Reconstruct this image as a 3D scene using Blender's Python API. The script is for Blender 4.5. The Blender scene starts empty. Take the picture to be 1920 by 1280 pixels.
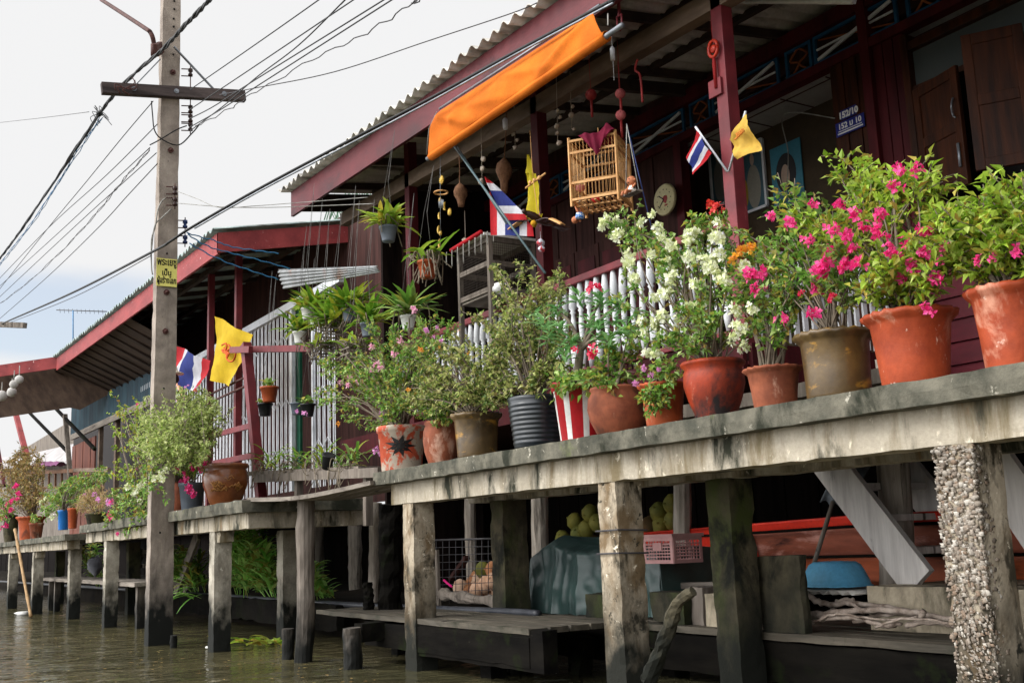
import bpy, math, random
from mathutils import Vector as V, Matrix, noise
rnd = random.Random(11)
sc = bpy.context.scene
COL = sc.collection
PI = math.pi
# ------------------------------------------------------------------ camera
F, CX, CY = 2039.0, 960.0, 640.0
_v1 = V((-1280, 420, F)).normalized()
_up = V((-436, -11226, F)); _up = (_up - _v1 * _up.dot(_v1)).normalized()
_X = -_v1; _Z = _up; _Y = _Z.cross(_X)
CAM = V((0, 0, 1.1))
def w_of(c): return V((_X.dot(c), _Y.dot(c), _Z.dot(c)))
FWD = w_of(V((0, 0, 1)))
def A(px, py, **k):
    """world point of a measured sight line on the plane X=, Y= or Z= (surveying the place from the photograph)"""
    d = w_of(V(((px - CX) / F, (py - CY) / F, 1)))
    for a, val in k.items():
        i = 'XYZ'.index(a)
        return CAM + d * ((val - CAM[i]) / d[i])
def depth(p): return (p - CAM).dot(FWD)
cd = bpy.data.cameras.new('camera'); cam = bpy.data.objects.new('camera', cd); COL.objects.link(cam)
r_, u_, b_ = w_of(V((1, 0, 0))), w_of(V((0, -1, 0))), -FWD
cam.matrix_world = Matrix(((r_.x, u_.x, b_.x, CAM.x), (r_.y, u_.y, b_.y, CAM.y), (r_.z, u_.z, b_.z, CAM.z), (0, 0, 0, 1)))
cd.sensor_width = 36; cd.lens = F / 1920 * 36; cd.clip_end = 3000; cd.clip_start = .05
sc.camera = cam
# ------------------------------------------------------------------ materials
def lin(c):
    return tuple(((x / 255) / 12.92 if x <= 10 else (((x / 255) + .055) / 1.055) ** 2.4) for x in c) + (1,)
class NT:
    def __init__(s, name):
        s.m = bpy.data.materials.new(name); s.m.use_nodes = True
        s.t = s.m.node_tree; s.n = s.t.nodes; s.l = s.t.links
        s.b = s.n['Principled BSDF']; s.out = s.n['Material Output']
    def new(s, typ, **k):
        nd = s.n.new(typ)
        for a, v in k.items(): setattr(nd, a, v)
        return nd
    def pos(s, stretch=(1, 1, 1)):
        g = s.new('ShaderNodeNewGeometry'); m = s.new('ShaderNodeMapping')
        m.inputs['Scale'].default_value = stretch
        s.l.new(g.outputs['Position'], m.inputs['Vector']); return m.outputs[0]
    def noise(s, vec, scale, detail=4, rough=.55, dist=0):
        x = s.new('ShaderNodeTexNoise'); x.inputs['Scale'].default_value = scale
        x.inputs['Detail'].default_value = detail; x.inputs['Roughness'].default_value = rough
        x.inputs['Distortion'].default_value = dist
        s.l.new(vec, x.inputs['Vector']); return x.outputs['Fac']
    def ramp(s, fac, stops, const=False):
        x = s.new('ShaderNodeValToRGB'); e = x.color_ramp.elements
        if const: x.color_ramp.interpolation = 'CONSTANT'
        while len(e) < len(stops): e.new(.5)
        for i, (p, c) in enumerate(stops): e[i].position = p; e[i].color = c
        s.l.new(fac, x.inputs[0]); return x.outputs[0]
    def mix(s, fac, a, b):
        x = s.new('ShaderNodeMix', data_type='RGBA')
        if isinstance(fac, (int, float)): x.inputs[0].default_value = fac
        else: s.l.new(fac, x.inputs[0])
        for i, c in ((6, a), (7, b)):
            if isinstance(c, tuple): x.inputs[i].default_value = c
            else: s.l.new(c, x.inputs[i])
        return x.outputs[2]
    def math(s, op, a, b=0, clamp=False):
        x = s.new('ShaderNodeMath', operation=op); x.use_clamp = clamp
        for i, c in ((0, a), (1, b)):
            if isinstance(c, (int, float)): x.inputs[i].default_value = c
            else: s.l.new(c, x.inputs[i])
        return x.outputs[0]
    def z(s):
        g = s.new('ShaderNodeNewGeometry'); x = s.new('ShaderNodeSeparateXYZ')
        s.l.new(g.outputs['Position'], x.inputs[0]); return x.outputs
    def bump(s, h, strength, dist=.01):
        x = s.new('ShaderNodeBump'); x.inputs['Strength'].default_value = strength; x.inputs['Distance'].default_value = dist
        s.l.new(h, x.inputs['Height']); s.l.new(x.outputs[0], s.b.inputs['Normal'])
BW = ((0, 0, 0, 1), (1, 1, 1, 1))
MATS = {}
def mat(name, c1, c2=None, scale=6, stretch=(1, 1, 1), rough=.8, bump=.3, bscale=40, stains=(), zstain=None, metal=0, spec=.3, bdist=.008, lo=.35, hi=.65):
    """stains: (colour, scale, lo, hi, stretch) layers of grime, peeled paint or moss; zstain: (colour, z full, z none) tide mark"""
    if name in MATS: return MATS[name]
    t = NT(name); c2 = c2 or c1
    v = t.pos(stretch)
    col = t.ramp(t.noise(v, scale, 6, .6), [(lo, lin(c1)), (hi, lin(c2))])
    fine = t.noise(v, bscale, 5, .65)
    col = t.mix(t.ramp(fine, [(.3, (.25, .25, .25, 1)), (.7, (0, 0, 0, 1))]), col, lin(tuple(x * .45 for x in c1)))
    for (sc_, scl, a, b, st) in stains:
        f = t.noise(t.pos(st), scl, 7, .65, .3)
        col = t.mix(t.ramp(f, [(a, BW[0]), (b, BW[1])]), col, lin(sc_))
    if zstain:
        zc, z0, z1 = zstain
        f = t.math('ADD', t.z()[2], t.math('MULTIPLY', t.math('SUBTRACT', t.noise(t.pos((1, 1, .6)), 7, 6), .5), .9))
        x = t.new('ShaderNodeMapRange'); x.inputs[1].default_value = z0; x.inputs[2].default_value = z1
        x.inputs[3].default_value = 1; x.inputs[4].default_value = 0
        t.l.new(f, x.inputs[0]); col = t.mix(x.outputs[0], col, lin(zc))
    t.l.new(col, t.b.inputs['Base Color'])
    t.b.inputs['Roughness'].default_value = rough; t.b.inputs['Metallic'].default_value = metal
    t.b.inputs['Specular IOR Level'].default_value = spec
    if bump: t.bump(fine, bump, bdist)
    MATS[name] = t.m; return t.m
def leafmat(name, cols, trans=.35, rough=.45):
    if name in MATS: return MATS[name]
    t = NT(name); g = t.new('ShaderNodeNewGeometry')
    n = len(cols)
    col = t.ramp(g.outputs['Random Per Island'], [(i / n, lin(c)) for i, c in enumerate(cols)], False)
    t.l.new(col, t.b.inputs['Base Color']); t.b.inputs['Roughness'].default_value = rough
    t.b.inputs['Specular IOR Level'].default_value = .35
    tr = t.new('ShaderNodeBsdfTranslucent'); t.l.new(col, tr.inputs[0])
    mx = t.new('ShaderNodeMixShader'); mx.inputs[0].default_value = trans
    t.l.new(t.b.outputs[0], mx.inputs[1]); t.l.new(tr.outputs[0], mx.inputs[2]); t.l.new(mx.outputs[0], t.out.inputs[0])
    MATS[name] = t.m; return t.m
# ------------------------------------------------------------------ mesh building
class MB:
    def __init__(s): s.v, s.f, s.mi, s.sm = [], [], [], []
    def add(s, vs, fs, mi=0, smooth=False):
        o = len(s.v); s.v += [V(p) for p in vs]
        for f in fs: s.f.append(tuple(i + o for i in f)); s.mi.append(mi); s.sm.append(smooth)
        return s
    def obox(s, c, ax, ay, az, mi=0):
        c, ax, ay, az = V(c), V(ax), V(ay), V(az)
        vs = [c + ax * i + ay * j + az * k for i in (-1, 1) for j in (-1, 1) for k in (-1, 1)]
        return s.add(vs, [(0, 1, 3, 2), (4, 6, 7, 5), (0, 4, 5, 1), (2, 3, 7, 6), (0, 2, 6, 4), (1, 5, 7, 3)], mi)
    def box(s, lo, hi, mi=0):
        lo, hi = V(lo), V(hi); c = (lo + hi) / 2; h = (hi - lo) / 2
        return s.obox(c, (h.x, 0, 0), (0, h.y, 0), (0, 0, h.z), mi)
    def beam(s, p, q, w, h, up=(0, 0, 1), mi=0):
        p, q = V(p), V(q); d = q - p; L = d.length; d.normalize()
        sd = d.cross(V(up))
        if sd.length < 1e-4: sd = d.cross(V((1, 0, 0)))
        sd.normalize(); u = sd.cross(d)
        return s.obox((p + q) / 2, d * L / 2, sd * w / 2, u * h / 2, mi)
    def rbox(s, lo, hi, step=.08, amp=.008, freq=6, mi=0, taper=0, seed=0):
        """a box whose faces are worn: finely divided and pushed about by noise"""
        lo, hi = V(lo), V(hi); d = hi - lo; c = (lo + hi) / 2
        n = [max(1, min(90, int(math.ceil(x / step)))) for x in d]
        off = V((seed * 3.7, seed * 1.3, seed))
        def P(x, y, z):
            p = V((lo.x + d.x * x, lo.y + d.y * y, lo.z + d.z * z))
            if taper: k = 1 - taper * z; p.x = c.x + (p.x - c.x) * k; p.y = c.y + (p.y - c.y) * k
            e = sum(1 for t in (x, y, z) if t < .001 or t > .999)
            q = p + noise.noise_vector(p * freq + off) * amp + noise.noise_vector(p * freq * 3 + off) * amp * .5
            if e >= 2:   # chipped arris
                k = max(0, noise.noise(p * freq * 1.1 + off) - .15) * amp * 4.5 + amp * .4
                m = V((c.x, c.y, p.z)) if d.z > max(d.x, d.y) else V((p.x, c.y, c.z)) if d.x > d.y else V((c.x, p.y, c.z))
                q += (m - q).normalized() * k
            return q
        for ax in range(3):
            a, b = [(1, 2), (2, 0), (0, 1)][ax]
            for side in (0, 1):
                vs, fs = [], []
                for i in range(n[a] + 1):
                    for j in range(n[b] + 1):
                        t = [0, 0, 0]; t[ax] = side; t[a] = i / n[a]; t[b] = j / n[b]; vs.append(P(*t))
                w = n[b] + 1
                for i in range(n[a]):
                    for j in range(n[b]):
                        q = (i * w + j, (i + 1) * w + j, (i + 1) * w + j + 1, i * w + j + 1)
                        fs.append(q if side else q[::-1])
                s.add(vs, fs, mi)
        return s
    def tube(s, pts, r, n=8, mi=0, smooth=True, cap=True, jit=0):
        pts = [V(p) for p in pts]; m = len(pts)
        rs = r if isinstance(r, (list, tuple)) else [r] * m
        vs, fs = [], []
        ref = None
        for i, p in enumerate(pts):
            d = (pts[min(i + 1, m - 1)] - pts[max(i - 1, 0)]).normalized()
            if ref is None: ref = d.orthogonal().normalized()
            ref = (ref - d * ref.dot(d)); ref = ref.normalized() if ref.length > 1e-5 else d.orthogonal().normalized()
            b = d.cross(ref)
            for k in range(n):
                a = 2 * PI * k / n; dr = ref * math.cos(a) + b * math.sin(a)
                rr = rs[i] * (1 + (jit * noise.noise((p + dr * rs[i]) * (2.2 / max(rs[i], .01)) * .5) if jit else 0))
                vs.append(p + dr * rr)
        for i in range(m - 1):
            for k in range(n):
                k2 = (k + 1) % n
                fs.append((i * n + k, i * n + k2, (i + 1) * n + k2, (i + 1) * n + k))
        if cap: fs.append(tuple(range(n))[::-1]); fs.append(tuple(range((m - 1) * n, m * n)))
        return s.add(vs, fs, mi, smooth)
    def lathe(s, c, prof, n=28, mi=0, wave=None, axis=None):
        """prof: (radius, height) list; wave: (index from, count, amplitude) ripples a rim like a pie crust"""
        c = V(c); vs, fs = [], []
        for i, (r, h) in enumerate(prof):
            for k in range(n):
                a = 2 * PI * k / n; rr, hh = r, h
                if wave and i >= wave[0] and i < wave[3]:
                    w = math.sin(a * wave[1]); rr += w * wave[2]; hh += w * wave[2] * .35
                p = V((rr * math.cos(a), rr * math.sin(a), hh))
                if axis: p = V((1, 0, 0)) * 0 + axis @ p
                vs.append(c + p)
        m = len(prof)
        for i in range(m - 1):
            for k in range(n):
                k2 = (k + 1) % n; fs.append((i * n + k, i * n + k2, (i + 1) * n + k2, (i + 1) * n + k))
        fs.append(tuple(range(n))[::-1]); fs.append(tuple(range((m - 1) * n, m * n)))
        return s.add(vs, fs, mi, True)
    def grid(s, fn, nu, nv, mi=0, smooth=True, thick=0):
        vs = [V(fn(i / nu, j / nv)) for i in range(nu + 1) for j in range(nv + 1)]
        w = nv + 1
        fs = [(i * w + j, (i + 1) * w + j, (i + 1) * w + j + 1, i * w + j + 1) for i in range(nu) for j in range(nv)]
        return s.add(vs, fs, mi, smooth)
    def ball(s, c, r, n=12, mi=0, sq=(1, 1, 1), jit=0):
        c = V(c); vs, fs = [], []; m = max(4, n // 2 + 1)
        for i in range(m + 1):
            th = PI * i / m
            for k in range(n):
                a = 2 * PI * k / n
                d = V((math.sin(th) * math.cos(a), math.sin(th) * math.sin(a), math.cos(th)))
                rr = r * (1 + (jit * noise.noise((c + d) * 2.1) if jit else 0))
                vs.append(c + V((d.x * sq[0], d.y * sq[1], d.z * sq[2])) * rr)
        for i in range(m):
            for k in range(n):
                k2 = (k + 1) % n; fs.append((i * n + k, (i + 1) * n + k, (i + 1) * n + k2, i * n + k2))
        return s.add(vs, fs, mi, True)
    def prism(s, poly, d, mi=0):
        """a flat outline given depth d (a vector)"""
        d = V(d); n = len(poly); vs = [V(p) for p in poly] + [V(p) + d for p in poly]
        fs = [tuple(range(n)), tuple(range(2 * n - 1, n - 1, -1))] + [(i, i + n, (i + 1) % n + n, (i + 1) % n) for i in range(n)]
        return s.add(vs, fs, mi)
    def leaf(s, p, d, up, L, W, fold=.25, mi=0, curl=0):
        """one pointed leaf, folded along its midrib"""
        d = d.normalized(); sd = d.cross(up)
        sd = sd.normalized() if sd.length > 1e-4 else d.orthogonal().normalized(); u = sd.cross(d)
        a = p; b = p + d * L - u * L * curl; m = p + d * L * .48 - u * L * curl * .3
        return s.add([a, m + sd * W / 2 + u * W * fold, b, m - sd * W / 2 + u * W * fold, m], [(0, 4, 1), (4, 2, 1), (0, 3, 4), (4, 3, 2)], mi)
    def strap(s, p, d, L, W, droop, mi=0, seg=5):
        """a long arching strap leaf"""
        d = d.normalized(); p = V(p); vs, fs = [], []
        sd = d.cross(V((0, 0, 1))); sd = sd.normalized() if sd.length > 1e-3 else V((1, 0, 0))
        q = p.copy(); dd = d.copy()
        for i in range(seg + 1):
            t = i / seg; w = W / 2 * (math.sin(PI * min(1, t * .86 + .14)) ** .6) if i < seg else .001
            up = sd.cross(dd)
            vs += [q + sd * w + up * w * .35, q, q - sd * w + up * w * .35]
            q = q + dd * L / seg; dd = (dd + V((0, 0, -droop / seg))).normalized()
        for i in range(seg):
            for k in (0, 1): fs.append((i * 3 + k, i * 3 + k + 1, i * 3 + k + 4, i * 3 + k + 3))
        return s.add(vs, fs, mi, True)
def worldloc(o):
    p = V((0, 0, 0))
    while o is not None: p += o.location; o = o.parent
    return p
def obj(name, mb, m, parent=None, bevel=0, loc=None, label=None):
    if parent is None:
        base = V(loc) if loc is not None else None
        if base is None:
            xs = [v.x for v in mb.v]; ys = [v.y for v in mb.v]; zs = [v.z for v in mb.v]
            base = V(((min(xs) + max(xs)) / 2, (min(ys) + max(ys)) / 2, min(zs)))
        off = base
    else:
        base = V((0, 0, 0)); off = worldloc(parent)
    me = bpy.data.meshes.new(name)
    me.from_pydata([tuple(v - off) for v in mb.v], [], mb.f)
    for x in (m if isinstance(m, (list, tuple)) else [m]): me.materials.append(x)
    me.polygons.foreach_set('material_index', mb.mi); me.polygons.foreach_set('use_smooth', mb.sm)
    me.update()
    o = bpy.data.objects.new(name, me); COL.objects.link(o); o.parent = parent; o.location = base
    if bevel:
        b = o.modifiers.new('bevel', 'BEVEL'); b.width = bevel; b.segments = 2; b.limit_method = 'ANGLE'; b.angle_limit = .7
    if label: o['label'] = label
    return o
def tag(o, label=None, cat=None, group=None, kind=None):
    for k, v in (('label', label), ('category', cat), ('group', group), ('kind', kind)):
        if v: o[k] = v
    return o
def thing(name, label, cat, loc, group=None):
    o = bpy.data.objects.new(name, None); COL.objects.link(o); o.location = V(loc); o.empty_display_size = .1
    return tag(o, label, cat, group)
def dup(root, loc, label=None, rz=None, scale=None, group=None):
    r = root.copy(); COL.objects.link(r); r.location = V(loc)
    if rz is not None: r.rotation_euler.z = rz
    if scale: r.scale = (scale,) * 3
    if label: r['label'] = label
    if group: r['group'] = group
    for ch in list(root.children):
        c = ch.copy(); COL.objects.link(c); c.parent = r
        for g in list(ch.children):
            d = g.copy(); COL.objects.link(d); d.parent = c
    return r
def curve_pts(pts, n=10):
    """smooth line through points"""
    pts = [V(p) for p in pts]; out = []
    for i in range(len(pts) - 1):
        p0 = pts[max(i - 1, 0)]; p1 = pts[i]; p2 = pts[i + 1]; p3 = pts[min(i + 2, len(pts) - 1)]
        for k in range(n):
            t = k / n
            out.append(.5 * ((2 * p1) + (p2 - p0) * t + (2 * p0 - 5 * p1 + 4 * p2 - p3) * t * t + (3 * p1 - p0 - 3 * p2 + p3) * t ** 3))
    out.append(pts[-1]); return out
def text_mesh(body, size, m, parent, origin, xdir, zdir, name='lettering', extrude=.0008, align='CENTER', bold=0, zs=1, fit=None):
    cu = bpy.data.curves.new('lettering', 'FONT'); cu.body = body; cu.size = size; cu.extrude = extrude; cu.align_x = align; cu.offset = bold
    cu.resolution_u = 3
    to = bpy.data.objects.new('lettering', cu); COL.objects.link(to)
    dg = bpy.context.evaluated_depsgraph_get(); me = bpy.data.meshes.new_from_object(to.evaluated_get(dg))
    bpy.data.objects.remove(to)
    xdir = V(xdir).normalized(); zdir = V(zdir).normalized(); nn = xdir.cross(zdir)
    off = worldloc(parent)
    if fit:     # stretch the lettering to a measured width and height
        xs = [v.co.x for v in me.vertices]; ys = [v.co.y for v in me.vertices]; kx, ky = fit[0] / (max(xs) - min(xs)), fit[1] / (max(ys) - min(ys)); cx, y0 = (max(xs) + min(xs)) / 2, min(ys)
        for v in me.vertices: v.co.x = (v.co.x - cx) * kx; v.co.y = (v.co.y - y0) * ky
    for v in me.vertices: v.co = V(origin) + xdir * v.co.x + zdir * v.co.y * zs + nn * v.co.z - off
    me.materials.clear(); me.materials.append(m)
    o = bpy.data.objects.new(name, me); COL.objects.link(o); o.parent = parent
    return o
# ------------------------------------------------------------------ the materials of the place
BLACKMOSS = (26, 27, 20)
m_conc = mat('pale weathered concrete', (196, 182, 158), (158, 146, 124), 3, rough=.92, bump=.5, bscale=45,
    stains=(((70, 66, 52), 2.2, .52, .66, (1, 1, .35)), ((44, 46, 34), 3.1, .56, .68, (1, 1, .5)), ((214, 203, 182), 6, .62, .75, (1, 1, 1))))
m_beam = mat('drip stained concrete', (192, 182, 164), (156, 147, 130), 3, rough=.92, bump=.5, bscale=45,
    stains=(((116, 104, 80), 5, .46, .62, (1, 1, .18)), ((44, 45, 34), 3.0, .53, .64, (1, 1, .3)), ((132, 88, 50), 5, .62, .74, (1, 1, .2)), ((222, 212, 190), 14, .62, .7, (1, 1, .6))))
m_slab = mat('blackened slab concrete', (112, 108, 95), (66, 66, 57), 6, rough=.95, bump=.6, bscale=50,
    stains=(((36, 38, 28), 3.5, .52, .64, (1, 1, .5)), ((198, 192, 176), 11, .63, .7, (1, 1, .7)), ((96, 104, 62), 2.2, .62, .76, (1, 1, 1))))
m_pillar = mat('tide marked concrete', (190, 177, 156), (146, 134, 115), 4, rough=.92, bump=.6, bscale=40,
    stains=(((110, 92, 68), 4.4, .46, .62, (1, 1, .5)), ((58, 52, 40), 5, .52, .62, (1, 1, .55)), ((44, 42, 34), 13, .6, .67, (1, 1, .8)), ((226, 214, 192), 16, .62, .69, (1, 1, 1))),
    zstain=((24, 25, 19), .25, .95))
m_pillar_far = mat('grey tide marked concrete', (182, 175, 160), (140, 133, 120), 4, rough=.92, bump=.5, bscale=40,
    stains=(((84, 78, 64), 3.4, .56, .7, (1, 1, .5)), ((206, 200, 186), 12, .62, .7, (1, 1, 1))), zstain=((20, 22, 18), .3, .75))
m_moss = mat('mossy dark concrete', (96, 88, 68), (60, 56, 44), 4, rough=.95, bump=.6, bscale=40,
    stains=(((66, 74, 34), 2.5, .48, .64, (1, 1, .5)), ((26, 26, 20), 3.2, .5, .62, (1, 1, .6))), zstain=((20, 22, 16), .3, 1.0))
m_pole = mat('utility pole concrete', (168, 156, 144), (132, 121, 112), 5, rough=.92, bump=.5, bscale=70,
    stains=(((104, 94, 86), 3, .5, .7, (1, 1, .25)), ((84, 76, 70), 24, .66, .72, (1, 1, 1))), zstain=((18, 20, 17), .35, .9))
m_stilt = mat('grey house stilts', (182, 172, 160), (132, 122, 112), 9, (1.3, 1.3, .14), rough=.9, bump=.7, bscale=28, stains=(((64, 58, 50), 7, .56, .68, (1.5, 1.5, .15)),))
m_stairlit = mat('light lifted stair timber', (226, 221, 216), (188, 182, 178), 9, (1.2, 1.2, .12), rough=.9, bump=.7, bscale=30, stains=(((80, 74, 70), 7, .6, .68, (1.5, 1.5, .2)),))  # weathered timber colour lightened to stand in for daylight on the stairs
m_wood = mat('silver weathered timber', (136, 126, 116), (92, 84, 76), 9, (1.2, 1.2, .12), rough=.9, bump=.7, bscale=30,
    stains=(((50, 44, 38), 8, .58, .66, (1.5, 1.5, .12)),))
m_woodx = mat('silver weathered boards', (150, 141, 130), (104, 96, 88), 9, (.12, 1.4, 1.4), rough=.9, bump=.7, bscale=30,
    stains=(((54, 47, 40), 8, .6, .68, (.15, 1.5, 1.5)),))
m_tide = mat('waterlogged timber', (136, 126, 116), (80, 72, 64), 9, (1.3, 1.3, .14), rough=.85, bump=.8, bscale=28,
    stains=(((172, 160, 146), 9, .64, .7, (1.5, 1.5, .14)),), zstain=((15, 16, 13), .2, .7))
m_black = mat('black tarred timber', (24, 22, 19), (12, 11, 10), 7, (.2, 1, 1), rough=.9, bump=.6, bscale=25, spec=.04,
    stains=(((26, 32, 16), 3, .55, .72, (1, 1, 1)), ((72, 68, 60), 14, .7, .75, (1, 1, 1))))
m_deck = mat('damp deck boards', (88, 81, 70), (54, 50, 42), 8, (.15, 1.5, 1.5), rough=.75, bump=.6, bscale=28,
    stains=(((42, 42, 30), 3, .52, .66, (1, 1, 1)),))
m_mud = mat('dark mud', (34, 29, 23), (18, 16, 13), 2, rough=.95, bump=.8, bscale=14, spec=.05)
m_red = mat('oxide red paint', (126, 42, 49), (98, 32, 38), 5, rough=.55, bump=.2, bscale=40, spec=.4,
    stains=(((170, 92, 92), 11, .66, .74, (1, 1, .5)), ((74, 30, 32), 4, .62, .76, (1, 1, .4))))
m_fascia = mat('maroon fascia paint', (108, 40, 46), (80, 28, 34), 3, (.4, 1, 1), rough=.6, bump=.25, bscale=40,
    stains=(((62, 30, 34), 3, .54, .7, (.5, 1, 1)), ((166, 100, 100), 14, .69, .74, (.5, 1, 1))))
m_fascia2 = mat('faded red fascia paint', (162, 66, 66), (132, 50, 52), 3, (.4, 1, 1), rough=.65, bump=.25, bscale=40,
    stains=(((226, 196, 190), 16, .66, .71, (.7, 1, 1)), ((92, 40, 40), 3, .6, .74, (.5, 1, 1))))
m_maroon = mat('dark maroon boards', (86, 26, 31), (56, 16, 20), 4, (1, 1, .2), rough=.6, bump=.3, bscale=30, spec=.15)
m_siding = mat('maroon horizontal boards', (104, 26, 38), (76, 17, 28), 4, (.3, 1, 1), rough=.55, bump=.25, bscale=30)
m_dark = mat('shade darkened brown boards', (78, 50, 46), (46, 29, 27), 6, (2, 2, .2), rough=.8, bump=.4, bscale=26, spec=.12)  # dark brown boards, darkened further for the shade under the roof
m_brown = mat('varnished brown wood', (70, 34, 14), (36, 17, 8), 7, (2, 2, .2), rough=.5, bump=.3, bscale=30, spec=.15)
m_rafter = mat('old dark rafters', (72, 56, 48), (44, 35, 31), 6, (.6, .6, .6), rough=.85, bump=.4, bscale=26)
m_tie = mat('dusty timber beam', (132, 112, 96), (92, 77, 66), 6, (.3, 1, 1), rough=.85, bump=.4, bscale=26)
m_sheet = mat('grey corrugated sheet', (214, 210, 202), (184, 180, 172), 2.5, rough=.75, bump=.2, bscale=30,
    stains=(((62, 56, 50), 2.5, .52, .68, (1, .3, 1)), ((112, 78, 54), 4, .66, .78, (1, .3, 1))))
m_sheet2 = mat('blue green corrugated sheet', (170, 184, 180), (132, 150, 150), 2.5, rough=.7, bump=.2, bscale=30,
    stains=(((60, 54, 48), 2.5, .55, .7, (1, .3, 1)),))
m_bluewall = mat('faded teal sheet wall', (38, 70, 82), (24, 46, 58), 3, (1, 1, .2), rough=.7, bump=.2, bscale=30,
    stains=(((84, 92, 92), 4, .66, .76, (2, 2, .15)),))
m_whitewood = mat('white gloss paint', (226, 228, 230), (198, 200, 204), 5, rough=.5, bump=.15, bscale=40,
    stains=(((140, 136, 128), 6, .62, .76, (1, 1, .5)),))
m_whitemetal = mat('white painted steel', (222, 225, 230), (190, 194, 200), 5, rough=.5, bump=.1, bscale=40)
m_bluemetal = mat('blue painted steel', (34, 92, 132), (22, 66, 100), 5, rough=.5, bump=.1)
m_greenpanel = mat('dark green paint', (18, 92, 66), (12, 66, 48), 5, rough=.5, bump=.1)
m_steel = mat('galvanised steel', (150, 154, 160), (112, 116, 122), 8, rough=.4, bump=.1, metal=.6)
m_arm = mat('dark creosoted timber', (92, 82, 80), (56, 50, 50), 9, (1.2, .15, 1.2), rough=.85, bump=.6, bscale=30, spec=.1)
m_rust = mat('rust brown pipe', (92, 58, 52), (66, 40, 38), 8, rough=.75, bump=.2)
m_cable = mat('black cable sheath', (26, 26, 28), (16, 16, 18), 8, rough=.55, bump=0)
m_cableblue = mat('blue cable sheath', (58, 128, 176), (44, 104, 150), 8, rough=.5, bump=0)
m_wire = mat('dull wire', (74, 72, 74), (52, 50, 54), 8, rough=.6, bump=0)
m_thread = mat('grey thread', (120, 118, 114), (84, 82, 80), 8, rough=.8, bump=0)
m_string = mat('pale string', (168, 166, 160), (120, 118, 112), 8, rough=.8, bump=0)
m_porcelain = mat('brown porcelain', (64, 40, 34), (48, 30, 26), 8, rough=.25, bump=0)
m_white = mat('plain white', (232, 232, 228), (210, 210, 206), 5, rough=.6, bump=.05)
m_blackplastic = mat('black plastic', (34, 35, 38), (24, 25, 27), 5, rough=.45, bump=.05)
m_greyplastic = mat('grey plastic', (104, 112, 122), (82, 90, 100), 5, rough=.5, bump=.05)
m_bamboo = mat('pale cane', (226, 176, 116), (196, 142, 84), 8, rough=.5, bump=.1)
m_soil = mat('potting soil', (52, 40, 30), (30, 24, 18), 12, rough=.95, bump=.8)
TC = ((208, 172, 150), 5, .58, .72, (1, 1, .5))
m_terra = mat('bright terracotta', (176, 76, 40), (142, 56, 28), 5, rough=.55, bump=.25, bscale=34, stains=(((206, 150, 124), 6, .56, .72, (1, 1, .6)), ((112, 44, 22), 4, .56, .7, (1, 1, .5)), ((226, 196, 178), 15, .64, .7, (1, 1, .8))))
m_terra_dull = mat('dull terracotta', (154, 86, 58), (112, 58, 38), 6, rough=.75, bump=.3, bscale=34, stains=(((70, 44, 32), 5, .54, .68, (1, 1, .6)), TC))
m_terra_black = mat('smoke blackened terracotta', (176, 62, 26), (132, 44, 22), 4, rough=.5, bump=.25, bscale=34, stains=(((34, 28, 28), 2.0, .44, .58, (1, 1, .8)), ((196, 150, 130), 5, .66, .76, (1, 1, .5))))
m_glaze = mat('brown dripping glaze', (104, 82, 46), (72, 56, 34), 5, rough=.32, bump=.2, bscale=26, spec=.5, stains=(((168, 124, 46), 5, .56, .66, (1, 1, 2.2)), ((40, 30, 20), 3, .56, .7, (1, 1, .8)), ((150, 136, 110), 3, .66, .76, (1, 1, .4))))
m_jar = mat('dragon jar glaze', (150, 88, 48), (112, 62, 34), 4, rough=.22, bump=.05, spec=.6)
m_jarfig = mat('ochre jar relief', (184, 128, 66), (150, 98, 46), 8, rough=.35, bump=.1)
m_terra_orange = mat('orange clay', (178, 84, 42), (146, 64, 30), 6, rough=.6, bump=.2, stains=(((196, 140, 110), 6, .58, .72, (1, 1, .5)), ((90, 42, 24), 4, .58, .72, (1, 1, .5))))
m_bluebucket = mat('bright blue plastic', (38, 116, 192), (30, 100, 172), 6, rough=.4, bump=.02)
m_bark = mat('grey twig bark', (126, 114, 98), (92, 82, 70), 20, rough=.9, bump=.4)
m_barkbrown = mat('brown bark', (92, 74, 56), (66, 52, 40), 20, rough=.9, bump=.4)
m_root = mat('dry roots', (140, 128, 110), (104, 94, 80), 20, rough=.9, bump=.2)
m_cloth_orange = None
# foliage
L_lime = leafmat('lime leaves', [(64, 98, 26), (150, 186, 52), (186, 212, 86), (112, 150, 40), (208, 222, 120), (90, 128, 34), (196, 170, 70), (146, 176, 60), (150, 116, 56), (170, 200, 74)], 0.42)
L_mid = leafmat('mid green leaves', [(48, 84, 30), (112, 160, 62), (158, 194, 98), (82, 124, 48), (190, 212, 132), (64, 104, 38), (204, 188, 88), (130, 174, 76), (140, 110, 60), (100, 144, 54)], 0.42)
L_olive = leafmat('olive leaves', [(84, 98, 44), (150, 166, 84), (190, 198, 120), (128, 116, 68), (206, 206, 140), (78, 106, 44)], 0.42)
L_pale = leafmat('pale variegated leaves', [(168, 184, 100), (196, 206, 128), (142, 166, 82), (214, 220, 156), (120, 144, 62)], .42)
L_white = leafmat('cream bracts', [(236, 238, 216), (226, 230, 192), (246, 246, 236), (212, 220, 164)], 0.35)
L_pink = leafmat('magenta bracts', [(222, 24, 116), (236, 52, 140), (206, 18, 98), (240, 84, 156)], .4)
L_blush = leafmat('blush bracts', [(240, 190, 208), (246, 214, 222), (232, 160, 192)], .4)
L_red = leafmat('coral red petals', [(226, 66, 52), (238, 96, 76), (206, 48, 44)], .4)
L_orange = leafmat('amber petals', [(236, 166, 40), (242, 188, 66), (226, 148, 60)], .4)
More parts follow.
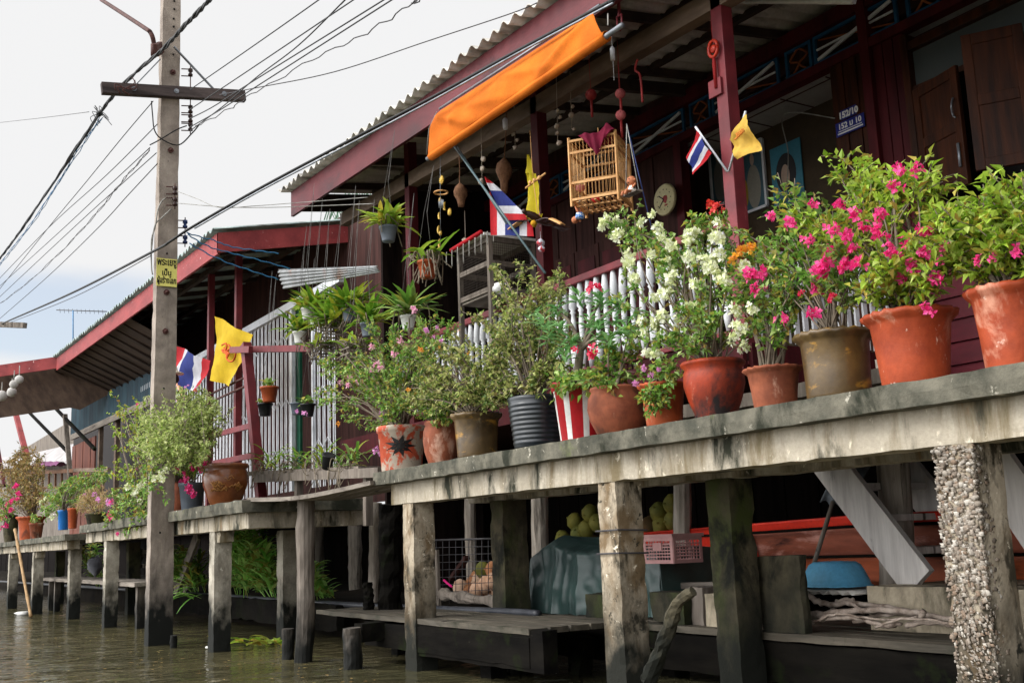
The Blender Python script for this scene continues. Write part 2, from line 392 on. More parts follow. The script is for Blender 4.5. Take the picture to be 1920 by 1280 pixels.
L_rose = leafmat('rose petals', [(230, 56, 96), (240, 110, 140), (214, 34, 78)], .4)
L_lilac = leafmat('lilac petals', [(206, 120, 186), (220, 150, 204)], .4)
L_grey = leafmat('blue green succulent leaves', [(104, 154, 88), (136, 184, 116), (160, 202, 140), (88, 138, 78)], .42)
L_orchid = leafmat('orchid straps', [(84, 128, 34), (122, 164, 50), (156, 190, 72), (176, 176, 56), (70, 112, 32)], .35)
L_reed = leafmat('reed leaves', [(104, 170, 66), (160, 214, 100), (70, 124, 46), (184, 226, 130), (150, 150, 70)], .45)
L_dry = leafmat('bronze leaves', [(150, 122, 72), (176, 146, 92), (128, 96, 52), (188, 168, 112), (120, 116, 60)])
L_palm = leafmat('palm frond', [(92, 128, 104), (112, 146, 120)], .3)
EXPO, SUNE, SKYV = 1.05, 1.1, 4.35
# ------------------------------------------------------------------ light and sky
SUN_EL, SUN_AZ = math.radians(42), math.radians(200)      # azimuth of the sun measured from +Y clockwise
sd = V((math.sin(SUN_AZ) * math.cos(SUN_EL), math.cos(SUN_AZ) * math.cos(SUN_EL), math.sin(SUN_EL)))
w = bpy.data.worlds.new('World'); sc.world = w; w.use_nodes = True
wn, wl = w.node_tree.nodes, w.node_tree.links
bg = wn['Background']; bg.inputs['Strength'].default_value = .1
sky = wn.new('ShaderNodeTexSky'); sky.sky_type = 'NISHITA'; sky.sun_disc = False
sky.sun_elevation = SUN_EL; sky.sun_rotation = SUN_AZ
tc = wn.new('ShaderNodeTexCoord')
def wmath(op, a, b):
    x = wn.new('ShaderNodeMath'); x.operation = op
    for i, c in ((0, a), (1, b)):
        if isinstance(c, (int, float)): x.inputs[i].default_value = c
        else: wl.new(c, x.inputs[i])
    return x.outputs[0]
nz = wn.new('ShaderNodeTexNoise'); nz.inputs['Scale'].default_value = 2.6; nz.inputs['Detail'].default_value = 5
mp = wn.new('ShaderNodeMapping'); mp.inputs['Scale'].default_value = (1, 1, 3.2); mp.inputs['Location'].default_value = (.35, .2, .1)
wl.new(tc.outputs['Generated'], mp.inputs[0]); wl.new(mp.outputs[0], nz.inputs['Vector'])
sep = wn.new('ShaderNodeSeparateXYZ'); wl.new(tc.outputs['Generated'], sep.inputs[0])
# clear gaps only low over the horizon, the rest one bright cloud sheet with a glow added low across the canal to fill undercroft and soffit
low = wn.new('ShaderNodeMapRange'); low.inputs[1].default_value = 0; low.inputs[2].default_value = .12; low.inputs[3].default_value = -.14; low.inputs[4].default_value = .5
wl.new(wmath('ABSOLUTE', wmath('SUBTRACT', sep.outputs[2], .185), 0), low.inputs[0])
cov = wmath('ADD', nz.outputs['Fac'], low.outputs[0])
cr = wn.new('ShaderNodeMapRange'); cr.interpolation_type = 'SMOOTHSTEP'; cr.inputs[1].default_value = .40; cr.inputs[2].default_value = .62; cr.inputs[3].default_value = .5
wl.new(cov, cr.inputs[0])
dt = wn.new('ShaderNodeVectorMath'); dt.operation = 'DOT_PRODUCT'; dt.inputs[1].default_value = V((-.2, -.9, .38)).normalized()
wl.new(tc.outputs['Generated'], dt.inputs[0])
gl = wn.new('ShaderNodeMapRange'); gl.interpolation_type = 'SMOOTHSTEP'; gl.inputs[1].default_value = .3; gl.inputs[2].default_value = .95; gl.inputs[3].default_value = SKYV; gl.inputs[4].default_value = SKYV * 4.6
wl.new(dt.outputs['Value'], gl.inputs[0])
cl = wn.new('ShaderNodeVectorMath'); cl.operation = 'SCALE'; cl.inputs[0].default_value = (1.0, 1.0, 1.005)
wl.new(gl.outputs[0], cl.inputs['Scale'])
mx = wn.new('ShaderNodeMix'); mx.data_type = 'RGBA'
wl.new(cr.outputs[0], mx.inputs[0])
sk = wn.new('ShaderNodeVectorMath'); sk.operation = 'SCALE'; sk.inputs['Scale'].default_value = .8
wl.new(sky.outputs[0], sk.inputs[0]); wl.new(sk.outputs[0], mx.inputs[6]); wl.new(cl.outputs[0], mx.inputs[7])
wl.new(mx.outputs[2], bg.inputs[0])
sl = bpy.data.lights.new('sun', 'SUN'); sl.energy = SUNE; sl.angle = math.radians(28); sl.color = (1, .965, .91)
so = bpy.data.objects.new('sun', sl); COL.objects.link(so); so.location = (0, -20, 30)
so.rotation_euler = sd.to_track_quat('Z', 'Y').to_euler()
sc.view_settings.view_transform = 'Standard'; sc.view_settings.look = 'None'; sc.view_settings.exposure = EXPO; sc.view_settings.gamma = 1
sc.cycles.max_bounces = 9; sc.cycles.diffuse_bounces = 6; sc.cycles.transparent_max_bounces = 8; sc.cycles.use_denoising = True
# ------------------------------------------------------------------ water and bank
t = NT('canal water'); p = t.pos((1, 1, 1))
t.l.new(t.ramp(t.noise(p, .35, 3), [(.35, lin((88, 82, 58))), (.65, lin((64, 62, 44)))]), t.b.inputs['Base Color'])
t.b.inputs['Roughness'].default_value = .07; t.b.inputs['IOR'].default_value = 1.33; t.b.inputs['Specular IOR Level'].default_value = .5
n1 = t.noise(t.pos((1.5, 1.0, 1)), 3.2, 3, .5, .6); n2 = t.noise(t.pos((1, 1, 1)), 1.1, 2, .5, .4)
hh = t.math('ADD', t.math('MULTIPLY', n1, .45), t.math('MULTIPLY', n2, .8))
t.bump(hh, .75, .1)
g = MB(); g.add([(-400, -300, 0), (300, -300, 0), (300, 6, 0), (-400, 6, 0)], [(0, 1, 2, 3)])
tag(obj('water', g, t.m), kind='structure')
def bank(u, v):
    x = -95 + 100 * u; k = min(1, max(0, (x + 10.6) / .8)); y0 = 5.35 + 1.4 * k
    if v < .02: return (x, y0 - .02, -.7)
    y = y0 + (12.4 - y0) * (v - .02) / .98
    z = .42 - .06 * k + .25 * (y - y0) / 7 + .05 * noise.noise(V((x * 1.3, y * 1.3, 0))) * (1 - .6 * k)
    return (x, y, z)
g = MB(); g.grid(bank, 300, 52)
tag(obj('mud_bank', g, m_mud), kind='structure')
g = MB(); g.add([(-400, 12.3, .6), (300, 12.3, .6), (300, 600, .6), (-400, 600, .6)], [(0, 1, 2, 3)])
tag(obj('ground', g, m_mud), kind='structure')
# ------------------------------------------------------------------ near walkway
X0, X1, ZS = -9.4, -.4, 1.76
g = MB(); g.rbox((X0, 4.28, 1.64), (X1, 5.55, ZS), .07, .006, 9)
wk = obj('walkway', g, m_slab); tag(wk, kind='structure')
g = MB(); g.rbox((X0 + .13, 4.4, 1.452), (X1, 4.62, 1.645), .07, .005, 9, seed=3)
g.rbox((X0 + .13, 5.22, 1.452), (X1, 5.42, 1.645), .12, .008, 4, seed=4)
obj('edge_beam', g, m_beam, wk)
def pillar(px, y, z0, z1, s, m, label, seed, group, dx=None, sy=None, amp=.007, brk=True):
    x = A(px, 1000, Y=y).x if dx is None else dx
    sy = sy or s
    g = MB(); g.rbox((x - s, y, z0), (x, y + sy, z1), .055, amp, 7, seed=seed)
    o = obj('walkway_pillar', g, m); tag(o, label, 'pillar', group)
    if brk:
        g = MB(); g.rbox((x - s - .01, y + .03, z1 - .13), (x + .09, y + sy, z1 - .003), .06, .008, 7, seed=seed + 9)
        obj('corbel', g, m_beam, o)
    return o
GP = 'concrete pillars carrying the near walkway'
pillar(775, 4.405, -.8, 1.455, .215, m_pillar, 'mottled concrete pillar at the left end of the near flower walkway', 1, GP, brk=False)
pillar(1159, 4.405, -.8, 1.455, .215, m_pillar, 'pale rough concrete pillar with wire rings, in front of the green tarpaulin', 2, GP, brk=False)
pillar(945, 5.22, -.8, 1.455, .23, m_moss, 'dark green stained concrete pillar beside the caged coconuts', 4, GP, dx=A(945, 1050, Y=5.22).x, sy=.27, brk=False)
pillar(1360, 5.22, -.8, 1.455, .23, m_moss, 'mossy dark concrete pillar standing in front of the red boat', 5, GP, dx=A(1372, 1000, Y=5.22).x, brk=False)
# the nearest pillar, crusted with shells
g = MB(); xp = A(1842, 1000, Y=4.405).x
g.rbox((xp - .21, 4.405, -.8), (xp, 4.62, 1.455), .055, .008, 7, seed=8)
pp = obj('walkway_pillar', g, m_pillar); tag(pp, 'near concrete pillar crusted with white oyster shells and pebbles', 'pillar', GP)
m_shell = leafmat('oyster shells', [(142, 134, 124), (112, 102, 90), (178, 172, 162), (92, 82, 72), (130, 117, 104), (84, 76, 68), (156, 148, 137), (116, 98, 82)], 0, .8)
g = MB()
for i in range(2800):
    z = .12 + 1.33 * rnd.random(); fade = min(1, (z - .05) / .5)
    if rnd.random() > .35 + .65 * fade or noise.noise(V((xp * 3, z * 5, i * .001))) + .45 * rnd.random() < -.12: continue
    u = rnd.random()
    q = V((xp - .21 + .21 * rnd.random(), 4.397, z)) if u < .66 else V((xp - .213, 4.40 + .2 * rnd.random(), z)) if u < .84 else V((xp + .001, 4.4 + .09 * rnd.random() ** 2, z))
    rr_ = .0045 + .009 * rnd.random() ** 1.8; sx = rnd.uniform(.9, 1.7)
    g.ball(q, rr_, 5, 0, (sx, .42, rnd.uniform(.5, 1.1)) if u < .66 else (.42, sx, rnd.uniform(.5, 1.1)), 1.3)
obj('shell_crust', g, m_shell, pp)
for (px, z) in ((1159, 1.13), (1159, .98)):
    x = A(px, 1000, Y=4.405).x; c = .014
    g = MB(); g.tube([(x - .215 - c, 4.405 - c, z), (x + c, 4.405 - c, z + .005), (x + c, 4.62 + c, z - .004), (x - .215 - c, 4.62 + c, z), (x - .215 - c, 4.405 - c, z)], .006, 6, smooth=False)
    tag(obj('wire_ring', g, m_wire), 'thin wire tied round the pale pillar, ' + ('upper' if z > 1 else 'lower') + ' of the two', 'wire', 'wires tied round the pillar')
# ------------------------------------------------------------------ far walkway (two slabs)
a = A(462, 936, Z=1.6); b = A(112, 1000, Z=1.55)
FY = 3.55
g = MB(); g.rbox((-19.6, FY - .02, 1.475), (-10.95, 4.95, 1.60), .12, .012, 4, seed=21)
fw = obj('far_walkway', g, m_slab); tag(fw, kind='structure')
g = MB(); g.rbox((-19.55, FY + .09, 1.31), (-11.15, FY + .3, 1.48), .1, .008, 4, seed=22)
g.rbox((-11.33, FY + .1, 1.31), (-11.1, 4.95, 1.478), .1, .008, 4, seed=23)
obj('edge_beam', g, m_beam, fw)
g = MB(); g.rbox((-44, FY - .22, 1.37), (-19.75, 4.95, 1.47), .14, .012, 4, seed=25)
fw2 = obj('far_walkway', g, m_slab); tag(fw2, kind='structure')
g = MB(); g.rbox((-44, FY - .12, 1.22), (-20.1, FY + .1, 1.373), .14, .008, 4, seed=26); obj('edge_beam', g, m_beam, fw2)
GF = 'concrete pillars carrying the far walkway'
pillar(402, FY + .1, -.8, 1.315, .2, m_pillar_far, 'cracked grey pillar just right of the utility pole', 31, GF)
pillar(200, FY + .1, -.8, 1.315, .2, m_pillar_far, 'chipped grey pillar just left of the utility pole', 32, GF, brk=False)
pillar(133, FY + .1, -.8, 1.315, .2, m_pillar_far, 'grey pillar at the left end of the raised far slab', 33, GF, brk=False)
pillar(65, FY - .1, -.8, 1.225, .2, m_pillar_far, 'thin grey pillar beside the leaning bamboo pole', 34, GF)
pillar(20, FY - .1, -.8, 1.225, .2, m_pillar_far, 'leftmost and farthest pillar of the far walkway', 35, GF)
pillar(545, 4.72, -.8, 1.315, .22, m_pillar_far, 'stained pillar behind the tall weathered wooden pile', 36, GF, dx=A(530, 1000, Y=4.72).x, brk=False)
pillar(248, 4.72, -.8, 1.315, .22, m_moss, 'dark back pillar behind the chipped grey one', 37, GF, dx=A(240, 1100, Y=4.72).x, brk=False)
pillar(105, 4.62, -.8, 1.225, .2, m_moss, 'dark back pillar seen past the bamboo pole', 38, GF, dx=A(104, 1100, Y=4.62).x, brk=False)
# ------------------------------------------------------------------ curved plank bridge between the walkways
g = MB(); pa = [A(478, 936, Y=3.7), A(560, 934, Y=3.85), A(640, 920, Y=4.1), A(705, 905, Y=4.3)]
for k in range(3):
    pts = curve_pts([p + V((.0, .2 * k, 0)) for p in pa], 6)
    for i in range(len(pts) - 1):
        d = (pts[i + 1] - pts[i]); g.beam(pts[i], pts[i + 1] + d * .02, .185, .04)
tag(obj('plank_bridge', g, m_woodx), 'bowed grey plank gangway joining the two concrete walkways', 'gangway')
# ------------------------------------------------------------------ wooden piles and the low landing deck
def pile(name, pxs, y, z0, z1, r, m, label, group, seed=0, n=14, jit=.18):
    """a round post; pxs: measured pixel of the foot and head"""
    a = A(pxs[0], pxs[1], Y=y); b = A(pxs[2], pxs[3], Y=y)
    a, b = (a, b) if a.z < b.z else (b, a)
    d = (b - a) / (b.z - a.z)
    g = MB(); pts = []; rs = []
    for i in range(17):
        z = z0 + (z1 - z0) * i / 16; q = a + d * (z - a.z); q += noise.noise_vector(V((seed * 9.1, z * 1.5, seed))) * r * .25
        q.z = z; pts.append(q); rs.append(r * (1 + .12 * noise.noise(V((seed, z * 3, 4)))))
    g.tube(pts, rs, n, smooth=False, jit=jit)
    return tag(obj(name, g, m), label, 'post', group)
GW = 'wooden piles in the water'
pile('wooden_pile', (570, 1240, 574, 935), 4.0, -.6, 1.56, .088, m_tide, 'tall weathered pile under the bowed plank gangway', GW, 1)
pile('wooden_pile', (540, 1240, 541, 1170), 3.98, -.6, .3, .06, m_tide, 'short crusted stump at the foot of the tall weathered pile', GW, 2)
pile('wooden_pile', (661, 1255, 661, 1172), 4.1, -.6, .36, .085, m_tide, 'short mossy pile under the low landing beam', GW, 3)
pile('wooden_pile', (730, 1140, 735, 950), 4.9, .2, 1.5, .11, m_black, 'thick black split post left of the mottled pillar', GW, 5, jit=.5)
pile('wooden_pile', (692, 1145, 690, 1088), 4.75, .3, .72, .05, m_black, 'broken black stump left of the split post', GW, 6, jit=.5)
pile('wooden_pile', (665, 1110, 668, 960), 6.6, .3, 1.6, .1, m_stilt, 'grey house stilt at the left edge of the dark undercroft', 'house stilts', 7)
pile('wooden_pile', (700, 1110, 704, 960), 5.6, .3, 1.6, .07, m_stilt, 'slim grey prop just behind the black split post', 'house stilts', 8)
pile('wooden_pile', (325, 1215, 326, 1188), 3.5, -.5, .14, .04, m_tide, 'tiny stump breaking the water beside the utility pole', GW, 9)
pile('wooden_pile', (1188, 1270, 1190, 1222), 4.66, -.5, .33, .09, m_moss, 'low round stump at the foot of the pale rough pillar', GW, 10)
for i, (x, y, r, l) in enumerate(((885, 6.6, .07, 'bare stilt behind the wire mesh panel'), (1015, 6.3, .09, 'pale stilt left of the green coconuts'), (1282, 6.9, .09, 'silvery stilt rising behind the bow of the red boat'),
                   (1682, 6.6, .12, 'thick grey stilt behind the wooden stairs'), (480, 7.0, .08, 'thin stilt standing among the reeds'), (600, 7.4, .08, 'dim stilt deep in the dark undercroft'))):
    pile('house_stilt', (x, 1090, x - 4, 900), y, .2, 2.3, r, m_stilt, l, 'house stilts', 20 + i, 10, .08)
g = MB()
for k in range(5):
    y = 4.42 + .19 * k; g.rbox((-11.2 + .1 * (k % 2), y, .40), (-7.0, y + .175, .445), .16, .006, 5, seed=40 + k)
ld = obj('landing_deck', g, m_deck); tag(ld, 'low plank landing stage left of the green tarpaulin', 'deck')
g = MB(); g.rbox((-9.95, 4.42, .16), (-7.0, 4.5, .38), .14, .006, 5, seed=46); g.rbox((-9.7, 4.2, .22), (-9.5, 5.3, .395), .1, .01, 5, seed=47)
obj('bearer', g, m_black, ld)
for x in (-10.4, -8.1):
    g = MB(); g.rbox((x, 4.9, -.6), (x + .16, 5.05, .39), .12, .01, 5, seed=int(-x * 7)); obj('leg', g, m_black, ld)
ZD = .41
g = MB()
for k in range(6): g.rbox((-9.6 + .13 * (k % 3), 5.47 + .2 * k, ZD - .05), (-1.2, 5.655 + .2 * k, ZD + .004 * (k % 2)), .16, .006, 4, seed=51 + k)
ld2 = obj('landing_deck', g, m_deck); tag(ld2, 'long low deck under the flower walkway holding tarpaulin, block and driftwood', 'deck')
for lo_b, hi_b, sd_b in (((-9.05, 4.43, .13), (A(1017, 1190, Y=4.43).x, 4.56, .44), 52), ((-9.4, 5.5, .08), (-1.2, 5.62, .352), 53), ((-9.2, 6.3, .02), (-1.2, 6.42, .352), 54)):
    g = MB(); g.rbox(lo_b, hi_b, .12, .007, 5, seed=sd_b); obj('bearer', g, m_black, ld2)
for i, (x, y) in enumerate(((-8.05, 4.6), (-8.3, 5.64), (-7.0, 5.64), (-5.0, 5.64), (-4.3, 5.64), (-2.9, 5.64))):
    g = MB(); g.rbox((x, y, -.7), (x + .17, y + .16, .33), .12, .008, 5, seed=60 + i); obj('leg', g, m_black, ld2)
for i, (px, y, l) in enumerate(((1178, 4.95, 'dark stump between the pale pillar and the deck bearer'), (1075, 5.2, 'slanting black stake in the dark water under the deck'))):
    g = MB(); x = A(px, 1220, Y=y).x; g.beam((x - .1, y, -.5), (x + .05, y + .1, .3), .12, .12, up=(0, 1, 0)); tag(obj('mooring_stake', g, m_black), l, 'stake')
# small far landing table between the far pillars
g = MB(); q = A(120, 1103, Y=4.3); q2 = A(198, 1100, Y=4.1)
g.rbox((q.x, 3.85, .62), (-17.0, 4.5, .68), .14, .008, 5, seed=71)
lt = obj('landing_step', g, m_woodx); tag(lt, 'small plank step standing in the water between far pillars', 'step')
for x in (q.x + .2, q.x + .9, -17.3):
    g = MB(); g.rbox((x, 3.95, -.6), (x + .12, 4.07, .62), .12, .008, 5, seed=72); obj('leg', g, m_tide, lt)
m_shadeblack = mat('shade black boards', (24, 19, 17), (13, 11, 10), 6, (2, 2, .2), rough=.95, bump=.4, bscale=26, spec=.04)  # near black colour that paints in the shade under the houses
# ------------------------------------------------------------------ main house
H = thing('riverside_house', 'large dark maroon stilt house with deep corrugated eaves and a white balustrade', 'house', (-8, 7, .4))
def eave_z(x): return 5.66 + (-7.26 - x) * .034
SL = .125
YW = 7.8
def ZK(z): return 1.1 + (z - 1.1) * YW / 7.2     # heights measured on the wall plane
def roof_sheet(x0, x1, y0, y1, zf, slope, pitch, amp, thick=.008):
    g = MB(); nx = int((x1 - x0) / pitch * 8)
    for dz, sgn in ((0, 1), (-thick, -1)):
        vs = []; ny = 10
        for i in range(nx + 1):
            x = x0 + (x1 - x0) * i / nx
            for j in range(ny + 1):
                y = y0 + (y1 - y0) * j / ny
                y2 = y - (.012 * math.sin(x * 7.1) if j == 0 else 0)
                vs.append((x, y2, zf(x) + (y - y0) * slope + amp * math.cos((x - x0) / pitch * 2 * PI) + dz))
        w = ny + 1
        fs = []
        for i in range(nx):
            for j in range(ny):
                q = (i * w + j, (i + 1) * w + j, (i + 1) * w + j + 1, i * w + j + 1); fs.append(q if sgn > 0 else q[::-1])
        g.add(vs, fs, 0, True)
    e = [i * 11 for i in range(nx + 1)]
    n1 = (nx + 1) * 11
    for i in range(nx): g.f.append((e[i], n1 + e[i], n1 + e[i + 1], e[i + 1])); g.mi.append(0); g.sm.append(False)
    return g
obj('roof', roof_sheet(-13.85, .5, 4.95, 10.5, lambda x: eave_z(x) + .05, SL, .2, .033), m_sheet, H)
g = MB()
for i in range(24):
    xa = -13.7 + 14 * i / 24; xb = -13.7 + 14 * (i + 1) / 24
    za, zb = eave_z(xa), eave_z(xb)
    vs = [(xa, 5.08, za - .33), (xb, 5.08, zb - .33), (xb, 5.08, zb + .02), (xa, 5.08, za + .02), (xa, 5.12, za - .33), (xb, 5.12, zb - .33), (xb, 5.12, zb + .02), (xa, 5.12, za + .02)]
    g.add(vs, [(0, 1, 2, 3), (7, 6, 5, 4), (0, 4, 5, 1), (3, 2, 6, 7)])
g.box((-13.7, 5.08, eave_z(-13.7) - .33), (-13.698, 5.12, eave_z(-13.7) + .02))
obj('fascia', g, m_fascia, H)
g = MB()   # left verge board
za = eave_z(-13.7)
g.prism([(-13.72, 5.125, za - .25), (-13.72, 9.9, za - .25 + 4.78 * SL), (-13.72, 9.9, za + .0 + 4.78 * SL), (-13.72, 5.125, za + .0)], (.035, 0, 0))
obj('verge_board', g, m_rafter, H)
for i in range(12):
    x = -13.2 + 1.2 * i
    g = MB(); g.beam((x, 5.13, eave_z(x) + .13 * SL - .03), (x, 10.2, eave_z(x) - .03 + 5.2 * SL), .05, .085); obj('rafter', g, m_rafter, H)
for y in (5.5, 6.3, 7.1, 8.0, 8.9):
    g = MB(); g.beam((-13.65, y, eave_z(-13.65) + (y - 5) * SL + .0), (.2, y, eave_z(.2) + (y - 5) * SL + .0), .06, .06); obj('purlin', g, m_rafter, H)
g = MB(); p = A(727, 365, Y=5.75); q = A(1340, 5, Y=5.75); d = (q - p).normalized()
g.beam(p - d * 1.4, q + d * 4.5, .12, .17); obj('eave_beam', g, m_tie, H)
for x in (-11.6, -8.62, -5.95, -2.9):
    g = MB(); g.beam((x, 5.8, eave_z(x) + .8 * SL - .12), (x, YW - .04, eave_z(x) + 2.75 * SL - .12), .07, .13); obj('tie_beam', g, m_rafter, H)
PX = {}
for px, py in ((768, 420), (1013, 400), (1376, 400)):
    x = A(px, py, Y=5.72).x; PX[px] = x
    g = MB(); g.box((x - .06, 5.69, 2.3), (x + .06, 5.81, 6.0)); obj('post', g, m_red if px > 1300 else m_maroon, H, .006)
x = PX[1376]
g = MB(); g.box((x - .12, 5.665, 4.44), (x + .02, 5.688, 4.58)); obj('post_bracket', g, m_red, H, .004)
# floor
XV = PX[1376] + .06
g = MB(); g.box((-13.4, 5.68, 2.33), (XV, YW + .05, 2.45)); g.box((-13.4, YW + .054, 2.33), (-1, 10.2, 2.45)); obj('floor', g, m_dark, H)
g = MB(); g.box((-13.4, 5.64, 2.22), (XV, 5.678, 2.46)); obj('floor_fascia', g, m_maroon, H)
g = MB(); g.box((XV + .05, 5.58, 1.70), (.5, YW - .01, 1.755)); obj('porch_floor', g, m_dark, H)
g = MB(); g.box((XV, 5.7, 1.8), (XV + .04, YW - .01, 2.46)); obj('porch_riser', g, m_maroon, H)
# back and end walls (planks coloured dark for the shade)
g = MB()
for i in range(60):
    x = -13.4 + .2 * i; g.box((x, 10.0 + .01 * (i % 2), 2.45), (x + .19, 10.06, 6.3))
obj('back_wall', g, m_dark, H)
g = MB()
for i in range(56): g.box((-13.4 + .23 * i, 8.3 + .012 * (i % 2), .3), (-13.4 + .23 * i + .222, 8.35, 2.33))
obj('undercroft_backdrop', g, m_shadeblack, H)  # backdrop added to close off daylight behind the undercroft
g = MB()
for i in range(22): g.box((-13.56 + .01 * (i % 2), 6.35 + .19 * i, .3), (-13.5, 6.35 + .19 * i + .183, 5.88 + (1.35 + .19 * i) * SL))
obj('end_wall', g, mat('shade dimmed end boards', (46, 36, 33), (26, 20, 19), 6, (2, 2, .2), rough=.9, bump=.4, bscale=26, spec=.05), H)  # same boards coloured darker to keep this end in shade
xa = A(1028, 400, Y=YW).x; xb = A(1272, 380, Y=YW).x; xc = A(1562, 200, Y=YW).x; xd = A(1622, 150, Y=YW).x; xe = A(1700, 150, Y=YW).x
zt = ZK(5.05)
g = MB(); n = 13
for i in range(n):
    x = xa + (xb - xa) * i / n; g.box((x, YW + .012 * (i % 2), 2.45), (x + (xb - xa) / n - .012, YW + .04, zt))
g.box((xa, YW + .045, 2.45), (xb, YW + .06, zt))
obj('plank_wall', g, m_dark, H)
for k in range(4):      # folding doors standing in the plank wall
    x = xa + .1 + k * .52
    g = MB(); g.box((x, YW - .05, 2.47), (x + .5, YW - .012, ZK(4.35))); d = obj('door', g, m_dark, H, .004)
    g = MB()
    for z in (2.55, 3.24, 3.93): g.box((x + .07, YW - .064, z), (x + .43, YW - .0515, z + .55))
    obj('door_panel', g, m_maroon, d, .008)
g = MB(); g.box((xb, YW - .03, 2.45), (xb + .12, YW + .09, zt)); obj('door_jamb', g, m_maroon, H)
g = MB(); n = 5
for i in range(n):
    x = xc + (xd - xc) * i / n; g.box((x, YW - .01 * (i % 2), 2.45), (x + (xd - xc) / n - .006, YW + .08, zt))
obj('varnished_panel', g, m_brown, H)
g = MB(); g.box((xd, YW - .04, 2.0), (xd + .1, YW + .1, ZK(5.6)))
n = 3; w_ = (xe - xd - .1)
for i in range(n):
    x = xd + .104 + w_ * i / n; g.box((x, YW + .01, 2.0), (x + w_ / n - .012, YW + .06, zt + .05))
obj('maroon_wall', g, m_maroon, H)
# lintels, transom grille
g = MB(); g.box((xa - 1.6, YW - .03, zt), (-1.2, YW + .09, zt + .09)); g.box((xa - 1.6, YW - .03, ZK(5.42)), (-1.2, YW + .09, ZK(5.56))); obj('lintel', g, m_maroon, H)
g = MB(); g.prism([(xa - 1.6, YW + .1, 5.6), (-1.2, YW + .1, 5.6), (-1.2, YW + .1, eave_z(-1.2) + 2.9 * SL), (xa - 1.6, YW + .1, eave_z(xa - 1.6) + 2.9 * SL)], (0, .05, 0)); obj('gable_infill', g, m_dark, H)
m_curl = mat('ochre grille scroll', (150, 84, 40), (120, 62, 30), 5)
x = xa - 1.5; zb_, zt_ = zt + .1, ZK(5.41)
while x < -2.0:
    for (wd, narrow) in ((.34, True), (.98, False)):
        tg = MB(); x2 = x + wd; y = YW + .02
        for xx in (x + .015, x2 - .015): tg.beam((xx, y, zb_), (xx, y, zt_), .03, .03)
        for z in (zb_ + .015, zt_ - .015): tg.beam((x + .02, y, z), (x2 - .02, y, z), .028, .028)
        gr = obj('transom_grille', tg, m_bluemetal, H); ty = MB()
        if narrow:
            c = V(((x + x2) / 2, y, (zb_ + zt_) / 2))
            for sg in (-1, 1):
                ty.tube(curve_pts([c + V((sg * .09, 0, -.12)), c + V((sg * .0, 0, -.03)), c + V((sg * .11, 0, .03)), c + V((sg * .0, 0, .13))], 5), .012, 6)
        else:
            tw = MB(); tw.beam((x + .05, y - .012, zb_ + .04), (x2 - .05, y - .012, zt_ - .04), .02, .03)
            tw.beam((x + .04, y - .008, (zb_ + zt_) / 2), (x2 - .04, y - .008, (zb_ + zt_) / 2), .015, .018); obj('white_bars', tw, m_whitemetal, gr)
            ty.beam((x + .05, y + .018, zt_ - .04), (x2 - .05, y + .018, zb_ + .04), .012, .014)
        obj('scrollwork', ty, m_curl, gr)
        x = x2 + (.03 if narrow else .1)
# interior room seen through the opening
zc_ = zt + .012; YRm = A(1500, 213, Z=zc_).y
g = MB(); g.box((xb - .4, YW + .092, zc_), (-1.2, YRm + .05, zc_ + .04)); obj('ceiling', g, mat('grey ceiling tile', (176, 174, 172), (160, 158, 156), 4), H)
g = MB()
for k in range(6): g.box((xb - .3 + k * .6, YW + .13, zc_ - .01), (xb - .29 + k * .6, YRm, zc_ - .0015))
for k in range(int((YRm - YW - .2) / .6) + 1): g.box((xb - .3, YW + .2 + k * .6, zc_ - .0095), (-1.4, YW + .21 + k * .6, zc_ - .0018))
obj('ceiling_joint', g, m_dark, H)
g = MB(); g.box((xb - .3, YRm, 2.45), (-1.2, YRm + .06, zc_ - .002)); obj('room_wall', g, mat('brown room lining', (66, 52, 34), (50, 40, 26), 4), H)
# window with its shutters
xw0, xw1 = xe, A(1960, 150, Y=YW).x + 1.2
zs = ZK(3.48)
g = MB()
g.box((xw0, YW - .05, zs), (xw0 + .07, YW + .08, ZK(5.0))); g.box((xw0, YW - .1, zs - .06), (xw1, YW + .08, zs)); g.box((xw0 + .07, YW - .04, ZK(4.86)), (xw1, YW + .08, ZK(4.93)))
wf = obj('window', g, m_brown, H, .004)
g = MB(); g.box((xw0 + .075, YW + .02, ZK(4.55)), (xw1, YW + .03, ZK(4.855))); gl_ = NT('dim window glass'); gl_.b.inputs['Base Color'].default_value = lin((70, 76, 76)); gl_.b.inputs['Roughness'].default_value = .12; gl_.b.inputs['Specular IOR Level'].default_value = .7
obj('pane', g, gl_.m, wf)
g = MB(); g.box((xw0 + .075, YW - .03, ZK(4.5)), (xw1, YW + .05, ZK(4.548))); obj('transom', g, m_brown, wf)
g = MB(); g.box((xw0 + .1, YW + .3, 3.4), (xw1, YW + .34, ZK(4.9))); obj('dark_backing', g, mat('black interior backing', (24, 20, 20), (16, 14, 14), 4), wf)  # black sheet standing in for the unlit room behind the window
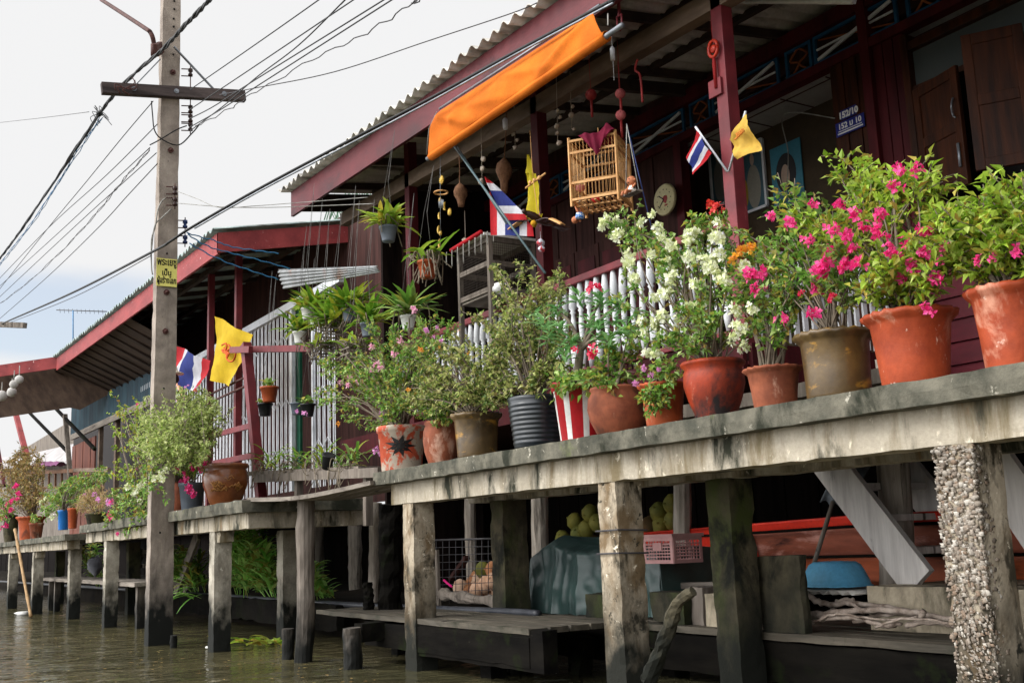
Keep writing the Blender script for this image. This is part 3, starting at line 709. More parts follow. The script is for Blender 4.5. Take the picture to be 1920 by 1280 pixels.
def shutter(hinge, ang, wd, z0, z1):
    dx = V((math.cos(ang), math.sin(ang), 0)); n = V((-dx.y, dx.x, 0)); h = V(hinge)
    def bx(g, u0, u1, zz0, zz1, t0, t1): 
        g.obox(h + dx * (u0 + u1) / 2 + n * (t0 + t1) / 2 + V((0, 0, (zz0 + zz1) / 2)), dx * (u1 - u0) / 2, n * (t1 - t0) / 2, V((0, 0, (zz1 - zz0) / 2)))
    g = MB(); e = .075
    bx(g, 0, e, z0, z1, 0, .04); bx(g, wd - e, wd, z0, z1, 0, .04)
    for zz in (z0, (z0 + z1) / 2 - .04, z1 - .09): bx(g, e, wd - e, zz, zz + .09, .001, .039)
    s = obj('shutter', g, m_brown, H, .004)
    g = MB(); bx(g, e, wd - e, z0 + .09, z1 - .09, .014, .028); obj('shutter_panel', g, m_brown, s)
    for zz, L in ((z0 + .16, .2), ((z0 + z1) / 2 + .1, .0)):
        g = MB()
        if L: g.tube([h + dx * (wd - .05) - n * .012 + V((0, 0, zz)), h + dx * (wd - .05) - n * .012 + V((0, 0, zz + L))], .013, 6)
        else: g.tube(curve_pts([h + dx * (wd - .05) - n * .01 + V((0, 0, zz + .14)), h + dx * (wd - .03) - n * .05 + V((0, 0, zz + .06)), h + dx * (wd - .06) - n * .02 + V((0, 0, zz)), h + dx * (wd - .02) - n * .035 + V((0, 0, zz - .04))], 5), .008, 6)
        obj('catch', g, m_steel, s)
shutter((xw0 + .09, YW - .07, 0), math.radians(-14), .54, ZK(3.56), ZK(4.5))
shutter((A(1830, 200, Y=YW).x + .54, YW - .1, 0), math.radians(212), .45, ZK(3.58), ZK(4.62))
shutter((A(1830, 200, Y=YW).x + .71, YW - .1, 0), math.radians(-40), .54, ZK(3.66), ZK(4.62))
g = MB()
for k in range(11):
    z = 1.62 + .188 * k
    g.add([(xd + .1, YW - .005, z), (.5, YW - .005, z), (.5, YW + .02, z + .183), (xd + .1, YW + .02, z + .183), (xd + .1, YW + .05, z), (.5, YW + .05, z)], [(0, 1, 2, 3), (0, 4, 5, 1)])
obj('siding', g, m_siding, H)
# balustrade
bl = thing('balustrade', None, None, (0, 0, 0)); bl.parent = H; bl.location = V((-8, 5.75, 2.45)) - worldloc(H)
xr0, xr1 = -11.9, PX[1376] - .065
g = MB(); g.box((xr0, 5.71, 3.40), (xr1, 5.79, 3.47)); g.box((xr0, 5.72, 2.55), (xr1, 5.78, 2.60)); obj('rail', g, m_red, bl, .01)
prof = [(.020, 0), (.034, .10), (.040, .21), (.018, .235), (.030, .25), (.018, .27), (.024, .33), (.028, .40), (.024, .47), (.018, .53), (.030, .55), (.018, .565), (.040, .59), (.034, .70), (.022, .80)]
first = None; x = xr0 + .08
while x < xr1 - .05:
    if first is None:
        g = MB(); g.lathe((x, 5.75, 2.6), prof, 10); o = obj('baluster', g, m_whitewood, bl); first = (o, x)
    else:
        o = first[0].copy(); COL.objects.link(o); o.location = first[0].location + V((x - first[1], 0, 0))
    x += .128
xs_ = PX[1376]; sr = thing('side_rail', None, None, (0, 0, 0)); sr.parent = H; sr.location = V((xs_, 6.4, 2.45)) - worldloc(H)
g = MB(); g.box((xs_ - .03, 5.815, 3.24), (xs_ + .03, YW - .055, 3.3)); obj('rail', g, m_red, sr, .006)
g = MB(); g.box((xs_ + .012, 5.82, 2.9), (xs_ + .03, YW - .055, 2.95)); obj('mid_rail', g, m_whitewood, sr)
for i in range(18):
    g = MB(); y = 5.87 + .1 * i; g.box((xs_ - .01, y, 2.5), (xs_ + .01, y + .045, 3.23)); obj('picket', g, m_whitewood, sr)
# boarded step at the foot of the balustrade
g = MB(); g.rbox((-6.3, 5.42, 1.95), (-4.2, 5.6, 2.05), .15, .006, 5); g.rbox((-6.2, 5.46, 1.765), (-6.1, 5.58, 1.95), .1, .004); g.rbox((-4.5, 5.46, 1.765), (-4.4, 5.58, 1.95), .1, .004)
tag(obj('low_bench', g, m_wood), 'long grey plank bench at the foot of the white pickets', 'bench')
# ------------------------------------------------------------------ second house
H2 = thing('neighbouring_house', 'low house with faded red fascia and white folding grille beyond the utility pole', 'house', (-22, 6, .4))
def e2(x): return 5.69 + (-15.4 - x) * .025
obj('roof', roof_sheet(-29.2, -15.35, 4.5, 9.2, lambda x: e2(x) + .06, .19, .2, .03), m_sheet2, H2)
g = MB()
for i in range(20):
    xa_ = -29.1 + 13.7 * i / 20; xb_ = -29.1 + 13.7 * (i + 1) / 20; za, zb = e2(xa_), e2(xb_)
    g.add([(xa_, 4.58, za - .3), (xb_, 4.58, zb - .3), (xb_, 4.58, zb + .02), (xa_, 4.58, za + .02), (xa_, 4.62, za - .3), (xb_, 4.62, zb - .3)], [(0, 1, 2, 3), (0, 4, 5, 1)])
g.prism([(-15.4, 4.58, e2(-15.4) - .28), (-15.4, 8.9, e2(-15.4) - .28 + 4.3 * .19), (-15.4, 8.9, e2(-15.4) + .02 + 4.3 * .19), (-15.4, 4.58, e2(-15.4) + .02)], (-.04, 0, 0))
obj('fascia', g, m_fascia2, H2)
for i in range(14):
    x = -15.9 - .98 * i
    g = MB(); g.beam((x, 4.63, e2(x) + .01), (x, 9, e2(x) - .015 + 4.5 * .19), .06, .08); obj('rafter', g, m_rafter, H2)
for y in (5.3, 6.2, 7.2):
    g = MB(); g.beam((-29, y, e2(-29) + (y - 4.5) * .19 - .06), (-15.5, y, e2(-15.5) + (y - 4.5) * .19 - .06), .08, .1); obj('purlin', g, m_rafter, H2)
for px, py, w_ in ((395, 640, .1), (447, 560, .1), (318, 700, .1)):
    q = A(px, py, Y=5.3); g = MB(); g.box((q.x - w_ / 2, 5.25, 1.6), (q.x + w_ / 2, 5.35, e2(q.x) + .02)); obj('post', g, m_red, H2, .004)
# grille: track, upright slats in folding sections
YG = 5.95
q0 = A(333, 655, Y=YG); q1 = A(612, 660, Y=YG)
gate = thing('folding_grille', None, None, (0, 0, 0)); gate.parent = H2; gate.location = V(((q0.x + q1.x) / 2, YG, 2.1)) - worldloc(H2)
zg0, zg1 = 1.95, 4.78
g = MB(); g.box((q0.x - 3, YG - .05, zg1), (q1.x + .6, YG + .05, zg1 + .12)); obj('track', g, m_whitemetal, gate)
xo0, xo1 = A(549, 700, Y=YG).x, A(588, 700, Y=YG).x
def slats(x0, x1, name):
    g = MB(); x = x0; k = 0
    while x < x1:
        g.beam((x, YG + .012 * (k % 2), zg0), (x, YG + .012 * (k % 2), zg1), .032, .006, up=(0, 1, 0)); x += .095; k += 1
    for z0, sg in ((2.5, 1), (3.4, -1), (4.3, 1)):
        xx = x0
        while xx < x1 - .1:
            g.beam((xx, YG - .02, z0), (xx + .088 * 2, YG - .02, z0 + .13 * sg), .01, .012, up=(0, 1, 0)); sg = -sg; z0 -= .13 * sg; xx += .176
    return obj(name, g, m_whitemetal, gate)
slats(q0.x - 2.6, xo0 - .05, 'grille_leaf'); slats(xo1 + .05, q1.x + .35, 'grille_leaf')
g = MB(); g.box((xo0 - .05, YG - .03, zg0), (xo0 + .03, YG + .03, zg1)); g.box((xo1 - .02, YG - .03, zg0), (xo1 + .04, YG + .03, zg1)); obj('closing_stile', g, m_whitemetal, gate)
g = MB(); xg1 = A(567, 700, Y=YG + .1).x; g.box((xo0 - .1, YG + .06, 1.9), (xg1, YG + .1, 4.75)); obj('door', g, m_greenpanel, H2)
g = MB(); g.box((q0.x - 3, YG + .7, 1.7), (q1.x + 1.2, YG + .74, 6.3)); obj('inner_wall', g, m_dark, H2)
g = MB()
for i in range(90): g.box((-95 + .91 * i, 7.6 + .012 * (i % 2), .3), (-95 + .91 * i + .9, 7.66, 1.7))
obj('undercroft_backdrop', g, m_shadeblack, H2)  # added backdrop that shuts out bright sky beneath this house
g = MB(); g.box((-22.5, 4.95, 1.5), (-15.0, 7, 1.62)); obj('floor', g, m_woodx, H2)
# teal sheet wall and plank door farther along
xt0, xt1 = A(134, 800, Y=5.9).x, A(300, 740, Y=5.9).x + 1.0
zw0 = A(140, 800, Y=5.9).z
nx = int((xt1 - xt0) / .025); 
zt0 = A(132, 818, Y=5.9).z; zt1 = A(232, 775, Y=5.9).z
g = MB()
vs = []
for i in range(nx + 1):
    x = xt0 + (xt1 - xt0) * i / nx; zb = zt0 + (zt1 - zt0) * (x - xt0) / (A(232, 775, Y=5.9).x - xt0); zb = max(3.2, min(zb, zt0))
    yy = 5.9 + .018 * math.sin(x * 2 * PI / .16); vs += [(x, yy, zb), (x, yy, 6.4)]
g.add(vs, [(2 * i, 2 * i + 2, 2 * i + 3, 2 * i + 1) for i in range(nx)], 0, True)
obj('sheet_wall', g, m_bluewall, H2)
def wz(x): return 5.12 + (-24.74 - x) * .0402
g = MB(); g.grid(lambda u, v: V(((-33 + 11.5 * u), 4.63 + 1.3 * v, (e2(-33 + 11.5 * u) - .2) * (1 - v) + (wz(-33 + 11.5 * u) - .02) * v)), 40, 4, smooth=False); obj('soffit', g, mat('brown soffit boards', (92, 74, 62), (62, 49, 42), 3, (3, .4, 1), rough=.9, bump=.5), H2)
for i in range(16):
    x = -32.6 + .7 * i; g = MB(); g.beam((x, 4.66, e2(x) - .225), (x, 5.9, wz(x) - .045), .05, .04); obj('soffit_batten', g, m_rafter, H2)
g = MB(); pA = A(134, 820, Y=5.82); pB = A(235, 774, Y=5.82); g.beam(pA, pB + (pB - pA) * .5, .06, .16); obj('wall_plate', g, m_woodx, H2)
xq0, xq1 = A(136, 860, Y=5.95).x, A(178, 860, Y=5.95).x
g = MB(); n = 6
for i in range(n):
    x = xq0 + (xq1 - xq0) * i / n; g.box((x, 5.93 + .012 * (i % 2), 1.6), (x + (xq1 - xq0) / n - .02, 5.98, 4.3))
g.box((xq0, 5.9, 2.9), (xq1, 5.925, 3.02))
obj('plank_door', g, mat('red brown planks', (128, 72, 54), (96, 52, 40), 5, (2, 2, .2), rough=.75), H2)
for x_ in (xq1 + .6, xq1 + 2.6):
    g = MB(); g.box((x_, 5.9, 1.6), (x_ + .19, 6.0, 4.6)); obj('door_jamb', g, m_tie, H2)
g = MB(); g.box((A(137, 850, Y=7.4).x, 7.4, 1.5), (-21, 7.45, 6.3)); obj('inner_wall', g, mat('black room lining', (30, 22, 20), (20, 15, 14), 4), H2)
# ------------------------------------------------------------------ red T-frame, rails
XF = A(475, 760, Y=4.9).x
g = MB(); p0 = A(487, 905, Y=4.9); p1 = A(461, 645, Y=4.9); g.beam(p0 - (p1 - p0) * .15, p1, .14, .12, up=(0, 1, 0))
fr = obj('red_frame', g, m_red); tag(fr, 'tall oxide red wooden post with a crossbar, left of the hanging orchids', 'post')
g = MB(); g.beam(A(434, 656, Y=4.80), A(470, 655, Y=4.80), .06, .09); g.beam(A(452, 655, Y=4.8), A(585, 653, Y=5.4), .06, .09); obj('crossbar', g, m_red, fr)
g = MB()
for (a_, b_) in (((400, 816), (478, 796)), ((400, 868), (478, 853))): g.beam(A(*a_, Y=5.2), A(*b_, Y=4.98), .05, .08)
obj('rail', g, m_red, fr)
for (a_, b_, l) in (((396, 738), (462, 706), 'upper'), ((398, 752), (464, 722), 'lower')):
    g = MB(); g.tube([A(*a_, Y=5.2), A(*b_, Y=4.95)], .018, 6); tag(obj('iron_rod', g, m_rust), l + ' thin rusty rod between the red posts under the yellow flag', 'rod', 'rods between red posts')
# ------------------------------------------------------------------ landing pavilion at far left: sloping roof open to the sky
a1 = A(118, 690, Z=5.9); a0 = A(-60, 712, Z=5.7); b0 = A(-60, 792, Z=4.9); b1 = A(131, 764, Z=4.9)
P3 = thing('landing_shelter', 'open sided shelter with red fascia and brown sloping roof at far left', 'shelter', (a1.x, 4, 1.5))
g = MB(); a1b = A(300, 640, Z=6.1)
pn_ = (a1 - a0).cross(b1 - a0)
def onp(px, py):
    d = A(px, py, Z=5) - CAM; return CAM + d * ((a0 - CAM).dot(pn_) / d.dot(pn_))
top = [a0, a1, onp(215, 655), onp(285, 695), onp(150, 768), b1, onp(-60, 792)]
g.prism(top, (0, 0, .05)); obj('roof', g, mat('brown roof underside', (96, 78, 66), (66, 52, 44), 3, (3, .4, 1), rough=.9, bump=.5), P3)
g = MB(); g.beam(A(-60, 704, Z=5.72), A(117, 678, Z=5.96), .05, .3); obj('fascia', g, m_fascia2, P3)
for (x0_, y0_, x1_, y1_, w_, m_) in ((10, 700, 52, 862, .13, m_fascia2), (52, 770, 128, 848, .07, m_black), (85, 745, 178, 842, .07, m_black), (122, 778, 133, 905, .11, m_wood), (-4, 840, 8, 910, .1, m_maroon)):
    p_ = A(x0_, y0_, Y=4.4 if x1_ < 60 else 5.2); q_ = A(x1_, y1_, Y=4.4 if x1_ < 60 else 5.2)
    g = MB(); g.beam(p_, q_, w_, w_, up=(0, 1, 0)); obj('strut', g, m_, P3)
# house farther off
FH = thing('distant_house', 'small grey plank house with a pale roof seen through the shelter', 'house', (-60, 9, .5))
p0, p1 = A(58, 852, Y=9), A(160, 838, Y=9)
g = MB()
r0, r1, r2, r3 = A(52, 856, Y=8.5), A(140, 836, Y=8.5), A(140, 868, Y=7.6), A(40, 874, Y=7.6)
g.prism([r0, r1, r2, r3], (0, 0, .12)); g.prism([A(-10, 858, Y=9), A(60, 862, Y=9), A(60, 876, Y=8), A(-10, 878, Y=8)], (0, 0, .1)); obj('roof', g, mat('pale weathered sheet', (176, 172, 172), (140, 136, 136), 2, rough=.7), FH)
g = MB(); c0 = A(-20, 880, Y=9); c1 = A(150, 870, Y=9); g.box((c0.x, 9, .5), (c1.x, 9.1, c0.z)); obj('wall', g, m_wood, FH)
# wooden balcony rail
BR = thing('balcony_rail', 'brown balcony rail with purple cloth left of the plank door', 'railing', A(100, 900, Y=5.2))
g = MB(); g.beam(A(60, 886, Y=5.2), A(140, 882, Y=5.2), .08, .1); g.beam(A(62, 915, Y=5.2), A(140, 912, Y=5.2), .06, .07)
for x in range(68, 140, 12): g.beam(A(x, 886, Y=5.2), A(x, 915, Y=5.2), .07, .05, up=(0, 1, 0))
obj('rail', g, mat('brown rail wood', (126, 88, 62), (96, 66, 46), 5), BR)
g = MB()
for x in range(150, 205, 11): g.beam(A(x, 882, Y=5.1), A(x, 918, Y=5.1), .06, .05, up=(0, 1, 0))
g.beam(A(140, 881, Y=5.1), A(205, 880, Y=5.1), .07, .09)
obj('rail', g, m_tie, BR)
g = MB(); pc = A(66, 878, Y=5.1); pd = A(112, 877, Y=5.1)
g.grid(lambda u, v: pc + (pd - pc) * u + V((0, .3 * v - .1, .06 + .05 * noise.noise(V((u * 6, v * 3, 1))) + .12 * math.sin(PI * v))), 16, 6)
obj('folded_cloth', g, mat('purple cloth', (136, 74, 120), (112, 58, 98), 8), BR)
# ------------------------------------------------------------------ utility pole
YP = 3.32
pb = A(277, 1212, Y=YP) - V((.105, 0, 0)); ptp = pb.copy(); ptp.z = 7.7
PZ = 9.6
U = thing('utility_pole', 'tall square concrete utility pole standing in the canal', 'pole', (pb.x, YP + .1, 0))
def pole_x(z): return pb.x + (ptp.x - pb.x) * (z - 0) / (ptp.z - 0)
g = MB(); g.rbox((pb.x - .105, YP, -.8), (pb.x + .105, YP + .30, PZ), .09, .005, 6, taper=.24, seed=91)
obj('shaft', g, m_pole, U)
def psurf(px, py):   # a point on the near (+X) face
    return A(px, py, X=pb.x + .105 * (1 - .24 * .5) + .004)
m_hole = mat('dark bolt hole', (22, 20, 19), (16, 14, 14), 5)
g = MB()
for px, py in ((327, 2), (327, 17), (326, 35), (326, 50), (325, 102), (313, 475), (307, 728), (300, 998), (299, 1085)):
    q = psurf(px, py); g.tube([q - V((.012, 0, 0)), q + V((.0015, 0, 0))], .013, 10)
obj('bolt_hole', g, m_hole, U)
for px, py in ((324, 136), (320, 282), (312, 548), (310, 621)):
    g = MB(); q = psurf(px, py); g.tube([q - V((.02, 0, 0)), q + V((.05, 0, 0))], .018, 8); g.tube([q, q + V((.014, 0, 0))], .04, 6, smooth=False); obj('bolt', g, m_rust, U)
c0 = A(190, 163, Y=2.72); c1 = A(459, 183, Y=4.08)
dx = (c1 - c0).normalized()
off = V((.12, 0, 0))
xa_ = pb.x + .15
c0 = A(190, 166, X=xa_ - .02); c1 = A(459, 181, X=xa_ + .05)
g = MB(); g.beam(c0, c1, .1, .15); ca = obj('crossarm', g, m_arm, U, .006)
for t_ in (.21, .5, .84):
    g = MB(); q = c0 + (c1 - c0) * t_; g.tube([q, q + V((.075, 0, 0))], .02, 6, smooth=False); g.tube([q + V((.05, 0, 0)), q + V((.06, 0, 0))], .034, 8, smooth=False); obj('bolt', g, m_steel, ca)
for (a_, b_) in (((300, 112), (256, 158)), ((326, 88), (400, 167))):
    g = MB(); g.beam(A(*a_, X=xa_ + .0), A(*b_, X=xa_ + .02), .012, .045, up=(1, 0, 0)); obj('brace', g, m_steel, U)
g = MB(); g.beam(A(290, 97, X=xa_), A(304, 92, X=xa_), .06, .1)
g.tube(curve_pts([A(190, 0, Y=2.95), A(267, 50, Y=3.1), A(283, 63, Y=3.15), A(289, 85, Y=3.2), A(289, 104, Y=3.2)], 6), .03, 8)
g.tube([A(289, 84, Y=3.2), A(289, 105, Y=3.2)], .045, 8); g.beam(A(292, 95, Y=3.2), A(301, 90, Y=3.33), .05, .16)
obj('lamp_arm', g, m_rust, U)
def insulators(px, ys, x_, n_, right=True):
    rack = MB(); pos_ = []
    for y in ys:
        q = A(px, y, X=x_); e = A(px - 17, y, X=x_)
        for dz in (-.05, .05): rack.beam(e + V((0, 0, dz)), q + V((0, .03, dz)), .012, .012)
        po = MB(); pos_.append(po); po.lathe(q - V((0, 0, .06)), [(.01, 0), (.03, .005), (.034, .03), (.02, .045), (.02, .06), (.034, .075), (.03, .11), (.01, .12)], 12)
    rack.tube([A(px, ys[0], X=x_) + V((0, 0, .09)), A(px, ys[-1], X=x_) - V((0, 0, .1))], .008, 6)
    r = obj('insulator_rack', rack, m_rust, U); [obj('insulator', po, n_, r) for po in pos_]
insulators(357, (136, 205, 222, 238), pb.x - .02, m_porcelain)
insulators(328, (357, 378), pb.x + .16, m_porcelain)
m_bluepor = mat('blue porcelain', (40, 60, 110), (30, 44, 84), 5, rough=.25, bump=0)
insulators(347, (420, 449), pb.x - .02, m_bluepor)
# notice with Thai lettering tied to the pole
q = [psurf(293, 485), psurf(331, 486), psurf(331, 538), psurf(293, 537)]
SG = thing('notice_sign', 'yellow notice with black Thai lettering fixed to the concrete utility pole', 'sign', (q[0] + q[2]) / 2)
g = MB(); yl = min(q[0].y, q[3].y) + .0; yr = (q[1].y + q[2].y) / 2; zt_s = (q[0].z + q[1].z) / 2; zb_s = (q[2].z + q[3].z) / 2; xs = pb.x + .112
g.box((xs, yl, zb_s), (xs + .005, yr, zt_s)); obj('board', g, mat('pale yellow board', (240, 232, 130), (226, 218, 118), 3, rough=.6, bump=.05), SG)
m_ink = mat('black ink', (24, 22, 20), (18, 16, 14), 3, rough=.6, bump=0)
hgt = zt_s - zb_s
wdt = yr - yl
for s_, fz, fw_, fh_ in (('พระเยซู', .655, .94, .31), ('เป็น', .385, .44, .25), ('ผู้สร้างโลก', .03, .92, .34)):
    text_mesh(s_, hgt * .3, m_ink, SG, (xs + .0065, (yl + yr) / 2, zb_s + hgt * fz), (0, 1, 0), (0, 0, 1), bold=.003, fit=(wdt * fw_, hgt * fh_))
# ------------------------------------------------------------------ cables
def cable(name, pts, Y, r, m, label, group='overhead lines', strands=1, wob=0, cat='cable', seg=8):
    P = []
    for p in pts:
        y = p[2] if len(p) > 2 else Y
        P.append(A(p[0], p[1], Y=y))
    if pts[-1][1] < 0: P.append(P[-1] + (P[-1] - P[-2]).normalized() * 6)     # the span runs on overhead
    if pts[0][0] < 0 or (pts[-1][0] < 0): e_ = 0 if pts[0][0] < 0 else -1; n_ = P[1] if e_ == 0 else P[-2]; x_ = P[e_] + (P[e_] - n_).normalized() * 8; P = [x_] + P if e_ == 0 else P + [x_]
    c = curve_pts(P, seg); g = MB()
    for k in range(strands):
        cc = c
        if strands > 1 or wob:
            cc = []
            for i, p in enumerate(c):
                ph = i * 1.7 + k * 2.1
                cc.append(p + V((0, math.sin(ph) * (wob + .0), math.cos(ph) * wob)) + noise.noise_vector(V((i * .35, k * 5.1, 2))) * wob * 1.2)
        g.tube(cc, r, 6, cap=True)
    return tag(obj(name, g, m), label, cat, group)
cable('cable_bundle', [(-30, 525, 2.9), (0, 484), (43, 427), (115, 320), (187, 213), (233, 157), (300, 97), (347, 47), (393, 0), (425, -34)], 2.95, .013, m_cable, 'thick black cable bundle sagging from the crossarm down to the left', strands=4, wob=.014, seg=5)
cable('spare_cable', [(-30, 534, 2.9), (0, 495), (70, 405), (135, 300), (190, 222)], 2.99, .006, m_cableblue, 'blue and purple cable lashed beside the thick black bundle', strands=3, wob=.02, seg=5)
W = [
 ([(287, 190), (230, 257), (160, 343), (93, 424), (0, 541), (-30, 580)], 'line leaving the left side of the pole just under the crossarm'),
 ([(295, 233), (200, 328), (93, 425), (0, 521), (-30, 552)], 'line passing left of the pole, second below the crossarm'),
 ([(281, 277), (200, 352), (120, 427), (0, 536), (-30, 565)], 'line tied off at the wire knot on the left face of the pole'),
 ([(293, 287), (215, 357), (140, 425), (0, 556), (-30, 586)], 'line just under the wire knot on the left face of the pole'),
 ([(280, 282), (225, 345), (157, 427), (67, 517), (0, 569), (-30, 592)], 'twisted pair drooping left of the pole among straight lines'),
 ([(295, 307), (240, 366), (184, 427), (90, 518), (0, 597), (-30, 624)], 'lowest straight line running left from the bare pole face'),
 ([(357, 168), (480, 83), (598, 0), (660, -45)], 'highest single line rising right from the topmost insulator'),
 ([(357, 205), (480, 123), (663, 0), (720, -38)], 'line rising right from the second insulator'),
 ([(357, 245), (420, 198), (480, 146), (560, 85), (647, 0), (690, -45)], 'line crossing steeply over the others at upper right'),
 ([(357, 222), (400, 200), (480, 149), (720, 0), (780, -38)], 'line rising right from the third insulator'),
 ([(357, 238), (410, 208), (480, 163), (735, 0), (800, -40)], 'line rising right from the lowest of the upper insulators'),
 ([(366, 238), (430, 205), (480, 172), (600, 106), (700, 55), (783, 0), (840, -40)], 'thin wavy wire under the rising power lines')]
for i, (p, l) in enumerate(W):
    cable('power_line', p, 3.35 if p[0][0] > 300 else 3.2, .0065 if i not in (4, 11) else .005, m_wire if i in (4, 11) else m_cable, 'black ' + l if i not in (4, 11) else 'thin ' + l if i == 4 else l, wob=.012 if i in (4, 11) else 0, strands=2 if i == 4 else 1)
cable('service_wire', [(412, 178, 3.4), (480, 165, 3.5), (627, 135, 3.9), (800, 78, 4.4), (960, 25, 4.8), (1015, 2, 5.0)], 3.4, .005, m_wire, 'thin wavy service wire running across the sky to the corrugated eave')
cable('service_cable', [(-25, 621, 3.2), (10, 604, 3.2), (133, 550, 3.2), (282, 474, 3.22), (320, 452, 3.25), (363, 424, 3.45), (480, 357, 3.9), (647, 268, 4.4), (810, 183, 4.75), (960, 101, 4.85), (1150, 0, 4.92), (1230, -45, 4.95)], 3.2, .017, m_cable, 'thick black cable running past the pole and along the maroon fascia')
cable('service_wire', [(20, 604, 3.2), (140, 556, 3.2), (282, 480, 3.22)], 3.2, .006, m_wire, 'thin wire slung under the thick black cable left of the pole')
cable('service_wire', [(365, 428, 3.45), (482, 361, 3.9), (648, 274, 4.4), (812, 188, 4.75), (960, 106, 4.85), (1150, 6, 4.92)], 3.2, .011, m_steel, 'pale conduit running just beneath the thick black cable on the fascia')
cable('service_wire', [(0, 230, 3.0), (80, 221, 3.0), (167, 210, 2.95)], 3, .005, m_wire, 'lone thin wire entering level from the left edge of the sky')
cable('drop_wire', [(333, 359, 3.5), (370, 373, 3.6), (412, 389, 3.7), (480, 386, 4.2), (560, 380, 4.6), (690, 370, 5.0)], 3.4, .0045, m_string, 'pale upper drop wire from the pole to the main house eave')
cable('drop_wire', [(333, 381, 3.5), (420, 388, 3.8), (500, 389, 4.2), (600, 386, 4.7), (700, 382, 5.0)], 3.4, .0045, m_string, 'pale lower drop wire from the pole to the main house eave')
for i, p in enumerate(([(350, 437), (400, 451), (433, 462), (480, 470), (523, 475)], [(352, 440), (390, 462), (433, 474), (490, 489), (545, 504)], [(355, 457), (413, 487), (470, 507), (522, 524)])):
    cable('blue_wire', [(x, y, 3.4 + (x - 350) / 150) for x, y in p], 3.5, .008, m_cableblue, ('topmost', 'middle', 'lowest')[i] + ' of the three blue wires sagging from the pole to the low house', 'blue wires to the low house', wob=.006)
g = MB()
kn = A(187, 213, Y=2.95)
g.ball(kn, .045, 8, jit=.5)
for k in range(12):
    d_ = V((rnd.uniform(-1, 1), rnd.uniform(-1, 1), rnd.uniform(-1, 1))) * .13
    g.tube(curve_pts([kn, kn + d_, kn + d_ * 1.2 + V((.03, .05, -.08))], 4), .005, 5)
tag(obj('cable_splice', g, m_cable), 'tangled black cable splice on the thick bundle left of the crossarm', 'splice')
g = MB(); kn = A(233, 160, X=xa_ + .06)
for k in range(10):
    a_ = rnd.uniform(0, 6.28); g.tube(curve_pts([kn + V((.04, 0, -.06)), kn + V((.05, .12 * math.cos(a_), .1 * math.sin(a_))), kn + V((.02, .16 * math.cos(a_ + .6), .14 * math.sin(a_ + .6)))], 5), .006, 5)
tag(obj('cable_lashing', g, m_rust), 'rusty lashing of wire ends on the left half of the crossarm', 'lashing')
for (p, l, mm) in (([(284, 190), (286, 215), (290, 245), (305, 262), (335, 272), (360, 250), (372, 236)], 'black jumper loop hanging across the pole under the crossarm', m_cable),
            ([(281, 272), (300, 262), (330, 244), (350, 236)], 'short dark jumper crossing the pole above the loop', m_cable),
            ([(332, 372), (310, 372), (297, 390), (291, 425), (284, 450), (284, 500), (286, 515)], 'white cord curling round the pole below the brown insulators', m_string),
            ([(321, 392), (305, 407), (290, 424), (284, 470)], 'white cord falling from the lower brown insulator', m_string)):
    g = MB(); g.tube(curve_pts([A(x, y, X=pb.x + .135) for x, y in p], 6), .009, 6); tag(obj('jumper_wire', g, mm), l, 'wire', 'wires on the pole')
# end of the next pole's crossarm, pole and antenna far away
NP = thing('utility_pole', 'next utility pole whose crossarm end pokes in at left edge', 'pole', A(-40, 1140, Y=3.2))
g = MB(); g.beam(A(-60, 606, Y=2.6), A(47, 610, Y=3.6), .1, .13); obj('crossarm', g, m_wood, NP)
g = MB(); b_ = A(-45, 700, Y=3.2); g.rbox((b_.x - .1, 3.1, -.5), (b_.x + .1, 3.4, A(-45, 560, Y=3.2).z), .3, .004); obj('shaft', g, m_pole, NP)
AN = thing('tv_antenna', 'thin aerial on a mast above the far low roof', 'antenna', A(137, 660, Y=9))
g = MB(); g.tube([A(137, 665, Y=9), A(137, 582, Y=9)], .03, 6); obj('mast', g, m_cableblue, AN)
g = MB(); g.tube([A(106, 581, Y=8.5), A(200, 584, Y=10.2)], .022, 6)
for x in range(112, 200, 8): g.tube([A(x, 578 + (x - 106) * .03, Y=8.6 + (x - 106) * .0175), A(x + 1, 586 + (x - 106) * .03, Y=8.6 + (x - 106) * .0175)], .01, 5)
obj('boom', g, m_wire, AN)
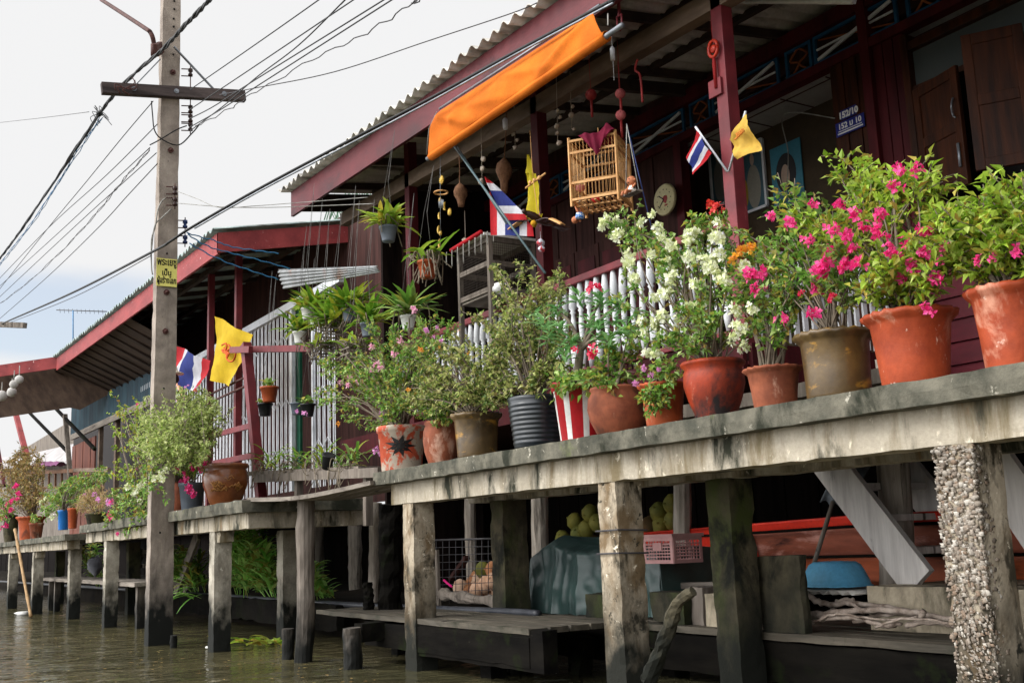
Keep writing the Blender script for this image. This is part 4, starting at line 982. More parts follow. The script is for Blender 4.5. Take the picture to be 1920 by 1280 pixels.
# ------------------------------------------------------------------ pots and plants
DENS = .5
GPN = 'potted plants on the near walkway'
def rv(s=1): return V((rnd.uniform(-1, 1), rnd.uniform(-1, 1), rnd.uniform(-1, 1))) * s
def foliage(base, blobs, n, L, W, leafm, stemm, root, density=9, spread=.05, twig=.006, trunk=.018, up=.3, name='foliage', leaf_from=.5, tipn=7):
    """stems arch from the soil to points in the measured crown, each carrying folded leaves along its outer part.
       blobs: (px, py, rx, ry, Y, weight) in photograph pixels"""
    fm = MB(); st = MB(); tot = sum(b[5] for b in blobs); tips = []
    n = int(n * DENS * (1.12 if root.get('group') == GPN else 1))
    if root.get('group') == GPN: blobs = [(b[0], b[1], b[2] * 1.22, b[3], b[4], b[5]) for b in blobs]; leaf_from = max(leaf_from, .56)
    for i in range(n):
        t = rnd.random() * tot
        for b in blobs:
            t -= b[5]
            if t <= 0: break
        while True:
            x, y, z = rnd.uniform(-1, 1), rnd.uniform(-1, 1), rnd.uniform(-1, 1)
            if x * x + y * y + z * z < 1: break
        q = A(b[0] + x * b[2], b[1] + y * b[3], Y=b[4]); 
        k = depth(q) / F; q = q + V((0, 1, 0)) * z * (b[2] + b[3]) * .5 * k
        s = base + V((rnd.uniform(-1, 1), rnd.uniform(-1, 1), 0)) * spread
        mid = s.lerp(q, .45) + V((0, 0, up * (q - s).length * .35)) + rv(.11) * (q - s).length
        c = curve_pts([s, mid, q], 7); m = len(c)
        heavy = rnd.random() < .3
        r0 = trunk * (.45 + .55 * rnd.random()) if heavy else twig
        st.tube(c, [r0 + (twig * .55 - r0) * j / (m - 1) for j in range(m)], 5)
        tips.append(q)
        for j in range(int(m * leaf_from), m):
            d = (c[min(j + 1, m - 1)] - c[j - 1]).normalized()
            for _ in range(density if j > m * .6 else density // 2):
                p = c[j] + rv(1) * spread * .55 + d * rnd.uniform(-.03, .03)
                ld = (d * .5 + rv(1) + V((0, 0, .15))).normalized()
                ll = L * rnd.uniform(.4, 1.25)
                fm.leaf(p, ld, V((rnd.uniform(-.6, .6), rnd.uniform(-.6, .6), 1)).normalized(), ll, W * rnd.uniform(.7, 1.15), .25, 0, rnd.uniform(0, .3))
        tw = rnd.randint(2, 4)      # side twigs crowd the tip with leaves
        for _ in range(tw):
            e = c[-1 - rnd.randint(0, 3)]; dv = ((c[-1] - c[-4]).normalized() + rv(.9)).normalized() * L * rnd.uniform(1.2, 2.6)
            st.tube([e, e + dv], twig * .4, 4)
            for k2 in range(tipn):
                p = e + dv * rnd.uniform(.2, 1.05) + rv(L * .22)
                fm.leaf(p, (dv.normalized() * .6 + rv(1)).normalized(), V((rnd.uniform(-.6, .6), rnd.uniform(-.6, .6), 1)).normalized(), L * rnd.uniform(.4, 1.25), W * rnd.uniform(.6, 1.2), rnd.uniform(.1, .5), 0, rnd.uniform(0, .5))
    o = obj(name, fm, leafm, root); obj('stem', st, stemm, root)
    return o
FLM = {}
def flower(root, px, py, Y, size, m, n=7, name='flower'):
    """one loose cluster of papery bracts; a shape per colour is shared by its copies"""
    key = (m.name, n); q = A(px, py, Y=Y); q = q + (CAM - q).normalized() * .13; size *= 1.25
    if key not in FLM or rnd.random() < .15:
        g = MB()
        for i in range(n):
            c = rv(1); c = c.normalized() * (.25 + .75 * rnd.random()) * (1 if n > 2 else .2)
            d0 = (c + rv(.5) + V((0, -.4, .2))).normalized()
            for k in range(3):
                a = 2 * PI * k / 3 + i; sd_ = d0.orthogonal().normalized(); d = d0 * .35 + (sd_ * math.cos(a) + d0.cross(sd_) * math.sin(a))
                g.leaf(c * .8, d, d0, .75, .62, .12)
        me = bpy.data.meshes.new('flower'); me.from_pydata([tuple(v) for v in g.v], [], g.f); me.materials.append(m); FLM[key] = me
    o = bpy.data.objects.new(name, FLM[key]); COL.objects.link(o); o.parent = root
    o.location = q - worldloc(root); o.scale = (size,) * 3; o.rotation_euler = (rnd.uniform(-.4, .4), rnd.uniform(-.4, .4), rnd.uniform(0, 6.28))
    return o
def pot(label, pxl, pxr, yrim, m, shape, Yc, zbase=None, extra=None, name='potted_plant', cat='potted plant', group=None, waves=0, n=40, rimm=None, ztop=None, taper=.7):
    zb = ZS if zbase is None else zbase
    xc = (pxl + pxr) / 2; top = A(xc, yrim, Y=Yc); dp = depth(top)
    R = (pxr - pxl) / 2 / F * dp; c = V((top.x, Yc, zb)); Hh = top.z - zb
    root = thing(name, label, cat, c, group)
    k = Hh; w_ = R * .045
    wave = None
    if shape == 'flower':      # straight taper with pie crust rim
        pr = [(R * taper * .96, 0), (R * taper, k * .02), (R * taper * 1.03, k * .06), (R * (taper + (.86 - taper) * .5), k * .45), (R * .86, k * .84), (R * .9, k * .88), (R, k * .93), (R * 1.02, k * .97), (R * .98, k), (R * .84, k * .98), (R * .8, k * .86)]; wave = (5, 17, w_, 9)
    elif shape == 'round':     # swelling bowl with pie crust rim
        pr = [(R * .62, 0), (R * .64, k * .03), (R * .66, k * .12), (R * .82, k * .35), (R * .94, k * .6), (R * .93, k * .78), (R * .87, k * .87), (R * .98, k * .93), (R * 1.0, k * .97), (R * .95, k), (R * .82, k * .97), (R * .8, k * .86)]; wave = (6, 20, w_, 10)
    elif shape == 'globe':
        pr = [(R * .68, 0), (R * .72, k * .03), (R * .92, k * .3), (R, k * .55), (R * .96, k * .78), (R * .86, k * .9), (R * .9, k * .95), (R * .88, k), (R * .76, k * .98), (R * .74, k * .88)]
    elif shape == 'ribbed':
        pr = [(R * .8, 0), (R * .82, k * .04)]
        for i in range(9):
            z0 = .08 + .09 * i; rr = R * (.82 + .14 * min(1, z0 * 1.3)); pr += [(rr, k * z0), (rr * 1.025, k * (z0 + .02)), (rr * 1.025, k * (z0 + .05)), (rr, k * (z0 + .07))]
        pr += [(R * .99, k * .93), (R, k * .97), (R * .98, k), (R * .9, k * .98), (R * .88, k * .88)]
    elif shape == 'straight':
        pr = [(R * taper, 0), (R * taper * 1.02, k * .02), (R * .92, k * .86), (R * .98, k * .88), (R, k * .98), (R * .98, k), (R * .88, k * .98), (R * .86, k * .88)]
    else:                      # glazed jar with rolled rim
        pr = [(R * .6, 0), (R * .62, k * .04), (R * .76, k * .22), (R * .93, k * .5), (R * .97, k * .68), (R * .93, k * .82), (R * .88, k * .88), (R * .98, k * .92), (R, k * .96), (R * .96, k), (R * .82, k * .98), (R * .8, k * .88)]
    g = MB(); g.lathe(c, pr, n, wave=wave); obj('pot', g, m, root)
    rs, zs_ = pr[-1]; g = MB(); g.grid(lambda u, v: c + V((rs * .99 * u * math.cos(2 * PI * v), rs * .99 * u * math.sin(2 * PI * v), zs_ + .01 + .02 * noise.noise(V((u * 4, v * 6, R))))), 4, 18); obj('soil', g, m_soil, root)
    root['_soil'] = [c.x, c.y, c.z + zs_]
    return root, c + V((0, 0, zs_)), R, c
def fl(root, pts, m, size, Y=4.5, n=7, jit=0):
    for p in pts:
        flower(root, p[0], p[1], (p[2] if len(p) > 2 else Y), size * rnd.uniform(.8, 1.2), m, n)
PT = []
# 1 far right
r, s, R_, c = pot('large bright terracotta pot at the right edge with lime green foliage', 1814, 1965, 540, m_terra, 'flower', 4.55, group=GPN); PT.append(r)
foliage(s, [(1870, 455, 100, 65, 4.5, 3), (1905, 385, 60, 45, 4.6, 1.2), (1800, 480, 60, 50, 4.5, 1.6), (1830, 415, 50, 30, 4.55, .8)], 112, 0.065, 0.036, L_lime, m_bark, r, density=7)
fl(r, [(1738, 433), (1772, 463), (1835, 487), (1858, 483), (1905, 470), (1760, 488)], L_pink, .024, 4.42, 6)
# 2
r, s, R_, c = pot('large bright terracotta pot with scalloped rim and tall bougainvillea', 1620, 1788, 588, m_terra, 'flower', 4.53, group=GPN); PT.append(r)
foliage(s, [(1598, 318, 28, 24, 4.7, .5), (1640, 350, 60, 40, 4.7, 1.1), (1712, 345, 36, 36, 4.65, .8), (1690, 410, 70, 50, 4.6, 1.3), (1640, 440, 60, 50, 4.55, .9), (1720, 500, 80, 60, 4.45, 1.8), (1660, 530, 60, 45, 4.4, 1), (1575, 430, 50, 60, 4.6, .6)], 108, 0.0616, 0.0336, L_lime, m_bark, r, density=6)
fl(r, [(1688, 315), (1605, 403), (1575, 386), (1640, 427), (1665, 470), (1622, 425), (1598, 466), (1700, 455), (1590, 495), (1740, 580, 4.35), (1680, 350), (1560, 463), (1720, 318), (1650, 445), (1680, 480), (1710, 500), (1755, 520), (1650, 400), (1735, 470), (1690, 520), (1730, 430)], L_pink, .03, 4.45, 8)
# 3
r, s, R_, c = pot('squat olive brown glazed pot with sparse pink bougainvillea', 1490, 1636, 625, m_glaze, 'flower', 4.53, group=GPN, taper=.78); PT.append(r)
foliage(s, [(1490, 395, 46, 36, 4.7, 1), (1545, 440, 60, 50, 4.6, 1.2), (1500, 500, 70, 55, 4.5, 1.2), (1570, 520, 70, 50, 4.45, 1), (1450, 450, 40, 50, 4.6, .7)], 62, 0.0582, 0.0324, L_mid, m_bark, r, density=6)
fl(r, [(1525, 381), (1447, 404), (1551, 487), (1540, 500), (1527, 523), (1532, 540), (1524, 585, 4.4), (1465, 598, 4.4), (1590, 443), (1480, 420), (1560, 430), (1515, 450), (1535, 512), (1545, 505), (1585, 500), (1610, 495)], L_pink, .03, 4.42, 8)
fl(r, [(1500, 547), (1560, 552), (1555, 560), (1575, 500)], L_rose, .018, 4.4, 5)
# 4
r, s, R_, c = pot('small dull terracotta pot with scalloped rim left of the olive glazed pot', 1394, 1503, 690, m_terra_dull, 'flower', 4.5, group=GPN); PT.append(r)
foliage(s, [(1440, 600, 50, 55, 4.5, 1), (1420, 520, 50, 60, 4.6, .8), (1345, 410, 25, 35, 4.8, .5), (1460, 540, 40, 50, 4.5, .6)], 40, 0.056, 0.0312, L_mid, m_bark, r, density=5)
fl(r, [(1333, 382, 4.85), (1345, 388, 4.85), (1338, 396, 4.85)], L_red, .028, 4.7, 7)
fl(r, [(1395, 470), (1407, 466), (1378, 486)], L_orange, .032, 4.55, 8)
fl(r, [(1403, 515), (1412, 518), (1420, 542), (1425, 512)], L_pink, .03, 4.5, 8)
# 5
r, s, R_, c = pot('round smoke blackened terracotta pot holding the cream bougainvillea', 1275, 1397, 678, m_terra_black, 'round', 4.52, group=GPN); PT.append(r)
fo = foliage(s, [(1320, 460, 70, 50, 4.6, 1.2), (1240, 480, 60, 40, 4.65, .9), (1270, 555, 90, 60, 4.5, 1.5), (1370, 570, 70, 70, 4.45, 1.3), (1180, 430, 40, 26, 4.75, .5), (1230, 620, 60, 50, 4.4, .9), (1330, 630, 80, 40, 4.45, .8)], 105, 0.0493, 0.03, L_mid, m_bark, r, density=5)
cw = [(1141, 411, 4.75), (1162, 408, 4.75), (1212, 402, 4.75), (1190, 480), (1170, 497), (1220, 470), (1245, 440), (1265, 455), (1290, 432), (1305, 445), (1330, 430), (1345, 440), (1300, 480), (1260, 490), (1320, 500), (1222, 545), (1240, 540), (1270, 520), (1345, 480), (1290, 560), (1240, 590), (1200, 600), (1215, 625), (1190, 625), (1230, 655), (1310, 530), (1360, 520), (1385, 545), (1370, 590), (1345, 610), (1395, 600), (1410, 570), (1300, 640), (1265, 600), (1185, 520), (1150, 440), (1400, 500), (1320, 580), (1390, 640), (1250, 510)]
for p in cw + cw[::2]: fl(r, [(p[0] + rnd.uniform(-14, 14), p[1] + rnd.uniform(-14, 14), p[2] if len(p) > 2 else rnd.uniform(4.38, 4.6))], L_white, .036, n=10)
# 6
r, s, R_, c = pot('shallow sloping terracotta pot with a few lilac flowers', 1195, 1288, 720, m_terra_orange, 'flower', 4.47, group=GPN); PT.append(r)
foliage(s, [(1225, 700, 40, 24, 4.4, 1), (1230, 750, 26, 20, 4.32, .8), (1260, 690, 30, 20, 4.5, .6)], 26, 0.048, 0.03, L_mid, m_bark, r, density=4, up=.6)
fl(r, [(1207, 692), (1220, 703), (1236, 693), (1193, 720)], L_lilac, .02, 4.36, 6)
# 7
r, s, R_, c = pot('fat rounded brown terracotta pot with trailing leaves', 1099, 1213, 727, m_terra_dull, 'globe', 4.45, group=GPN); PT.append(r)
foliage(s, [(1110, 716, 80, 14, 4.35, 1.3), (1140, 650, 60, 40, 4.5, .8), (1065, 725, 30, 12, 4.3, .6), (1170, 690, 60, 26, 4.5, 1)], 50, 0.056, 0.0408, L_mid, m_bark, r, density=5, up=.5)
# 8 striped bucket with desert rose
r, s, R_, c = pot('red and white striped bucket pot with a flowering desert rose', 1032, 1140, 718, m_white, 'straight', 4.47, group=GPN, taper=.72, n=48); PT.append(r)
po_ = [o for o in r.children if o.name.startswith('pot')][0]
ms_r = mat('red paint stripe', (176, 26, 34), (150, 20, 28), 6, rough=.45, bump=.1); ms_g = mat('green paint band', (24, 74, 62), (18, 56, 48), 6, rough=.45, bump=.1); ms_w = m_white
for x in (ms_r, ms_g): po_.data.materials.append(x)
for p_ in po_.data.polygons:
    ce = p_.center; a = math.atan2(ce.y, ce.x); k = int((a + PI) / (2 * PI) * 48 + .5)
    hz = ce.z / max(v.co.z for v in po_.data.vertices)
    if hz > .87 or hz < .03: p_.material_index = 1
    elif k % 3 != 0: p_.material_index = 2 if hz > .8 else 1
bm_ = po_.data
g = MB(); tr = curve_pts([s, s + V((.02, -.02, .14)), A(1092, 640, Y=4.46)], 6); g.tube(tr, [.045 - .026 * i / (len(tr) - 1) for i in range(len(tr))], 10, jit=.3); obj('trunk', g, m_bark, r)
fm = MB()
for (px, py, y, nl) in ((1045, 580, 4.42, 26), (1020, 605, 4.38, 22), (1070, 640, 4.38, 26), (1128, 560, 4.5, 26), (1160, 570, 4.5, 28), (1175, 615, 4.42, 26), (1105, 600, 4.36, 26), (1140, 640, 4.36, 24), (1060, 665, 4.34, 20), (1000, 595, 4.4, 14), (1190, 585, 4.5, 14), (1085, 560, 4.48, 22), (1030, 630, 4.36, 22), (1120, 620, 4.34, 24), (1150, 600, 4.4, 24), (1050, 610, 4.36, 24)):
    q = A(px, py, Y=y)
    for k in range(nl):
        a = rnd.uniform(0, 6.28); d = V((math.cos(a), math.sin(a), rnd.uniform(-.2, 1.1)))
        fm.leaf(q + V((0, 0, rnd.uniform(-.06, .03))), d, V((0, 0, 1)), rnd.uniform(.08, .14), .03, .2, 0, .2)
obj('foliage', fm, L_grey, r)
g = MB()
for (px, py, y) in ((1045, 580, 4.42), (1128, 560, 4.5), (1160, 570, 4.5), (1070, 640, 4.38), (1140, 640, 4.36)):
    c_ = curve_pts([tr[-1] - V((0, 0, .05)), tr[-1].lerp(A(px, py, Y=y), .5) + V((0, 0, .02)), A(px, py, Y=y)], 5); g.tube(c_, [.018 - .01 * i / (len(c_) - 1) for i in range(len(c_))], 7)
obj('stem', g, m_bark, r)
fl(r, [(1108, 545, 4.38), (1118, 540, 4.38)], L_rose, .042, n=4); fl(r, [(1080, 652, 4.32), (1108, 662, 4.32), (1112, 655, 4.3)], L_rose, .032, n=5)
# 9 black barrel
r, s, R_, c = pot('ribbed black plastic barrel pot with a tall dense shrub', 951, 1062, 745, mat('blue black plastic', (20, 30, 38), (14, 21, 27), 4, rough=.3, bump=.05, spec=.6), 'ribbed', 4.5, group=GPN, n=44); PT.append(r)
foliage(s, [(955, 500, 26, 18, 4.6, .5), (925, 510, 16, 20, 4.6, .25), (990, 550, 46, 26, 4.6, .9), (1030, 520, 28, 12, 4.6, .25), (960, 590, 50, 45, 4.55, 1.2), (985, 650, 60, 60, 4.5, 1.6), (940, 660, 50, 50, 4.45, 1), (1010, 700, 50, 40, 4.45, .9)], 150, 0.048, 0.03, L_olive, m_bark, r, density=6, leaf_from=.3)
# 10
r, s, R_, c = pot('mottled olive brown glazed pot with a wide thin shrub', 844, 941, 776, m_glaze, 'flower', 4.5, group=GPN, taper=.74); PT.append(r)
foliage(s, [(880, 690, 76, 46, 4.45, 1.4), (825, 660, 56, 40, 4.5, 1.1), (925, 720, 54, 44, 4.4, 1), (850, 740, 80, 30, 4.4, 1.2), (790, 720, 46, 44, 4.45, .8)], 190, 0.048, 0.03, L_olive, m_bark, r, density=6)
fl(r, [(790, 655), (827, 652), (1160 - 300, 620), (880, 660)], L_orange, .016, 4.38, 4)
# 11
r, s, R_, c = pot('small rounded terracotta pot squeezed between two larger pots', 792, 860, 790, m_terra_dull, 'globe', 4.5, group=GPN); PT.append(r)
foliage(s, [(790, 750, 40, 26, 4.4, 1), (830, 770, 36, 18, 4.38, 1)], 36, 0.048, 0.03, L_mid, m_bark, r, density=5)
# 12
m_mosaic = mat('painted pot with orange patches', (206, 92, 62), (176, 74, 48), 6, rough=.6, bump=.3, stains=(((178, 166, 150), 7, .48, .54, (1, 1, 1)), ((60, 48, 46), 13, .66, .7, (1, 1, 1))))
r, s, R_, c = pot('faded pot painted with a black star, orange patches and blush bougainvillea', 705, 799, 800, m_mosaic, 'straight', 4.5, group=GPN, taper=.78); PT.append(r)
st_ = MB(); cz = A(752, 838, Y=4.4); kk = CAM - c; ang0 = math.atan2(kk.y, kk.x); Rm = R_ * .88
def onpot(da, dz, e=.004): a = ang0 - .05 + da; return V((c.x + (Rm + e + .12 * R_ * (dz / .2)) * math.cos(a), c.y + (Rm + e + .12 * R_ * (dz / .2)) * math.sin(a), c.z + (A(752, 835, Y=4.4).z - c.z) + dz))
for k in range(9):
    a = 2 * PI * k / 9
    st_.add([onpot(.34 * math.cos(a - .35), .05 * math.sin(a - .35)), onpot(.78 * math.cos(a), .105 * math.sin(a)), onpot(.34 * math.cos(a + .35), .05 * math.sin(a + .35)), onpot(.1 * math.cos(a), .015 * math.sin(a), .006)], [(0, 1, 2, 3)])
for k in range(9):
    a, a2 = 2 * PI * k / 9, 2 * PI * (k + 1) / 9
    st_.add([onpot(0, 0, .007), onpot(.22 * math.cos(a), .035 * math.sin(a), .007), onpot(.22 * math.cos(a2), .035 * math.sin(a2), .007)], [(0, 1, 2)])
obj('painted_star', st_, m_ink, r)
foliage(s, [(690, 690, 70, 40, 4.45, 1.3), (635, 690, 34, 14, 4.5, .5), (760, 640, 70, 44, 4.5, 1), (800, 620, 36, 24, 4.5, .5), (690, 760, 80, 44, 4.4, 1.5), (770, 710, 70, 50, 4.4, 1.3), (645, 740, 36, 44, 4.45, .8)], 190, 0.048, 0.03, L_mid, m_bark, r, density=6, up=.35)
fl(r, [(652, 722), (640, 718), (655, 708), (672, 714), (707, 683), (712, 690), (700, 690), (738, 663, 4.4), (696, 650), (775, 580, 4.45), (750, 636)], L_blush, .03, 4.38, 7)
fl(r, [(800, 620, 4.42), (812, 632, 4.42), (820, 615, 4.42), (826, 640, 4.42), (715, 775)], L_lilac, .024, 4.38, 6)
fl(r, [(765, 730), (790, 655), (634, 796)], L_orange, .024, 4.36, 5)
# ---------------------------------------------------------------- far walkway pots
GFP = 'potted plants on the far walkway'
r, s, R_, c = pot('brown glazed dragon jar with ochre relief on the far walkway corner', 379, 466, 870, m_jar, 'jar', 4.02, zbase=1.615, group=GFP, n=48)
rel = MB(); a0 = math.atan2(CAM.y - c.y, CAM.x - c.x)
H_ = s.z - c.z
for k in range(26):
    a = a0 + rnd.uniform(-.75, .55); z = H_ * rnd.uniform(.42, .78); rr = R_ * .955
    pth = []
    for j in range(5):
        aa = a + j * .05 * rnd.choice((1, 1.5)); zz = z + .02 * math.sin(j * 1.7 + k); rq = R_ * (.76 + (.93 - .76) * (zz / H_ - .2) / .3 if zz < H_ * .5 else .955); pth.append(c + V((rq * math.cos(aa), rq * math.sin(aa), zz)))
    rel.tube(pth, .007, 5)
obj('dragon_relief', rel, m_jarfig, r)
r, s, R_, c = pot('grey black plastic pot with hanging magenta bougainvillea', 335, 385, 905, m_greyplastic, 'straight', 3.8, zbase=1.6, group=GFP, taper=.72)
foliage(s, [(350, 880, 36, 20, 3.8, 1), (380, 875, 20, 20, 3.8, .6)], 26, 0.048, 0.03, L_mid, m_bark, r, density=4)
fl(r, [(325, 882), (332, 880), (345, 887), (350, 900), (343, 906), (355, 912), (362, 925), (352, 918), (360, 875), (372, 868), (376, 880), (383, 866), (347, 895), (318, 885)], L_pink, .034, 3.72, 8)
r, s, R_, c = pot('tall ochre pot half hidden right of the utility pole', 318, 352, 895, m_terra_dull, 'globe', 4.3, zbase=1.6, group=GFP)
foliage(s, [(350, 800, 56, 50, 3.7, 2), (305, 840, 36, 34, 3.05, 1.3), (352, 745, 24, 18, 3.9, .4), (380, 775, 30, 36, 3.8, .8), (300, 800, 24, 28, 3.08, .8), (340, 850, 50, 26, 3.3, .8)], 420, 0.048, 0.03, L_pale, m_bark, r, density=8, leaf_from=.45)
fl(r, [(348, 726), (353, 722), (310, 790), (322, 772), (370, 727)], L_lilac, .022, 4.1, 4)
r, s, R_, c = pot('ochre and terracotta pot with a bare branched bougainvillea left of the pole', 250, 290, 955, m_terra_dull, 'straight', 4.2, zbase=1.6, group=GFP)
foliage(s, [(245, 760, 30, 30, 4.3, .8), (225, 800, 20, 22, 4.3, .5), (255, 850, 40, 40, 4.2, .8), (238, 742, 8, 8, 4.3, .2), (260, 880, 50, 40, 4.1, 1)], 60, 0.0672, 0.048, L_lime, m_bark, r, density=3, leaf_from=.6)
fl(r, [(257, 758), (255, 930 - 50)], L_pink, .03, 4.1, 4)
foliage(s, [(255, 930, 40, 20, 3.7, 1), (240, 960, 50, 20, 3.55, 1), (290, 905, 30, 20, 3.1, .8), (225, 985, 30, 12, 3.5, .4)], 60, 0.0672, 0.048, L_mid, m_bark, r, density=4, name='trailing_foliage', up=.6)
fl(r, [(240, 912), (255, 920), (268, 905), (250, 925), (262, 912), (300, 888), (310, 880), (262, 940), (296, 925)], L_white, .04, 3.5, 6); fl(r, [(300, 890), (312, 882), (290, 898), (305, 900)], L_white, .04, 3.05, 6)
fl(r, [(207, 940), (206, 962), (207, 970), (220, 1000)], L_pink, .035, 3.5, 6)
r, s, R_, c = pot('bright blue plastic tub at the end of the raised far slab', 109, 130, 956, m_bluebucket, 'straight', 3.75, zbase=1.6, group=GFP, taper=.8)
foliage(s, [(135, 925, 36, 26, 3.9, 1.5), (100, 950, 24, 26, 3.8, 1), (165, 905, 30, 20, 4, .8), (180, 890, 26, 16, 4, .6)], 110, 0.0672, 0.0432, L_mid, m_bark, r, density=5)
fl(r, [(78, 940), (82, 962), (98, 970), (86, 935)], L_white, .05, 3.6, 5); fl(r, [(158, 927), (176, 925)], L_lilac, .035, 3.7, 5)
r, s, R_, c = pot('orange clay pot right of the blue tub', 127, 147, 952, m_terra_orange, 'straight', 3.75, zbase=1.6, group=GFP)
r, s, R_, c = pot('low row pot with rosy grass like plant left of the bare bougainvillea', 160, 200, 962, m_moss, 'straight', 3.85, zbase=1.6, group=GFP)
foliage(s, [(185, 935, 36, 22, 3.85, 1), (170, 945, 22, 16, 3.8, .6)], 90, .07, .012, leafmat('rosy grass', [(176, 160, 90), (190, 140, 110), (150, 160, 80), (200, 170, 130)]), m_bark, r, density=6)
fl(r, [(203, 938), (204, 944), (184, 936)], L_lilac, .04, 3.7, 5)
r, s, R_, c = pot('wide scalloped orange pot with a tall bronze leaved shrub', 33, 84, 968, m_terra_orange, 'flower', 4.0, zbase=1.475, group=GFP)
foliage(s, [(45, 880, 34, 26, 4.1, 1.3), (60, 930, 34, 26, 4.0, 1.2), (25, 900, 30, 30, 4.1, .8), (50, 850, 18, 14, 4.2, .4)], 150, 0.1, 0.045, L_dry, m_barkbrown, r, density=5)
r, s, R_, c = pot('small clay pot in front of the wide scalloped orange one', 55, 82, 980, m_terra_dull, 'straight', 3.5, zbase=1.475, group=GFP)
foliage(s, [(68, 972, 10, 6, 3.5, 1)], 10, 0.048, 0.036, L_mid, m_bark, r, density=3)
r, s, R_, c = pot('dark jar with magenta bougainvillea at the far left edge', 8, 34, 965, m_moss, 'globe', 3.9, zbase=1.475, group=GFP)
foliage(s, [(15, 940, 30, 40, 3.8, 1), (5, 970, 26, 24, 3.7, .8)], 80, 0.07, 0.04, L_mid, m_bark, r, density=5)
fl(r, [(5, 955), (15, 945), (22, 938), (8, 970), (12, 985), (2, 990), (30, 910), (35, 925), (20, 955), (0, 960), (32, 935)], L_pink, .06, 3.6, 8)
# ---------------------------------------------------------------- trough of orchids on the old timber between the walkways
TB = A(500, 905, Y=4.75); TE = A(705, 880, Y=4.75)
g = MB(); g.beam(A(478, 888, Y=4.95), A(712, 878, Y=4.95), .5, .05); g.beam(A(478, 897, Y=4.68), A(712, 885, Y=4.68), .05, .1)
for x in (560, 690): g.beam(A(x, 985, Y=4.75), A(x, 885, Y=4.75), .08, .08, up=(0, 1, 0))
tag(obj('plant_shelf', g, m_tide), 'old dark plank shelf of orchids between the two walkways', 'shelf')
for (px, py, n_, L_, lab, mm) in ((505, 850, 22, .34, 'loose orchid clump at the left end of the old plank shelf', L_orchid), (560, 830, 30, .34, 'tall bright orchid clump in the middle of the old plank shelf', L_mid), (615, 850, 26, .3, 'dense orchid clump right of middle on the old plank shelf', L_orchid), (665, 845, 26, .28, 'dark leaved orchid clump at the right end of the old plank shelf', L_mid)):
    q = A(px, 884, Y=4.82)
    t_ = thing('orchid_plant', lab, 'plant', q, 'orchids on the plank shelf')
    g = MB()
    for k in range(n_):
        a = rnd.uniform(0, 6.28); p = q + V((rnd.uniform(-.22, .22), rnd.uniform(-.12, .12), rnd.uniform(.0, .22)))
        g.strap(p, V((math.cos(a) * .8, math.sin(a) * .8, rnd.uniform(.3, 1.4))), L_ * rnd.uniform(.6, 1.1), .035, rnd.uniform(.6, 1.8))
    obj('foliage', g, mm, t_)
    g = MB()
    for k in range(16):
        p = q + V((rnd.uniform(-.2, .2), rnd.uniform(-.14, .05), rnd.uniform(-.02, .06)))
        g.tube(curve_pts([p, p + V((rnd.uniform(-.12, .12), -.1, rnd.uniform(-.05, .2))), p + V((rnd.uniform(-.3, .3), -.16, rnd.uniform(-.28, .1)))], 5), .005, 5)
    obj('aerial_root', g, m_root, t_)
    if px == 560: fl(t_, [(558, 770, 4.6), (570, 775, 4.6)], L_lilac, .035, n=4)
    if px == 665: fl(t_, [(705, 843, 4.6), (716, 848, 4.6)], L_lilac, .035, n=4)
g = MB(); q = A(612, 878, Y=4.7); g.lathe(q, [(.05, 0), (.075, .16), (.08, .17), (.06, .165)], 20, axis=Matrix.Rotation(.5, 3, 'Y')); tag(obj('plastic_pot', g, m_blackplastic), 'tipped black plastic pot on the orchid shelf', 'pot')
